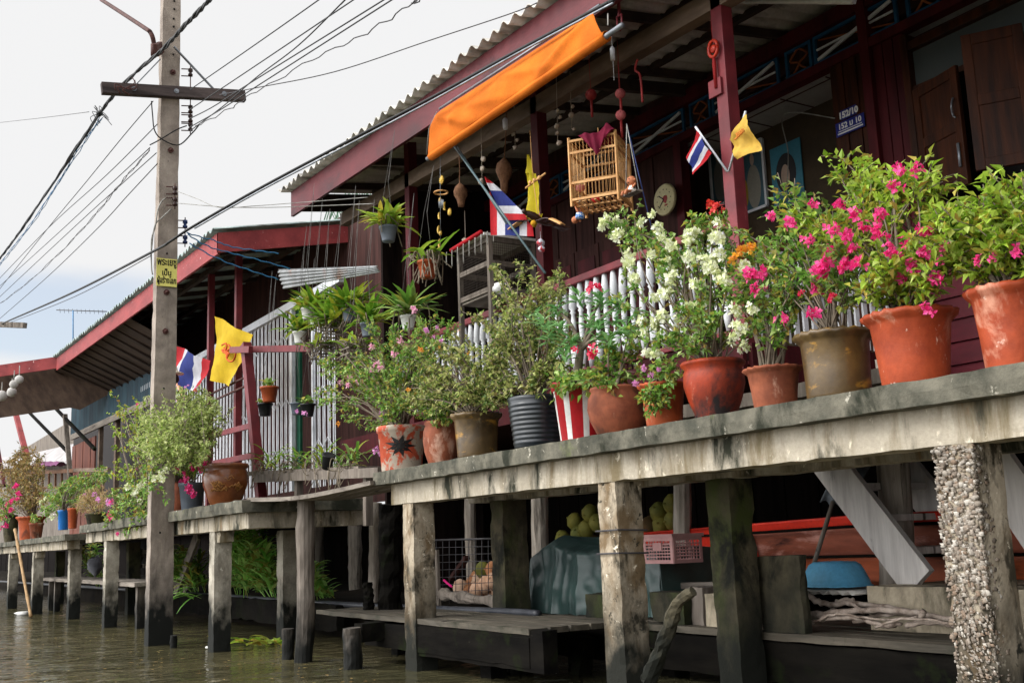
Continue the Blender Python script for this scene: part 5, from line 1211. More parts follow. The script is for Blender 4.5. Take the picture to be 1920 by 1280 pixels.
# ---------------------------------------------------------------- hanging orchids
def hanging(px, py, w, kind, label, leaves, L_, hang, Y=4.75, lm=None, roots=0, droop=1.1, group='hanging orchids and baskets'):
    q = A(px, py, Y=Y); k = depth(q) / F; R = w / 2 * k
    name = 'hanging_basket' if kind == 'basket' else 'hanging_pot'
    t_ = thing(name, label, 'hanging plant', q, group)
    g = MB(); Hh = R * 1.7
    if kind == 'basket':
        for lv in range(6):
            z = -Hh * .55 + Hh * .95 * lv / 6
            for s_ in (-1, 1):
                if lv % 2: g.beam(q + V((-R, s_ * R * .8, z)), q + V((R, s_ * R * .8, z)), .016, .016)
                else: g.beam(q + V((s_ * R * .8, -R, z)), q + V((s_ * R * .8, R, z)), .016, .016)
        obj('slats', g, m_wood, t_); Hh = R
    else:
        mm = {'white': m_white, 'grey': m_greyplastic, 'terra': m_terra_orange, 'black': m_blackplastic}[kind]
        g.lathe(q - V((0, 0, Hh)), [(R * .68, 0), (R * .7, .01), (R * .95, Hh * .85), (R * 1.04, Hh * .87), (R * 1.04, Hh), (R * .9, Hh), (R * .88, Hh * .85)], 24); obj('pot', g, mm, t_)
        g = MB(); g.grid(lambda u, v: q + V((R * .88 * u * math.cos(6.2832 * v), R * .88 * u * math.sin(6.2832 * v), -Hh * .1)), 2, 14); obj('soil', g, m_soil, t_)
    g = MB(); hp = q + V((0, .1, hang))
    for k_ in range(3):
        a = 2.1 * k_; g.tube([q + V((R * math.cos(a), R * math.sin(a), 0)), q + V((R * .2 * math.cos(a), R * .2 * math.sin(a), min(hang * .6, .5))), hp], .0018, 4)
    obj('hanger', g, m_thread, t_)
    g = MB()
    for k_ in range(int(leaves * 1.8)):
        a = rnd.uniform(0, 6.28); p = q + V((rnd.uniform(-R, R), rnd.uniform(-R, R), rnd.uniform(-.02, .06))) * .8
        g.strap(p, V((math.cos(a), math.sin(a), rnd.uniform(.1, 1.5))), L_ * rnd.uniform(.6, 1.15), .056, rnd.uniform(.3, droop))
    if leaves: obj('foliage', g, lm or L_orchid, t_)
    if roots:
        g = MB()
        for k_ in range(roots):
            p = q + V((rnd.uniform(-R, R), rnd.uniform(-R, R), 0)); g.tube(curve_pts([p, p + V((rnd.uniform(-.12, .12), rnd.uniform(-.1, .1), .08)), p + V((rnd.uniform(-.2, .2), rnd.uniform(-.12, .12), -rnd.uniform(0, .25)))], 5), .006, 5)
        obj('aerial_root', g, m_root, t_)
    return t_
hanging(728, 425, 34, 'grey', 'highest hanging orchid, bright green, under the main eave', 30, .34, 1.1, 4.8, L_lime, 6, 1.4)
hanging(801, 490, 38, 'terra', 'tilted terracotta pot with dry roots hanging under the eave', 8, .34, 1.0, 4.8, None, 44, 1.6)
hanging(562, 622, 26, 'white', 'pale square pot of orchids hanging lowest at the left of the cluster', 26, .36, 1.4, 4.85, None, 14)
hanging(576, 578, 24, 'white', 'small white pot hanging beside the left orchid clump', 16, .26, 1.6, 4.75, L_lime)
hanging(628, 610, 44, 'basket', 'big spreading orchid clump in the middle of the hanging cluster', 60, .44, 1.4, 4.85, None, 30)
hanging(655, 580, 28, 'grey', 'broad orchid clump hanging high in the middle of the cluster', 40, .42, 1.5, 4.9, None, 10)
hanging(592, 590, 26, 'white', 'yellow green orchid clump left of the middle of the cluster', 36, .42, 1.5, 4.9, None, 10)
hanging(690, 606, 30, 'grey', 'grey plastic pot of orchids in the hanging cluster', 26, .36, 1.4, 4.75, L_orchid, 8)
hanging(765, 592, 30, 'white', 'white pot of long leaved orchids nearest the balustrade', 34, .4, 1.3, 4.8, L_mid, 8)
hanging(606, 652, 42, 'basket', 'left wooden slat basket under the orchids', 8, .24, 1.7, 4.75, None, 26)
hanging(662, 652, 40, 'basket', 'right wooden slat basket under the orchids', 8, .24, 1.7, 4.75, None, 26)
hanging(505, 725, 34, 'terra', 'shallow terracotta bowl hanging before the white grille', 8, .14, 1.6, 5.0, L_mid)
hanging(497, 756, 28, 'black', 'black bowl hanging beneath the terracotta bowl', 8, .12, 1.9, 5.0, L_mid)
hanging(557, 755, 26, 'grey', 'empty looking grey pot before the green door', 0, .1, 1.9, 5.0)
hanging(577, 757, 28, 'black', 'black pot with a tiny red flower before the green door', 10, .14, 1.9, 5.0, L_mid)
# sprays of leaves trailing off the house side, palm and reeds
PM = thing('palm_tree', 'blue green palm frond showing in the gap between the two roofs', 'palm', A(650, 900, Y=14))
g = MB()
for (x0_, y0_, x1_, y1_) in ((720, 420, 612, 392), (720, 420, 625, 412), (725, 400, 650, 378), (720, 430, 640, 430)):
    p0_, p1_ = A(x0_, y0_, Y=14), A(x1_, y1_, Y=14); c_ = curve_pts([p0_, p0_.lerp(p1_, .5) + V((0, 0, .25)), p1_], 10)
    for i in range(2, len(c_) - 1):
        d_ = (c_[i + 1] - c_[i - 1]).normalized()
        for s_ in (-1, 1): g.strap(c_[i], d_ * .7 + V((0, 0, s_ * .8)) + rv(.15), .8, .045, .5, seg=4)
    g.tube(c_, .02, 5)
obj('frond', g, L_palm, PM)
g = MB(); b_ = A(735, 900, Y=14.5); g.tube([V((b_.x, 14.5, .5)), V((b_.x, 14.4, A(725, 410, Y=14).z))], [.2, .14], 10); obj('trunk', g, m_barkbrown, PM)
def reeds(px0, px1, pyb, pyt, Y, n, L_, label, lm=L_reed, stemh=True):
    b = A((px0 + px1) / 2, pyb, Y=Y); t_ = thing('reed_clump', label, 'plant', b, 'reeds under the walkways')
    g = MB(); st = MB()
    for k in range(n):
        p = A(rnd.uniform(px0, px1), pyb, Y=Y + rnd.uniform(-.3, .3)); p.z = max(p.z, .3); top = A(0 + rnd.uniform(px0, px1), rnd.uniform(pyt, (pyb + pyt) / 2), Y=p.y)
        top.x = p.x + (top.x - p.x) * .5; top.y -= rnd.uniform(.05, .4); c_ = curve_pts([p, p.lerp(top, .5) + rv(.04), top], 5); st.tube(c_, .006, 5)
        for q in c_[2:]:
            for _ in range(3):
                a = rnd.uniform(0, 6.28); g.strap(q, V((math.cos(a), math.sin(a), rnd.uniform(.3, 1.3))), L_ * rnd.uniform(.6, 1.1), .058, rnd.uniform(.4, 1.4), seg=4)
    obj('foliage', g, lm, t_); obj('stem', st, L_reed, t_); return t_
reeds(430, 525, 1120, 975, 5.4, 26, .42, 'tall bright reed clump between the cracked pillar and the tall pile')
reeds(585, 640, 1125, 1060, 5.6, 9, .22, 'small reed sprout in the dark right of the tall pile')
reeds(335, 395, 1110, 1030, 5.2, 18, .3, 'leafy clump leaning out just right of the utility pole', L_mid)
reeds(172, 200, 1100, 1020, 5.4, 10, .24, 'dim leafy clump behind the chipped far pillar', L_mid)
g = MB()
q = A(360, 1110, Y=4.6)
for k in range(16):
    g.strap(q + rv(.12), V((rnd.uniform(-1, .4), rnd.uniform(-1, -.2), rnd.uniform(-.1, .5))), rnd.uniform(.35, .6), .045, rnd.uniform(.8, 1.6))
tag(obj('drooping_grass', g, L_reed), 'drooping broad grass blades hanging to the water beside the pole', 'grass', kind='thing')
g = MB()
q = A(485, 1205, Z=.02)
for k in range(26):
    a = rnd.uniform(0, 6.28); p = q + V((rnd.uniform(-.5, .5), rnd.uniform(-.25, .25), .01)); g.strap(p, V((math.cos(a), math.sin(a), rnd.uniform(.1, .7))), rnd.uniform(.12, .3), .08, .9, seg=4)
tag(obj('water_plant', g, L_lime), 'yellow green water plant floating beside the tall pile', 'plant')
g = MB(); q = A(1900, 885, Y=6.3)
for k in range(40): g.leaf(q + rv(.22), rv(1), V((0, 0, 1)), .12, .05)
tag(obj('leafy_sprig', g, L_mid), 'dark green sprig peeping out past the shell crusted pillar', 'plant')
# ------------------------------------------------------------------ rolled orange awning
m_orange = mat('orange tarpaulin', (214, 116, 38), (186, 94, 30), 2.2, rough=.9, bump=.25, bscale=60, spec=.08, stains=(((130, 64, 26), 11, .73, .77, (1, 1, .4)),))
tl, tr_, bl_, br_ = A(826, 208, Y=5.0), A(1122, 18, Y=5.0), A(804, 292, Y=4.86), A(1132, 66, Y=4.86)
AW = thing('rolled_awning', 'orange canvas awning half rolled on a steel pole under the eave', 'awning', (tl + br_) / 2)
def awn(u, v):
    t_ = tl.lerp(tr_, u); b = bl_.lerp(br_, u); p = t_.lerp(b, v)
    w_ = noise.noise(V((u * 3 + v * 1.2, v * .8, 3))) * .035
    for (u0, v0, u1, v1, aa) in ((.02, .1, .3, .95, .035), (.16, .0, .2, .6, .03), (.45, .15, .75, .9, .02), (.99, .2, .7, .95, .03), (.3, .5, .55, 1., .02)):   # folds of slack cloth
        t_2 = ((u - u0) * (u1 - u0) * 9 + (v - v0) * (v1 - v0)) / ((u1 - u0) ** 2 * 9 + (v1 - v0) ** 2); tt = min(1, max(0, t_2))
        dd = math.hypot((u - u0 - (u1 - u0) * tt) * 3, v - v0 - (v1 - v0) * tt); w_ += aa * math.exp(-(dd / .09) ** 2)
    p = p + V((0, (-w_ * 1.3 - .05) * math.sin(PI * v) ** .8, 0))
    return p
g = MB(); g.grid(awn, 70, 22)
R0 = .046
for sg in (0,):
    c_ = [bl_.lerp(br_, i / 24) + V((0, .03, -.0)) for i in range(25)]
    ax = (br_ - bl_).normalized()
    vs = []; na = 26
    for i, p in enumerate(c_):
        for k in range(na + 1):
            a = k / na * 2 * PI * 1.6; rr = R0 * (1 - .3 * k / na) * (1 + .07 * noise.noise(V((i * .4, a, 5))))
            vs.append(p + V((0, -rr * math.cos(a), -rr * math.sin(a))) + V((0, -.0, 0)))
    g.add(vs, [(i * (na + 1) + k, (i + 1) * (na + 1) + k, (i + 1) * (na + 1) + k + 1, i * (na + 1) + k + 1) for i in range(24) for k in range(na)], 0, True)
aw = obj('canvas', g, m_orange, AW); sm_ = aw.modifiers.new('thickness', 'SOLIDIFY'); sm_.thickness = .003
for uu_ in (.33, .67):
    g = MB(); g.grid(lambda s_, t_: awn(uu_ + .006 * (s_ - .5), .02 + .9 * t_) + V((0, -.004, 0)), 1, 24); obj('seam', g, m_orange, AW)
g = MB(); g.tube([bl_ - ax * .09 + V((0, .03, 0)), br_ + ax * .2 + V((0, .03, 0))], .022, 12); obj('pole', g, m_steel, AW)
g = MB(); g.tube([tl + V((-.02, 0, .03)), tr_ + V((.02, 0, .03))], .012, 8); obj('rod', g, m_steel, AW)
g = MB(); g.tube([tl + V((-.08, 0, .02)), bl_ + V((-.02, .02, .3)), bl_ + V((-.05, .0, .03))], .004, 5); g.tube([A(1140, 26, Y=4.95), A(1140, 48, Y=4.9)], .006, 5); obj('cord', g, m_string, AW)
g = MB(); q = A(1161, 30, Y=5.2); g.beam(A(1159, -20, Y=5.2), A(1161, 30, Y=5.2), .02, .02); g.tube([q + V((-.03, 0, 0)), q + V((-.03, 0, -.1)), q + V((.0, 0, -.13)), q + V((.03, 0, -.1)), q + V((.03, 0, 0)), q + V((-.03, 0, 0))], .01, 6); tag(obj('hook', g, m_red), 'red painted hook hanging by the right end of the orange awning', 'hook')
# ------------------------------------------------------------------ bird cage with cloth
zc = 3.92
f0, f1 = A(1072, 380, Z=zc), A(1160, 366, Z=zc); fx = (f1 - f0); CW = fx.length; fx.normalize(); fy = V((-fx.y, fx.x, 0))
hz = A(1067, 262, X=f0.x, ).z
hz = max(zc + .3, CAM.z + (f0.z - CAM.z) * 1)  # placeholder height, refined below
q = A(1067, 262, Y=f0.y); CHt = q.z - zc
BC = thing('bird_cage', 'square pale cane birdcage hanging under the eave', 'birdcage', f0)
def cp(u, v, h): return f0 + fx * (u * CW) + fy * (v * CW * .95) + V((0, 0, h * CHt))
g = MB()
for u in (0, 1):
    for v in (0, 1): g.beam(cp(u, v, -.06), cp(u, v, 1.03), .018, .018, up=(0, 1, 0))
for h in (.04, .3, .78, .97):
    for (a_, b_) in (((0, 0), (1, 0)), ((1, 0), (1, 1)), ((1, 1), (0, 1)), ((0, 1), (0, 0))): g.beam(cp(*a_, h), cp(*b_, h), .014, .02)
obj('frame', g, m_bamboo, BC)
g = MB(); n_ = 13
for k in range(1, n_):
    t_ = k / n_
    for (a_, b_) in (((t_, 0), 0), ((1, t_), 0), ((t_, 1), 0), ((0, t_), 0)): g.tube([cp(*a_, .04), cp(*a_, .97)], .0028, 5)
    g.tube([cp(t_, 0, .97), cp(t_, 1, .97)], .0028, 5)
obj('bars', g, m_bamboo, BC)
g = MB()
for k in range(9): g.beam(cp(k / 8, 0, .0), cp(k / 8, 1, .0), .02, .008)
g.beam(cp(0, .3, -.01), cp(1, .3, -.01), .02, .012); g.beam(cp(0, .7, -.01), cp(1, .7, -.01), .02, .012)
obj('tray', g, m_bamboo, BC)
g = MB(); g.tube([cp(.15, .5, .45), cp(.85, .5, .45)], .008, 6); g.tube([cp(.5, .5, 1), cp(.5, .5, 1.25)], .006, 6); obj('perch', g, m_bamboo, BC)
for (u, v, h, c_, l_) in ((.14, .2, .2, (206, 120, 110), 'rosy feeding cup'), (.4, .4, .03, (196, 40, 40), 'red dish')):
    g = MB(); g.lathe(cp(u, v, h), [(.02, 0), (.04, .02), (.042, .05), (.03, .05)], 14); obj('cup', g, mat(l_, c_, c_, 5, rough=.4), BC)
m_wine = mat('wine red cloth', (132, 24, 58), (104, 16, 44), 6, rough=.85, bump=.2)
c0_ = cp(.62, .1, 1.0)
def drape(u, v):
    x = (u - .5) * 1.05; s_ = v * 1.0
    base_ = cp(.62 + x * .9, .5, 1.03)
    # over the top then hanging over the front edge
    if v < .5: p = cp(.62 + x * .75, .8 - 1.7 * v, 1.03)
    else: p = cp(.62 + x * (.75 - .35 * (v - .5) * 2), -.06 - .03 * math.sin(u * 9), 1.03 - (v - .5) * 2 * (.36 * (1 - abs(u - .45) * 1.3)))
    return p + V((0, 0, .02 * noise.noise(V((u * 5, v * 5, 2))))) + fy * (-.03 * noise.noise(V((u * 6, v * 2, 8)))) + V((0, 0, .06 * math.exp(-((u - .8) / .12) ** 2 - ((v - .5) / .25) ** 2)))
g = MB(); g.grid(drape, 26, 22); tag(obj('draped_cloth', g, m_wine), 'wine red cloth draped over the top of the birdcage', 'cloth')
# ------------------------------------------------------------------ swinging doll, dangling toy, bird mobile
m_skin = mat('tan doll skin', (196, 124, 84), (176, 106, 70), 6, rough=.6, bump=.05)
m_check = mat('bright patterned doll cloth', (236, 236, 228), (222, 224, 220), 6, stains=(((40, 110, 70), 60, .55, .58, (1, 1, 1)), ((210, 60, 40), 48, .6, .63, (1, 1, 1))))
m_checkb = mat('blue checked doll cloth', (230, 236, 240), (210, 222, 232), 6, stains=(((40, 110, 190), 45, .5, .52, (1, 1, 1)),))
D = A(1185, 352, Y=5.3); k = depth(D) / F
DL = thing('swing_doll', 'small bald clay doll in a patterned suit sitting on a swing beside the birdcage', 'doll', D)
g = MB(); g.ball(D + V((0, 0, 13 * k)), 9.5 * k, 14); g.ball(D + V((-.0, -.02, 16 * k)), 2 * k, 8); g.ball(D + V((-9 * k, 0, 13 * k)), 2.4 * k, 8); g.ball(D + V((9 * k, 0, 13 * k)), 2.4 * k, 8)
g.tube([D + V((6 * k, -.01, 2 * k)), D + V((9 * k, -.02, -3 * k)), D + V((11 * k, 0, 5 * k))], 2.4 * k, 8)
g.tube([D + V((-6 * k, -.01, 2 * k)), D + V((-9 * k, -.02, -3 * k)), D + V((-9 * k, 0, 5 * k))], 2.4 * k, 8)
for s_ in (-1, 1): g.tube([D + V((s_ * 4 * k, -.01, -8 * k)), D + V((s_ * 5 * k, -.08, -10 * k)), D + V((s_ * 5 * k, -.09, -17 * k))], 3 * k, 8)
obj('body', g, m_skin, DL)
g = MB(); g.lathe(D + V((0, 0, -10 * k)), [(7 * k, 0), (8 * k, 3 * k), (7 * k, 10 * k), (4.5 * k, 14 * k)], 14); obj('suit', g, m_check, DL)
g = MB()
for s_ in (-1, 1): g.ball(D + V((s_ * 3.5 * k, -8.8 * k, 15 * k)), 1.1 * k, 6)
g.ball(D + V((0, -9 * k, 8.5 * k)), 1.7 * k, 6, sq=(1.3, .6, .8)); obj('face_marks', g, m_ink, DL)
g = MB(); tp = A(1175, 232, Y=5.35)
g.beam(D + V((-.09, 0, -11 * k)), D + V((.09, 0, -11 * k)), .07, .015); sw = obj('swing_seat', g, m_wood, DL)
g = MB(); g.tube([D + V((-.085, 0, -11 * k)), tp], .004, 5); g.tube([D + V((.085, 0, -11 * k)), tp], .004, 5); obj('rope', g, m_string, DL)
g = MB(); tq = A(1232, 470, Y=5.4); g.tube([tp, tq], .0045, 6); tag(obj('blue_rope', g, mat('dark blue rope', (48, 62, 110), (36, 48, 90), 8)), 'blue cord running from above the doll down past the wall clock', 'cord')
D = A(1086, 405, Y=5.35); k = depth(D) / F
TY = thing('hanging_toy', 'small tumbling doll in blue checked shorts dangling under the birdcage', 'toy', D)
g = MB(); g.ball(D + V((-14 * k, 0, -4 * k)), 7 * k, 12); g.tube([D + V((-12 * k, 0, -3 * k)), D + V((-3 * k, 0, 0))], 4 * k, 10)
for s_ in (-1, 1): g.tube([D + V((4 * k, s_ * 3 * k, 4 * k)), D + V((-2 * k, s_ * 3 * k, 13 * k)), D + V((-5 * k, s_ * 3 * k, 20 * k))], 2.6 * k, 8); g.tube([D + V((-8 * k, s_ * 4 * k, 0)), D + V((-4 * k, s_ * 5 * k, -9 * k))], 2 * k, 8)
obj('body', g, m_skin, TY); g = MB(); g.lathe(D + V((2 * k, 0, -5 * k)), [(8 * k, 0), (8.6 * k, 3 * k), (7 * k, 10 * k)], 14); obj('shorts', g, m_checkb, TY)
g = MB(); g.tube([D + V((0, 0, 8 * k)), D + V((0, .02, 40 * k))], .003, 5); obj('cord', g, m_string, TY)
B_ = A(1010, 412, Y=5.2); k = depth(B_) / F
BD = thing('bird_mobile', 'carved dark eagle with spread buff tipped wings flying under the eave', 'ornament', B_)
rt = V((1, .35, 0)).normalized()
g = MB(); g.tube(curve_pts([B_ + V((-.02, -.14, .06)), B_ + V((0, -.06, .03)), B_, B_ + V((.02, .1, -.03)), B_ + V((.02, .17, -.03))], 4), [.018, .02, .03, .032, .036, .036, .038, .036, .034, .032, .03, .028, .024, .02, .018, .012, .01][:17], 10); obj('body', g, m_porcelain, BD)
for s_, (wx, wy) in ((-1, (957, 430)), (1, (1055, 418))):
    tip = A(wx, wy, Y=5.2 - .02); rootp = B_ + (tip - B_) * .12; mid = B_.lerp(tip, .5) + V((0, 0, 8 * k))
    for nm, t0, t1, mm in (('wing', 0, .62, m_porcelain), ('wing_tip', .62, 1, m_bamboo)):
        cc = curve_pts([rootp, mid, tip], 10); i0, i1 = int(t0 * 20), int(t1 * 20); g = MB()
        g.grid(lambda u, v: cc[min(20, int(round(i0 + (i1 - i0) * u)))] + V((0, (v - .5) * .13 * (1 - .55 * (t0 + (t1 - t0) * u)), -.02 * abs(v - .5))), max(2, i1 - i0), 4)
        o_ = obj(nm, g, mm, BD); o_.modifiers.new('thickness', 'SOLIDIFY').thickness = .01
g = MB(); g.ball(B_ + V((0, -.15, .06)), .024, 8); g.prism([B_ + V((-.03, .16, -.03)), B_ + V((.06, .16, -.04)), B_ + V((.09, .28, -.07)), B_ + V((-.04, .28, -.07))], (0, 0, .01)); obj('head_and_tail', g, m_porcelain, BD)
g = MB(); g.ball(B_ + V((0.02, -.07, -.045)), .028, 8); obj('claws', g, mat('bright yellow feet', (214, 160, 30), (196, 140, 22), 5), BD)
cr_ = A(1000, 341, Y=5.2); g = MB(); g.tube([cr_ + V((-.13, -.0, -.02)), cr_ + V((.17, .02, .03))], .01, 6); g.tube([cr_, cr_ + V((-.02, 0, .5))], .003, 4); g.tube([cr_ + V((.0, 0, .0)), B_ + V((0, 0, .03))], .003, 4)
for x in (-.05, .02, .1): g.ball(cr_ + V((x, 0, .01)), .02, 6, jit=.6)
obj('crosspiece', g, m_bamboo, BD)
c_ = A(1014, 455, Y=5.25); g = MB(); g.ball(c_, .035, 8, jit=.5); g.ball(c_ + V((.01, 0, -.06)), .03, 8, jit=.5); g.tube([c_ + V((0, 0, .03)), c_ + V((0, 0, .28))], .003, 4)
tag(obj('hanging_charm', g, mat('red and white charm', (214, 220, 232), (190, 40, 50), 18, lo=.45, hi=.55)), 'small red and white charm on strings below the carved eagle', 'ornament')
# nests, chimes, shells, lanterns
m_nest = mat('woven brown nest', (126, 90, 64), (92, 62, 44), 30, rough=.95, bump=.9, bscale=40)
for (px, y0, y1, w_, l) in ((950, 210, 362, 24, 'larger long necked weaver bird nest near the eave beam'), (861, 285, 388, 22, 'smaller weaver bird nest left of the Thai flag')):
    Y_ = 5.5; t0 = A(px, y0, Y=Y_); t1 = A(px - (6 if px > 900 else -3), y1, Y=Y_); k = depth(t0) / F; L = t0.z - t1.z
    g = MB(); pr = [(.0, .01), (.35, .014), (.48, .02), (.56, .05), (.64, .5), (.72, .62), (.80, .56), (.86, .34), (.93, .3), (1, .26)]
    cc = [t0.lerp(t1, p) + V((.01 * math.sin(p * 9), 0, 0)) for p, _ in pr]; g.tube(cc, [max(.006, r_ * w_ * k) if r_ > .02 else .006 for _, r_ in pr], 14, jit=.35)
    tag(obj('bird_nest', g, m_nest), l, 'nest', 'hanging bird nests')
m_gold = mat('yellow brass charm', (214, 176, 72), (190, 150, 52), 8, rough=.4)
def sun_(g, c, r):
    for k in range(12):
        a = 2 * PI * k / 12; d = V((math.cos(a), 0, math.sin(a))); s_ = V((-d.z, 0, d.x))
        g.prism([c + d * r * .6 + s_ * r * .18, c + d * r * 1.0, c + d * r * .6 - s_ * r * .18], (0, .012, 0))
    g.ball(c, r * .62, 12, sq=(1, .35, 1))
def moon(g, c, r):
    out = [c + V((r * math.cos(a), 0, r * math.sin(a))) for a in [PI * .5 + PI * i / 12 for i in range(13)]]
    inn = [c + V((r * .45 * math.cos(a), 0, r * math.sin(a))) for a in [PI * 1.5 - PI * i / 12 for i in range(1, 12)]]
    g.prism(out + inn, (0, .015, 0))
WC = thing('wind_chime', 'golden sun and moon wind chime hanging from the dark eave', 'wind chime', A(826, 365, Y=5.4))
k = depth(A(826, 365, Y=5.4)) / F
for (x, y, r_) in ((827, 337, 9), (842, 397, 7), (824, 375, 5), (825, 437, 5)): g = MB(); sun_(g, A(x, y, Y=5.4), r_ * k); obj('sun_charm', g, m_gold, WC)
for (x, y, r_) in ((834, 386, 8), (824, 404, 7), (823, 430, 8), (825, 456, 9)): g = MB(); moon(g, A(x, y, Y=5.4), r_ * k); obj('moon_charm', g, m_gold, WC)
g = MB(); q = A(827, 361, Y=5.4)
g.tube([q + V((13 * k * math.cos(a), 13 * k * math.sin(a), 0)) for a in [2 * PI * i / 18 for i in range(19)]], 1.6 * k, 6); obj('ring', g, m_bamboo, WC)
g = MB()
for x in (824, 828, 831): g.tube([A(x, 374, Y=5.4), A(x, 390, Y=5.4)], 1.5 * k, 6)
g.tube([A(827, 320, Y=5.4) + V((0, 0, .4)), A(826, 465, Y=5.4)], .003, 4); obj('rods', g, m_steel, WC)
m_shellp = mat('pale sea shells', (198, 186, 170), (160, 140, 124), 20, rough=.5)
for (px, ys, Y_, l) in ((1046, (208, 220, 237, 250, 268), 5.6, 'string of pale shells hanging left of the birdcage'), (1072, (200, 216, 242), 5.7, 'short string of shells above the left of the birdcage'), (904, (298, 316, 340), 5.6, 'shell mobile under a little disc above the Thai flag'), (873, (450, 456, 462), 6.0, 'grey fish shaped mobile left of the wire hutch'), (966, (250, 262, 276), 5.9, 'little ring of pale shells beside the larger nest')):
    g = MB()
    for i, y in enumerate(ys): g.ball(A(px + rnd.uniform(-4, 4), y, Y=Y_), rnd.uniform(.02, .036), 8, sq=(1.3, .7, .8), jit=.7)
    g.tube([A(px, ys[0], Y=Y_) + V((0, 0, .35)), A(px, ys[-1], Y=Y_)], .003, 4)
    tag(obj('shell_mobile', g, m_shellp), l, 'ornament', 'hanging mobiles')
m_redorn = mat('dull red ornament', (168, 52, 50), (130, 36, 38), 8, rough=.5); m_pinkball = mat('rosy paper ball', (206, 110, 110), (150, 66, 70), 9, rough=.6)
for (px, py, r_, l, mm) in ((1163, 176, 10, 'upper rosy paper ball on the string right of the birdcage', m_pinkball), (1164, 216, 10, 'lower rosy paper ball on the string right of the birdcage', m_pinkball), (1108, 178, 11, 'dark red ball above the birdcage', m_redorn)):
    q = A(px, py, Y=5.6); k = depth(q) / F; t_ = thing('paper_ball', l, 'ornament', q, 'hanging balls'); g = MB(); g.ball(q, r_ * k, 14); obj('ball', g, mm, t_); g = MB(); g.tube([q, q + V((0, 0, .5))], .003, 4); g.tube([q - V((0, 0, r_ * k)), q - V((0, 0, r_ * k + .16))], .012, 6); obj('tassel', g, m_redorn, t_)
q = A(1337, 92, Y=5.66); LN = thing('tassel_lantern', 'red gold ring charm with a long tassel by the red post', 'ornament', q); k = depth(q) / F; g = MB()
g.tube([q + V((12 * k * math.cos(a), 0, 16 * k * math.sin(a))) for a in [2 * PI * i / 16 for i in range(17)]], 3.4 * k, 6); g.ball(q, 8 * k, 10, sq=(1, .4, 1)); obj('ring', g, mat('red gold charm', (190, 52, 26), (150, 34, 20), 12, rough=.4), LN)
g = MB(); g.tube([q - V((0, 0, 14 * k)), q - V((0, 0, 30 * k)), q - V((0, 0, 78 * k))], [2 * k, 4 * k, 3 * k], 8); g.tube([q + V((0, 0, 16 * k)), q + V((0, 0, 60 * k))], .003, 4); obj('tassel', g, mat('red tassel', (150, 24, 24), (120, 18, 20), 20), LN)
g = MB(); q = A(1196, 120, Y=5.6); g.tube(curve_pts([q + V((0, 0, .04)), q + V((-.04, 0, -.04)), q + V((.02, 0, -.12)), q + V((.03, 0, -.36))], 6), .01, 6); tag(obj('hanging_charm', g, m_redorn), 'thin dark red twist of cord hanging right of the paper balls', 'ornament')
g = MB(); q = A(1148, 92, Y=5.3); g.lathe(q, [(.02, -.1), (.022, .0), (.01, .02)], 10); g.tube([q, q + V((0, 0, .2))], .003, 4); g.tube([q, q - V((0, 0, .28))], .003, 4); tag(obj('hanging_bulb', g, m_whitemetal), 'small pale tube on a thread right of the awning end', 'ornament')
g = MB(); q = A(947, 225, Y=5.45); g.lathe(q - V((0, 0, .1)), [(.02, 0), (.026, .02), (.026, .1), (.014, .12)], 10); tag(obj('hanging_bulb', g, m_whitemetal), 'pale cylinder above the larger bird nest', 'ornament')
# ------------------------------------------------------------------ wall clock
q = A(1250, 375, Y=YW - .12); CK = thing('wall_clock', 'round cream wall clock with a red picture on the dark plank wall', 'clock', q)
RX = Matrix.Rotation(PI / 2, 3, 'X'); Rc = .18
g = MB(); g.lathe(q, [(Rc * .9, 0), (Rc, .01), (Rc, .03), (Rc * .93, .045), (Rc * .86, .04)], 36, axis=RX); obj('case', g, mat('cream plastic', (206, 196, 150), (190, 178, 132), 4, rough=.5, bump=.02), CK)
g = MB(); g.lathe(q + V((0, -.035, 0)), [(Rc * .86, 0), (Rc * .86, .004)], 36, axis=RX); obj('dial', g, mat('pale dial', (226, 220, 178), (216, 210, 166), 4, rough=.5, bump=.02), CK)
g = MB()
for a, L, w_ in ((2.5, .10, .012), (3.9, .12, .009)): g.beam(q + V((0, -.045, 0)), q + V((L * math.cos(a), -.045, L * math.sin(a))), w_, .004, up=(0, 1, 0))
obj('hands', g, m_ink, CK)
g = MB()
for i in range(12):
    a = PI / 6 * i; c_ = q + V((.115 * math.cos(a), -.0405, .115 * math.sin(a))); g.tube([c_, c_ + V((0, -.002, 0))], .007, 8)
obj('hour_marks', g, m_ink, CK)
g = MB(); g.ball(q + V((.02, -.04, -.0)), .04, 10, sq=(1, .1, 1.1), jit=.6); g.ball(q + V((.03, -.04, -.07)), .02, 8, sq=(1.6, .1, .5)); obj('picture', g, m_redorn, CK)
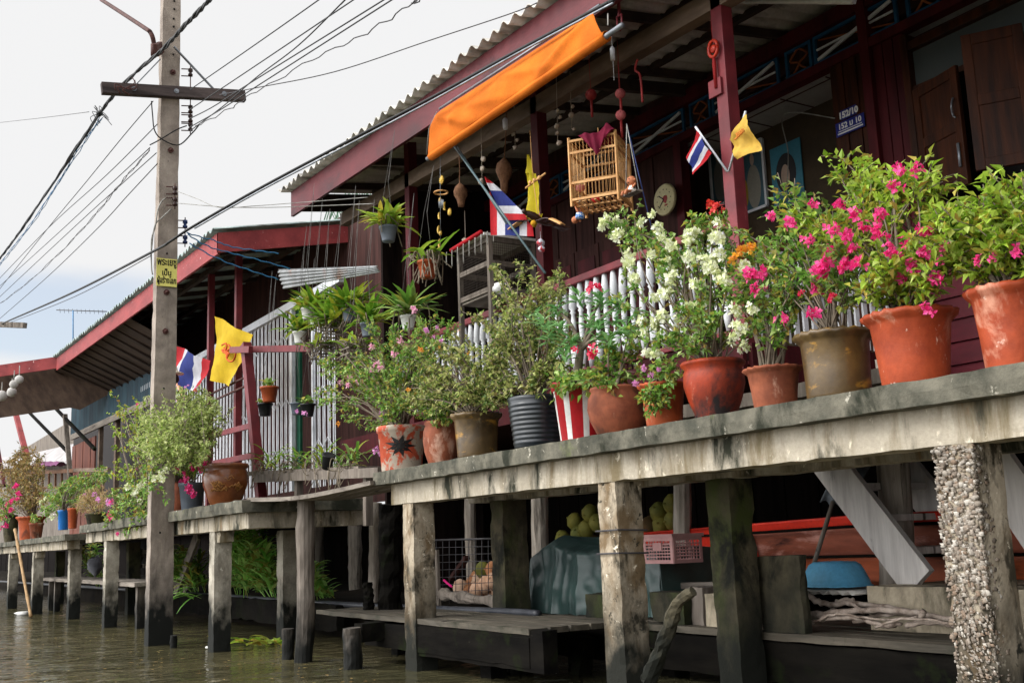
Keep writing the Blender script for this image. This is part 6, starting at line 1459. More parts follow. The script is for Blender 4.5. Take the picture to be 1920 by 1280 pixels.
# ------------------------------------------------------------------ house number plates
m_navy = mat('blue enamel', (30, 42, 128), (24, 34, 108), 4, rough=.35, bump=.02)
yv = YW - .022
def plate(pts, lab, y_):
    p = [A(a_, b_, Y=y_) for a_, b_ in pts]; x0 = (p[0].x + p[3].x) / 2; x1 = (p[1].x + p[2].x) / 2; z1 = (p[0].z + p[1].z) / 2; z0 = (p[2].z + p[3].z) / 2
    t_ = thing('number_plate', lab, 'house number', ((x0 + x1) / 2, y_, z0)); g = MB(); g.box((x0, y_ - .006, z0), (x1, y_, z1)); obj('plate', g, m_navy, t_, .002); return t_, x0, x1, z0, z1
t_, x0, x1, z0, z1 = plate(((1576, 208), (1606, 196), (1606, 214), (1577, 226)), 'small blue number plate reading 152/10, upper of the two', yv)
text_mesh('152/10', (z1 - z0) * .9, m_white, t_, ((x0 + x1) / 2, yv - .0075, z0 + (z1 - z0) * .16), (1, 0, 0), (0, 0, 1), bold=.004)
t_, x0, x1, z0, z1 = plate(((1567, 232), (1621, 212), (1622, 238), (1569, 258)), 'larger blue number plate with 152 and 10, lower of the two', yv - .001)
text_mesh('152 ม 10', (z1 - z0) * .56, m_white, t_, ((x0 + x1) / 2, yv - .0085, z0 + (z1 - z0) * .48), (1, 0, 0), (0, 0, 1), bold=.002)
g = MB(); g.box((x0 + .02, yv - .0085, z0 + (z1 - z0) * .12), (x1 - .02, yv - .0072, z0 + (z1 - z0) * .22)); g.box((x0 + .03, yv - .0085, z0 + (z1 - z0) * .31), (x1 - .03, yv - .0072, z0 + (z1 - z0) * .36)); obj('white_bar', g, m_white, t_)
# ------------------------------------------------------------------ pictures inside the room
YR = YRm - .012
def picture(pts, lab, bgc, shapes, frame=None):
    p = [A(a_, b_, Y=YR) for a_, b_ in pts]; x0, x1 = p[0].x, p[1].x; z1, z0 = p[0].z, p[1].z
    t_ = thing('poster', lab, 'poster', ((x0 + x1) / 2, YR, z0)); g = MB(); g.box((x0, YR - .01, z0), (x1, YR, z1)); obj('sheet', g, mat('print ' + lab[:12], bgc, tuple(c * .8 for c in bgc), 2, rough=.4), t_)
    for i, (nm, u, v, a_, b_, c_) in enumerate(shapes):
        g = MB(); q = V((x0 + (x1 - x0) * u, YR - .011 - .0015 * i, z0 + (z1 - z0) * v)); w_, h_ = (x1 - x0) * a_, (z1 - z0) * b_
        g.add([q + V((w_ * math.cos(t), 0, h_ * math.sin(t))) for t in [2 * PI * j / 24 for j in range(24)]][::1], [tuple(range(24))]); obj(nm, g, mat('ink ' + nm + lab[:8], c_, c_, 2, rough=.5, bump=0), t_)
    if frame:
        g = MB()
        for (a_, b_) in (((x0, z0), (x1, z0)), ((x1, z0), (x1, z1)), ((x1, z1), (x0, z1)), ((x0, z1), (x0, z0))): g.beam((a_[0], YR - .012, a_[1]), (b_[0], YR - .012, b_[1]), .03, .03, up=(0, 1, 0))
        obj('frame', g, m_whitemetal, t_)
picture(((1444, 282), (1510, 368)), 'blue green portrait poster with round dark hair on the room wall', (52, 128, 150), (('hair', .48, .5, .33, .34, (20, 18, 20)), ('shoulders', .5, .06, .36, .14, (44, 96, 118)), ('face', .46, .45, .14, .2, (176, 150, 132))))
picture(((1388, 280), (1440, 385)), 'framed picture of a pale robed standing figure on the room wall', (54, 92, 106), (('robe', .5, .35, .3, .33, (132, 128, 116)), ('face', .5, .76, .09, .09, (160, 140, 126)), ('garland', .14, .3, .1, .2, (150, 120, 30))), True)
picture(((1330, 268), (1368, 378)), 'left framed picture of a seated figure behind the red post', (60, 96, 110), (('robe', .5, .35, .34, .32, (120, 122, 118)), ('face', .5, .74, .14, .1, (150, 132, 120))), True)
g = MB(); q = A(1470, 215, Y=YRm - .3); g.tube(curve_pts([A(1565, 222, Y=YW - .05), q, A(1478, 290, Y=YRm - .15), A(1473, 380, Y=YRm - .1)], 8), .006, 5); tag(obj('lamp_cord', g, m_string), 'pale cord drooping across the dark room to the poster', 'cord')
g = MB(); g.tube([A(1370, 3, Y=6.6), A(1598, 4, Y=6.6)], .022, 10); FLa = thing('fluorescent_lamp', 'unlit white fluorescent tube under the veranda roof', 'lamp', A(1480, 3, Y=6.6)); obj('tube', g, m_white, FLa); g = MB(); g.beam(A(1366, 0, Y=6.63), A(1602, 1, Y=6.63), .05, .05); obj('batten', g, m_whitemetal, FLa)
# ------------------------------------------------------------------ flags
m_fr = mat('flag red', (196, 28, 40), (176, 22, 34), 6, rough=.8, bump=.1); m_fw = mat('flag white', (214, 214, 220), (196, 196, 204), 6, rough=.8, bump=.1); m_fb = mat('flag blue', (38, 52, 130), (30, 42, 112), 6, rough=.8, bump=.1)
m_fy = mat('flag yellow', (224, 190, 32), (208, 172, 22), 5, rough=.8, bump=.1); m_fy2 = mat('faded flag yellow', (226, 186, 84), (210, 168, 66), 5, rough=.8, bump=.1)
CUT = [0, 1 / 6, 2 / 6, 4 / 6, 5 / 6, 1]; SI = [0, 1, 2, 1, 0]
def patch(g, a_, b_, c_, d_, Y, stripes, nv=8, wav=.03, seed=0):
    """cloth between a-b (along the stripes' count) and d-c, pixels; stripes along a->d"""
    P = [A(p[0], p[1], Y=(p[2] if len(p) > 2 else Y)) for p in (a_, b_, c_, d_)]
    def fn(u, v):
        p = P[0].lerp(P[1], u).lerp(P[3].lerp(P[2], u), v)
        return p + V((0, wav * math.sin(u * 7 + v * 4 + seed) + wav * .7 * noise.noise(V((u * 4, v * 4, seed))) + wav * .25 * noise.noise(V((u * 11 + v * 6, v * 9, seed + 4))), 0))
    if stripes:
        for k in range(5): u0, u1 = CUT[k], CUT[k + 1]; g.grid(lambda s, t: fn(u0 + (u1 - u0) * s, t), 4, nv, SI[k])
    else: g.grid(fn, 22, nv * 2, 0)
for m_ in (m_fr, m_fw, m_fb, m_fy, m_fy2):
    nt_ = m_.node_tree; pb_ = nt_.nodes['Principled BSDF']; tr2 = nt_.nodes.new('ShaderNodeBsdfTranslucent'); mx2 = nt_.nodes.new('ShaderNodeMixShader'); mx2.inputs[0].default_value = .3
    nt_.links.new(pb_.inputs['Base Color'].links[0].from_socket, tr2.inputs[0]); nt_.links.new(pb_.outputs[0], mx2.inputs[1]); nt_.links.new(tr2.outputs[0], mx2.inputs[2]); nt_.links.new(mx2.outputs[0], nt_.nodes['Material Output'].inputs[0])
TM = [m_fr, m_fw, m_fb]
FH_ = A(1364, 322, Y=5.64)
SF = thing('small_flag', 'small Thai striped flag on a white stick fixed to the red post', 'flag', FH_)
g = MB(); patch(g, (1306, 245), (1333, 287), (1301, 328), (1288, 295), 5.55, True, wav=.012); obj('cloth', g, TM, SF)
g = MB(); g.tube([FH_, A(1304, 238, Y=5.56)], .009, 8); obj('stick', g, m_whitemetal, SF)
YF = thing('small_flag', 'small plain yellow flag on a white stick fixed to the red post', 'flag', FH_)
g = MB(); patch(g, (1396, 213), (1427, 282), (1381, 299), (1369, 262), 5.5, False, wav=.02, seed=2); obj('cloth', g, m_fy2, YF)
g = MB(); g.tube([FH_ + V((.015, 0, 0)), A(1398, 209, Y=5.52)], .009, 8); obj('stick', g, m_whitemetal, YF)
em = MB(); 
for k in range(5):
    c_ = curve_pts([A(1377 + 3 * k, 262 - 3 * k, Y=5.46), A(1383 + 3 * k, 258 - 3 * k, Y=5.45), A(1380 + 3 * k, 250 - 2 * k, Y=5.45)], 4); em.tube(c_, .006, 5)
obj('emblem', em, mat('orange emblem ink', (206, 126, 50), (196, 116, 40), 5), YF)
# middle Thai flag, folded over its line
MF = thing('hanging_flag', 'Thai striped flag hanging folded above the wire hutch', 'flag', A(955, 440, Y=5.15))
g = MB()
lines = [((908, 330), (908, 330)), ((912, 343), (926, 344)), ((919, 357), (941, 358)), ((933, 386), (969, 386)), ((941, 400), (985, 401)), ((948, 413), (988, 412))]
for k in range(5):
    (l0, r0), (l1, r1) = lines[k], lines[k + 1]
    def q_(s, t, l0=l0, r0=r0, l1=l1, r1=r1):
        x = (l0[0] + (r0[0] - l0[0]) * s) * (1 - t) + (l1[0] + (r1[0] - l1[0]) * s) * t; y = (l0[1] + (r0[1] - l0[1]) * s) * (1 - t) + (l1[1] + (r1[1] - l1[1]) * s) * t
        return A(x, y, Y=5.12 + .025 * math.sin(s * 5 + y * .05))
    g.grid(q_, 6, 4, SI[k])
lo_ = [((918, 358), (920, 441)), ((932, 395), (932, 441)), ((947, 413), (947, 441)), ((974, 412), (974, 442)), ((988, 412), (988, 443)), ((999, 425), (1001, 443))]
for k in range(5):
    (t0, b0_), (t1, b1_) = lo_[k], lo_[k + 1]
    g.grid(lambda s, t: A((t0[0] + (t1[0] - t0[0]) * s) * (1 - t) + (b0_[0] + (b1_[0] - b0_[0]) * s) * t, (t0[1] + (t1[1] - t0[1]) * s) * (1 - t) + (b0_[1] + (b1_[1] - b0_[1]) * s) * t, Y=5.19 + .02 * math.sin((k + s) * 2.5)), 3, 6, SI[k])
obj('cloth', g, TM, MF)
g = MB(); g.tube([A(850, 272, Y=5.05), A(1022, 512, Y=5.0)], .011, 8); g.tube([A(858, 276, Y=5.06), A(950, 420, Y=5.05)], .008, 8); tag(obj('stay_pole', g, mat('grey green pole', (92, 112, 116), (74, 94, 98), 6, rough=.5)), 'thin grey green pole slanting down in front of the folded Thai flag', 'pole')
YG2 = thing('hanging_flag', 'long yellow flag hanging limp behind the carved eagle', 'flag', A(1000, 420, Y=5.5))
g = MB(); patch(g, (987, 290), (991, 290), (1002, 325), (986, 325), 5.5, False, wav=.01); patch(g, (986, 325), (1002, 325), (1016, 400), (988, 408), 5.5, False, wav=.025); patch(g, (988, 408), (1016, 400), (1003, 426), (999, 426), 5.5, False, wav=.02); obj('cloth', g, mat('lemon flag cloth', (214, 196, 40), (196, 176, 30), 5, rough=.8, bump=.1), YG2)
# big flags at the low house
T2 = thing('hanging_flag', 'large Thai striped flag hanging half behind the utility pole', 'flag', A(350, 690, Y=5.0))
g = MB(); patch(g, (331, 649), (391, 676), (374, 735), (312, 722), 5.0, True, wav=.05); obj('cloth', g, TM, T2)
Y2 = thing('hanging_flag', 'large yellow flag with a red emblem under the low house eave', 'flag', A(425, 660, Y=4.95))
g = MB(); patch(g, (402, 593), (471, 627), (434, 724), (397, 713), 4.98, False, nv=14, wav=.04); obj('cloth', g, m_fy, Y2)
em = MB()
for p in (((416, 647), (424, 644), (424, 655), (416, 656), (425, 664)), ((428, 646), (432, 652), (426, 658), (430, 664)), ((424, 668), (428, 676), (436, 677), (441, 668), (443, 656)), ((420, 652), (428, 668)), ((418, 660), (424, 662), (426, 671))): em.tube(curve_pts([A(x, y, Y=4.89) for x, y in p], 4), .014, 5)
obj('emblem', em, mat('red orange emblem ink', (206, 92, 30), (196, 82, 24), 5), Y2)
# ------------------------------------------------------------------ wire hutch on the balustrade, sheet strip, far floats
Yh = 5.38; cA = A(917, 444, Y=Yh); cB = A(862, 481, Y=Yh); yb = A(997, 444, X=cA.x).y; yb = min(yb, Yh + 1.0)
HT = thing('wire_hutch', 'tall wooden framed wire mesh hutch standing against the balustrade', 'cage', (cA.x, Yh, 2.46))
zt_ = cA.z; zmid = A(913, 495, Y=Yh).z; zlow = A(917, 543, Y=Yh).z; zb0 = 2.46
g = MB()
for (x, y) in ((cA.x, Yh), (cB.x, Yh), (cA.x, yb), (cB.x, yb)): g.beam((x, y, zb0), (x, y, zt_), .045, .045, up=(0, 1, 0))
for z in (zt_ - .02, zmid, zlow): g.beam((cB.x, Yh, z), (cA.x, Yh, z), .04, .05); g.beam((cA.x, Yh, z), (cA.x, yb, z), .04, .05); g.beam((cB.x, yb, z), (cA.x, yb, z), .04, .05); g.beam((cB.x, Yh, z), (cB.x, yb, z), .04, .05)
obj('frame', g, m_wood, HT)
g = MB(); g.box((cB.x, Yh, zlow - .05), (cA.x, yb, zlow - .03)); obj('tray', g, m_woodx, HT)
g = MB(); n_ = 22
for i in range(n_ + 1):
    x = cB.x + (cA.x - cB.x) * i / n_; g.tube([(x, Yh - .02, zlow), (x, Yh - .02, zt_)], .002, 3, cap=False); y = Yh + (yb - Yh) * i / n_; g.tube([(cA.x + .02, y, zlow), (cA.x + .02, y, zt_)], .002, 3, cap=False)
for i in range(20):
    z = zlow + (zt_ - zlow) * i / 20; g.tube([(cB.x, Yh - .02, z), (cA.x, Yh - .02, z)], .002, 3, cap=False); g.tube([(cA.x + .02, Yh, z), (cA.x + .02, yb, z)], .002, 3, cap=False)
obj('mesh', g, mat('rusty mesh', (84, 74, 66), (64, 56, 50), 8), HT)
g = MB(); g.box((cB.x - .06, Yh - .08, zt_ + .004), (cA.x + .04, yb + .08, zt_ + .03)); lid = obj('roof', g, m_white, HT)
g = MB(); g.tube([(cB.x - .0, Yh - .1, zt_ + .0), (cA.x + .02, Yh - .1, zt_ + .035)], .022, 8); obj('red_edging', g, m_fr, lid)
for k in range(9):
    g = MB(); x = cB.x - .08 + k * .12; g.tube(curve_pts([V((x, Yh - .11, zt_)), V((x + .03, Yh - .13, zt_ - .06)), V((x + .01, Yh - .12, zt_ - rnd.uniform(.1, .22)))], 4), .006, 5); obj('torn_plastic', g, m_string, lid)
q = A(940, 540, X=cA.x + .1); g = MB(); g.ball(q, .09, 12, sq=(1.2, 1, .6), jit=.4); tag(obj('white_bag', g, m_white), 'crumpled white bag on the shelf of the wire hutch', 'bag')
e0, e1 = A(522, 505, Y=4.9), A(707, 498, Y=4.9); 
g = MB(); hh = (A(522, 505, Y=4.9) - A(524, 542, Y=4.9)).z
def strip(u, v): 
    a = v * 1.0; return e0.lerp(e1, u).lerp(A(526, 541, Y=4.86).lerp(A(706, 509, Y=4.9), u), v) + V((0, .05 * v * v + .012 * math.sin(v * 2 * PI * 5), .004 * math.sin(v * 2 * PI * 5)))
g.grid(strip, 30, 40); ss = obj('roofing_strip', g, mat('bright zinc sheet', (160, 163, 165), (120, 122, 122), 4, rough=.5, stains=(((128, 96, 80), 3, .58, .7, (1, 1, 1)),))); tag(ss, 'loose strip of pale corrugated sheet hanging over the orchids', 'sheet'); ss.modifiers.new('thickness', 'SOLIDIFY').thickness = .004
for i, (px, py, r_, l) in enumerate(((63, 747, 11, 'white float ball hanging alone under the far shelter roof'), (36, 711, 8, 'upper white float in the cluster under the far shelter'), (26, 720, 8, 'second white float in the cluster under the far shelter'), (22, 735, 9, 'dim float below the cluster beside the slanting strut'), (3, 742, 10, 'pale float cut off by the left edge'), (5, 758, 9, 'lowest pale float at the left edge'))):
    q = A(px, py, Z=5.2 if px > 40 else 5.1); k = depth(q) / F; t_ = thing('float_ball', l, 'float', q, 'floats hanging under the shelter'); g = MB(); g.ball(q, r_ * k, 14, jit=.1); obj('ball', g, mat('dirty white float', (206, 204, 200), (170, 166, 160), 3, bump=.1, stains=(((60, 60, 60), 2, .66, .7, (1, 1, 1)),)), t_); g = MB(); g.tube([q, q + V((0, 0, 26 * k))], .012, 5); obj('rope', g, m_string, t_)
# ------------------------------------------------------------------ under the walkway
def coconut(q, r_, m, label, group):
    g = MB(); g.ball(q, r_, 14, sq=(1, .95, 1.08), jit=.12); n_ = V((rnd.uniform(-.6, .6), -1, rnd.uniform(-.3, .8))).normalized(); g.ball(q + n_ * r_ * .93, r_ * .2, 8, sq=(1, 1, .7)); return tag(obj('coconut', g, m), label, 'coconut', group)
m_husk = mat('buff coconut husk', (214, 176, 148), (188, 144, 114), 8, rough=.9, bump=.5, bscale=50, stains=(((128, 74, 44), 6, .58, .72, (1, 1, 1)),))
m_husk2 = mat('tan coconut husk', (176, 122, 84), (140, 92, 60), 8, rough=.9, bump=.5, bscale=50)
m_husk3 = mat('pale coconut husk', (226, 194, 168), (198, 160, 132), 8, rough=.9, bump=.5, bscale=50, stains=(((150, 96, 62), 7, .6, .7, (1, 1, 1)),))
m_green = mat('green yellow coconut', (128, 122, 50), (92, 98, 42), 6, rough=.7, bump=.3, stains=(((136, 90, 44), 5, .6, .75, (1, 1, 1)),))
YC = 5.75; kx = depth(A(900, 1100, Y=YC)) / F
cl_ = 'husked coconut heap: '
for (px, py, mm, l) in ((863, 1101, m_husk, 'brown one at its left end'), (882, 1108, m_husk, 'small one low in front of the brown one'), (895, 1106, m_husk, 'pale one in the bottom row'), (917, 1108, m_husk, 'yellow streaked one in the bottom row'), (934, 1106, m_husk, 'last of the bottom row by the dark pillar'),
                    (898, 1087, m_husk, 'dented one in the middle row'), (925, 1088, m_husk, 'pale one at right of the middle row'), (905, 1068, m_green, 'greenish one on top'), (925, 1068, m_husk, 'topmost one beside the dark pillar'), (912, 1095, m_husk, 'one wedged at the heart of the heap')):
    coconut(A(px, py, Y=YC + rnd.uniform(-.08, .12)), 15 * kx * rnd.uniform(.92, 1.08), (m_husk, m_husk2, m_husk3)[(px + py) % 3] if mm is m_husk else mm, cl_ + l, 'heap of husked coconuts')
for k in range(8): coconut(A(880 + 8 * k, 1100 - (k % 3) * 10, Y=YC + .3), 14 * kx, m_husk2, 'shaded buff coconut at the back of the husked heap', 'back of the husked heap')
YC = 7.3; kx = depth(A(1090, 970, Y=YC)) / F
for i, (px, py, l) in enumerate(((1078, 977, 'yellow one at left'), (1106, 962, 'topmost green one'), (1100, 990, 'big green one in front'), (1120, 980, 'one beside the pale pillar'), (1085, 1000, 'brown tinged one low at left'), (1055, 1010, 'one showing just over the tarpaulin'), (1235, 960, 'dim one right of the pale pillar'), (1240, 985, 'dim one behind the pink crate'), (1260, 945, 'faint one left of the silvery stilt'), (1262, 975, 'faint one low beside the silvery stilt'))):
    coconut(A(px, py, Y=YC), 16 * kx, m_green, 'green coconut pile behind tarpaulin: ' + l, 'green coconut pile')
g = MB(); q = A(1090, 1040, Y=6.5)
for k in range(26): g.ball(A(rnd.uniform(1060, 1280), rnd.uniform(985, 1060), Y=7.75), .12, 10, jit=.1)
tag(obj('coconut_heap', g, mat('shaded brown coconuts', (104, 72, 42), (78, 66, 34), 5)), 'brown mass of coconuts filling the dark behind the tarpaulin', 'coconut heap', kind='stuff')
# mesh panel, log, pink tool
WM = thing('mesh_fence', 'square wire mesh fence panel leaning before the coconut heap', 'mesh panel', A(870, 1130, Y=5.5))
g = MB()
for k in range(10):
    x = 818 + 12.2 * k; g.tube([A(x, 1012, Y=5.5), A(x, 1130, Y=5.5)], .004, 4)
for k in range(8): g.tube([A(816, 1012 + 14 * k, Y=5.5), A(930, 1010 + 13.5 * k, Y=5.5)], .004, 4)
g.tube([A(816, 1012, Y=5.5), A(930, 1009, Y=5.5)], .01, 6); obj('mesh', g, m_wire, WM)
g = MB(); g.beam(A(823, 1135, Y=5.45), A(819, 1030, Y=5.45), .045, .03, up=(0, 1, 0)); obj('stake', g, m_wood, WM)
g = MB(); c_ = curve_pts([A(828, 1112, Y=5.3), A(870, 1120, Y=5.32), A(945, 1128, Y=5.35)], 8); g.tube(c_, [.05 + .012 * math.sin(i) for i in range(len(c_))], 12, smooth=False, jit=.4); tag(obj('log', g, m_wood), 'knobbly grey log lying before the husked coconuts', 'log')
g = MB(); g.tube([A(832, 1087, Y=5.4), A(848, 1100, Y=5.42)], .012, 8); tag(obj('pink_handle', g, mat('hot pink plastic', (226, 40, 130), (210, 30, 116), 5)), 'hot pink plastic handle beside the coconut heap', 'handle')
g = MB(); g.beam(A(846, 1085, Y=5.6), A(876, 1044, Y=5.6), .06, .04); tag(obj('slanting_board', g, m_dark), 'short dark board slanting behind the wire mesh', 'board')
pp_ = [A(x, y, Y=5.22) for x, y in ((-20, 1088), (320, 1110), (590, 1129), (760, 1138), (950, 1146), (1010, 1150))]
g = MB(); g.tube(curve_pts(pp_, 4), .032, 12); tag(obj('water_pipe', g, mat('grey black pipe', (64, 66, 72), (46, 48, 54), 6, rough=.4)), 'long dark pipe running along the muddy bank', 'pipe')
# tarpaulin over a stack
TP = V((0, 0, 0)); tx0, tx1 = A(995, 1140, Y=5.62).x, A(1262, 1085, Y=6.0).x
m_tarp = mat('green grey tarpaulin', (56, 80, 76), (42, 62, 60), 4, rough=.42, bump=.35, bscale=12, spec=.5, stains=(((34, 48, 46), 3, .55, .7, (1, 1, 1)),))
ptop = A(1030, 1005, Y=5.85); pR = A(1250, 1022, Y=6.1)
tri = lambda t: abs((t % 1) * 2 - 1)
def tarp(u, v):
    xq = tx0 + (tx1 - tx0) * u
    zt = (ptop.z - (.16 - u) * .9) if u < .16 else ptop.z + (pR.z - ptop.z) * min(1, (u - .16) / .5) - .05 * math.sin(PI * min(1, (u - .16) * 2.4)) 
    y0 = 5.62 + .2 * u
    if v < .62: t_ = v / .62; y = y0 + (.05 * t_ if t_ < .86 else .043 + (t_ - .86) * 1.3); z = ZD + .006 + (zt - ZD) * (t_ * 1.04 if t_ < .86 else .894 + (t_ - .86) * .757)
    else: t_ = (v - .62) / .38; y = y0 + .225 + .7 * t_; z = zt - .05 * t_
    w_ = u * 5.2 + .7 * noise.noise(V((u * 4, v * 1.2, 1)))
    k_ = max(0, 1 - v / .75)
    f = (tri(w_) ** 2.2 - .3) * .075 * k_ * (.5 + .8 * abs(noise.noise(V((u * 3.1, 2, 5))))) + noise.noise(V((u * 6, v * 4, 3))) * .04 + noise.noise(V((u * 16, v * 11, 3))) * .012
    if u < .34: f += tri((u - .16) * 9 * (1.6 - v) + .5) ** 2 * .03 * (.3 + .7 * v)
    return V((xq + .03 * noise.noise(V((u * 8, v * 3, 7))) * (1 - v), y - f, z + .012 * noise.noise(V((u * 14, v * 6, 5))) + f * .1))
g = MB(); g.grid(tarp, 150, 50)
g.grid(lambda u, v: tarp(1, v) + V((.05 * u * (1 - v), 0, -u * (tarp(1, v).z - ZD - .01))), 8, 50)
g.grid(lambda u, v: tarp(0, v) + V((-.05 * u, 0, -u * (tarp(0, v).z - ZD - .01))), 8, 50)
tag(obj('tarpaulin', g, m_tarp), 'green grey tarpaulin draped over a stack on the low deck', 'tarpaulin')
# pink crate
YK = 5.72
cq0, cq1 = A(1206, 1008, Y=YK), A(1264, 1056, Y=YK)
PC = thing('plastic_crate', 'faded pink plastic crate with square holes on the tarpaulin', 'crate', ((cq0.x + cq1.x) / 2, YK + .15, cq1.z))
m_pinkp = mat('faded pink plastic', (204, 158, 154), (184, 136, 134), 5, rough=.55, bump=.05)
cw, ch = cq1.x - cq0.x, cq0.z - cq1.z
g = MB(); X_, Z_ = cq0.x, cq1.z
def fpanel(g, o, ux, uz, nxh, nzh, mx_, mz_):
    ux, uz = V(ux), V(uz); n_ = ux.cross(uz).normalized() * .006
    g.prism([o, o + ux, o + ux + uz * mz_, o + uz * mz_], n_); g.prism([o + uz * (1 - mz_), o + ux + uz * (1 - mz_), o + ux + uz, o + uz], n_)
    for i in range(nxh + 1): u = mx_ + (1 - 2 * mx_) * i / nxh; w_ = .012 if 0 < i < nxh else mx_; a_ = u - (w_ / 2 if 0 < i < nxh else (mx_ if i == 0 else 0)); g.prism([o + ux * a_ + uz * mz_, o + ux * (a_ + w_) + uz * mz_, o + ux * (a_ + w_) + uz * (1 - mz_), o + ux * a_ + uz * (1 - mz_)], n_)
    for j in range(1, nzh): v = mz_ + (1 - 2 * mz_) * j / nzh; g.prism([o + ux * mx_ + uz * (v - .02), o + ux * (1 - mx_) + uz * (v - .02), o + ux * (1 - mx_) + uz * (v + .02), o + ux * mx_ + uz * (v + .02)], n_ * .8)
fpanel(g, V((X_, YK, Z_)), (cw, 0, 0), (0, 0, ch), 9, 6, .09, .14); fpanel(g, V((X_ + cw, YK, Z_)), (0, .3, 0), (0, 0, ch), 7, 6, .09, .14); fpanel(g, V((X_, YK + .3, Z_)), (0, -.3, 0), (0, 0, ch), 7, 6, .09, .14); fpanel(g, V((X_ + cw, YK + .3, Z_)), (-cw, 0, 0), (0, 0, ch), 9, 6, .09, .14)
g.box((X_, YK, Z_), (X_ + cw, YK + .3, Z_ + .01)); g.box((X_ + cw * .36, YK - .012, Z_ + ch * .52), (X_ + cw * .64, YK - .006, Z_ + ch * .8)); obj('basket', g, m_pinkp, PC)
g = MB(); g.box((X_ - .015, YK - .02, Z_ + ch), (X_ + cw + .015, YK - .002, Z_ + ch + .025)); g.box((X_ - .015, YK + .3, Z_ + ch), (X_ + cw + .015, YK + .318, Z_ + ch + .025)); g.box((X_ - .015, YK - .002, Z_ + ch), (X_ - .0, YK + .3, Z_ + ch + .025)); g.box((X_ + cw, YK - .002, Z_ + ch), (X_ + cw + .015, YK + .3, Z_ + ch + .025)); obj('rim', g, m_pinkp, PC)
# red boat
YB = 6.8
m_boatred = mat('scuffed red boat paint', (236, 62, 42), (214, 48, 32), 5, rough=.45, bump=.2, stains=(((226, 190, 180), 8, .66, .7, (.4, 1, 1)), ((110, 40, 30), 4, .58, .72, (.4, 1, 1))))
m_boat = mat('varnished boat planks', (182, 90, 50), (140, 66, 36), 6, (.2, 1, 1), rough=.5, bump=.3, stains=(((52, 30, 22), 4, .56, .7, (.3, 1, 1)), ((176, 146, 120), 10, .68, .72, (.3, 1, 1))))
m_scuff = mat('scuffed reddish boat planks', (164, 92, 70), (118, 60, 44), 6, (.2, 1, 1), rough=.6, bump=.3, stains=(((206, 150, 136), 7, .56, .7, (.3, 1, 1)), ((60, 32, 26), 4, .58, .7, (.3, 1, 1))))
kx0 = A(1150, 1095, Y=YB).x; kx1 = 1.0
BT = thing('wooden_boat', 'long wooden boat with scuffed red gunwale lying under the house', 'boat', ((kx0 + kx1) / 2, YB + .5, .75))
def sheer(x): t_ = (x - kx0) / 3.2; return A(1265, 1000, Y=YB).z + .0 + .12 * (1 - min(1, t_ * 1.6)) ** 2 if False else (1.10 + .08 * min(1, t_))
def hull(u, v, side=-1):
    x = kx0 + (kx1 - kx0) * u; w_ = .5 * min(1, (u * 5.5) ** .55 + .05); rise = .32 * max(0, 1 - u * 6) ** 1.4
    zb = .63 + rise; zt_ = sheer(x)
    y = YB + .5 + side * w_ * (.55 + .45 * v ** .7); return V((x - .35 * (v) * max(0, 1 - u * 8), y, zb + (zt_ - zb) * v))
for nm, v0, v1, mm, u0, u1 in (('lower_plank', 0, .42, m_boat, 0, 1), ('upper_plank', .44, .84, m_scuff, 0, 1), ('gunwale', .86, 1.0, m_boatred, 0, .42), ('gunwale', .86, 1.0, m_scuff, .422, 1)):
    g = MB()
    for s_ in (-1, 1): g.grid(lambda u, v: hull(u0 + (u1 - u0) * u, v0 + (v1 - v0) * v, s_) + V((0, (-.012 if nm == 'upper_plank' else -.024 if nm == 'gunwale' else 0) * -s_ * -1, 0)), 60, 5)
    o_ = obj(nm, g, mm, BT); o_.modifiers.new('thickness', 'SOLIDIFY').thickness = .02
g = MB()
for s_ in (-1,):
    for vv in (.43, .85): g.tube([hull(i / 50, vv, s_) + V((0, -.025, 0)) for i in range(51)], .012, 6)
obj('rubbing_strake', g, m_black, BT)
g = MB(); g.grid(lambda u, v: hull(u * .2, .45 + .4 * v, -1) + V((0, -.022, 0)), 30, 5); obj('bow_plank', g, m_boatred, BT).modifiers.new('thickness', 'SOLIDIFY').thickness = .012
g = MB(); g.grid(lambda u, v: hull(.001 + u * .16, 1, -1).lerp(hull(.001 + u * .16, 1, 1), v) + V((0, 0, .02 * math.sin(PI * v) - .005)), 12, 8); obj('foredeck', g, m_boatred, BT)
g = MB()
for x in (-7.4, -4.3):
    g = MB(); g.rbox((x, 6.7, .38), (x + .2, 7.9, .64), .12, .008); tag(obj('boat_chock', g, m_black), 'dark timber chock under the ' + ('bow' if x < -6 else 'middle') + ' of the red boat', 'chock')
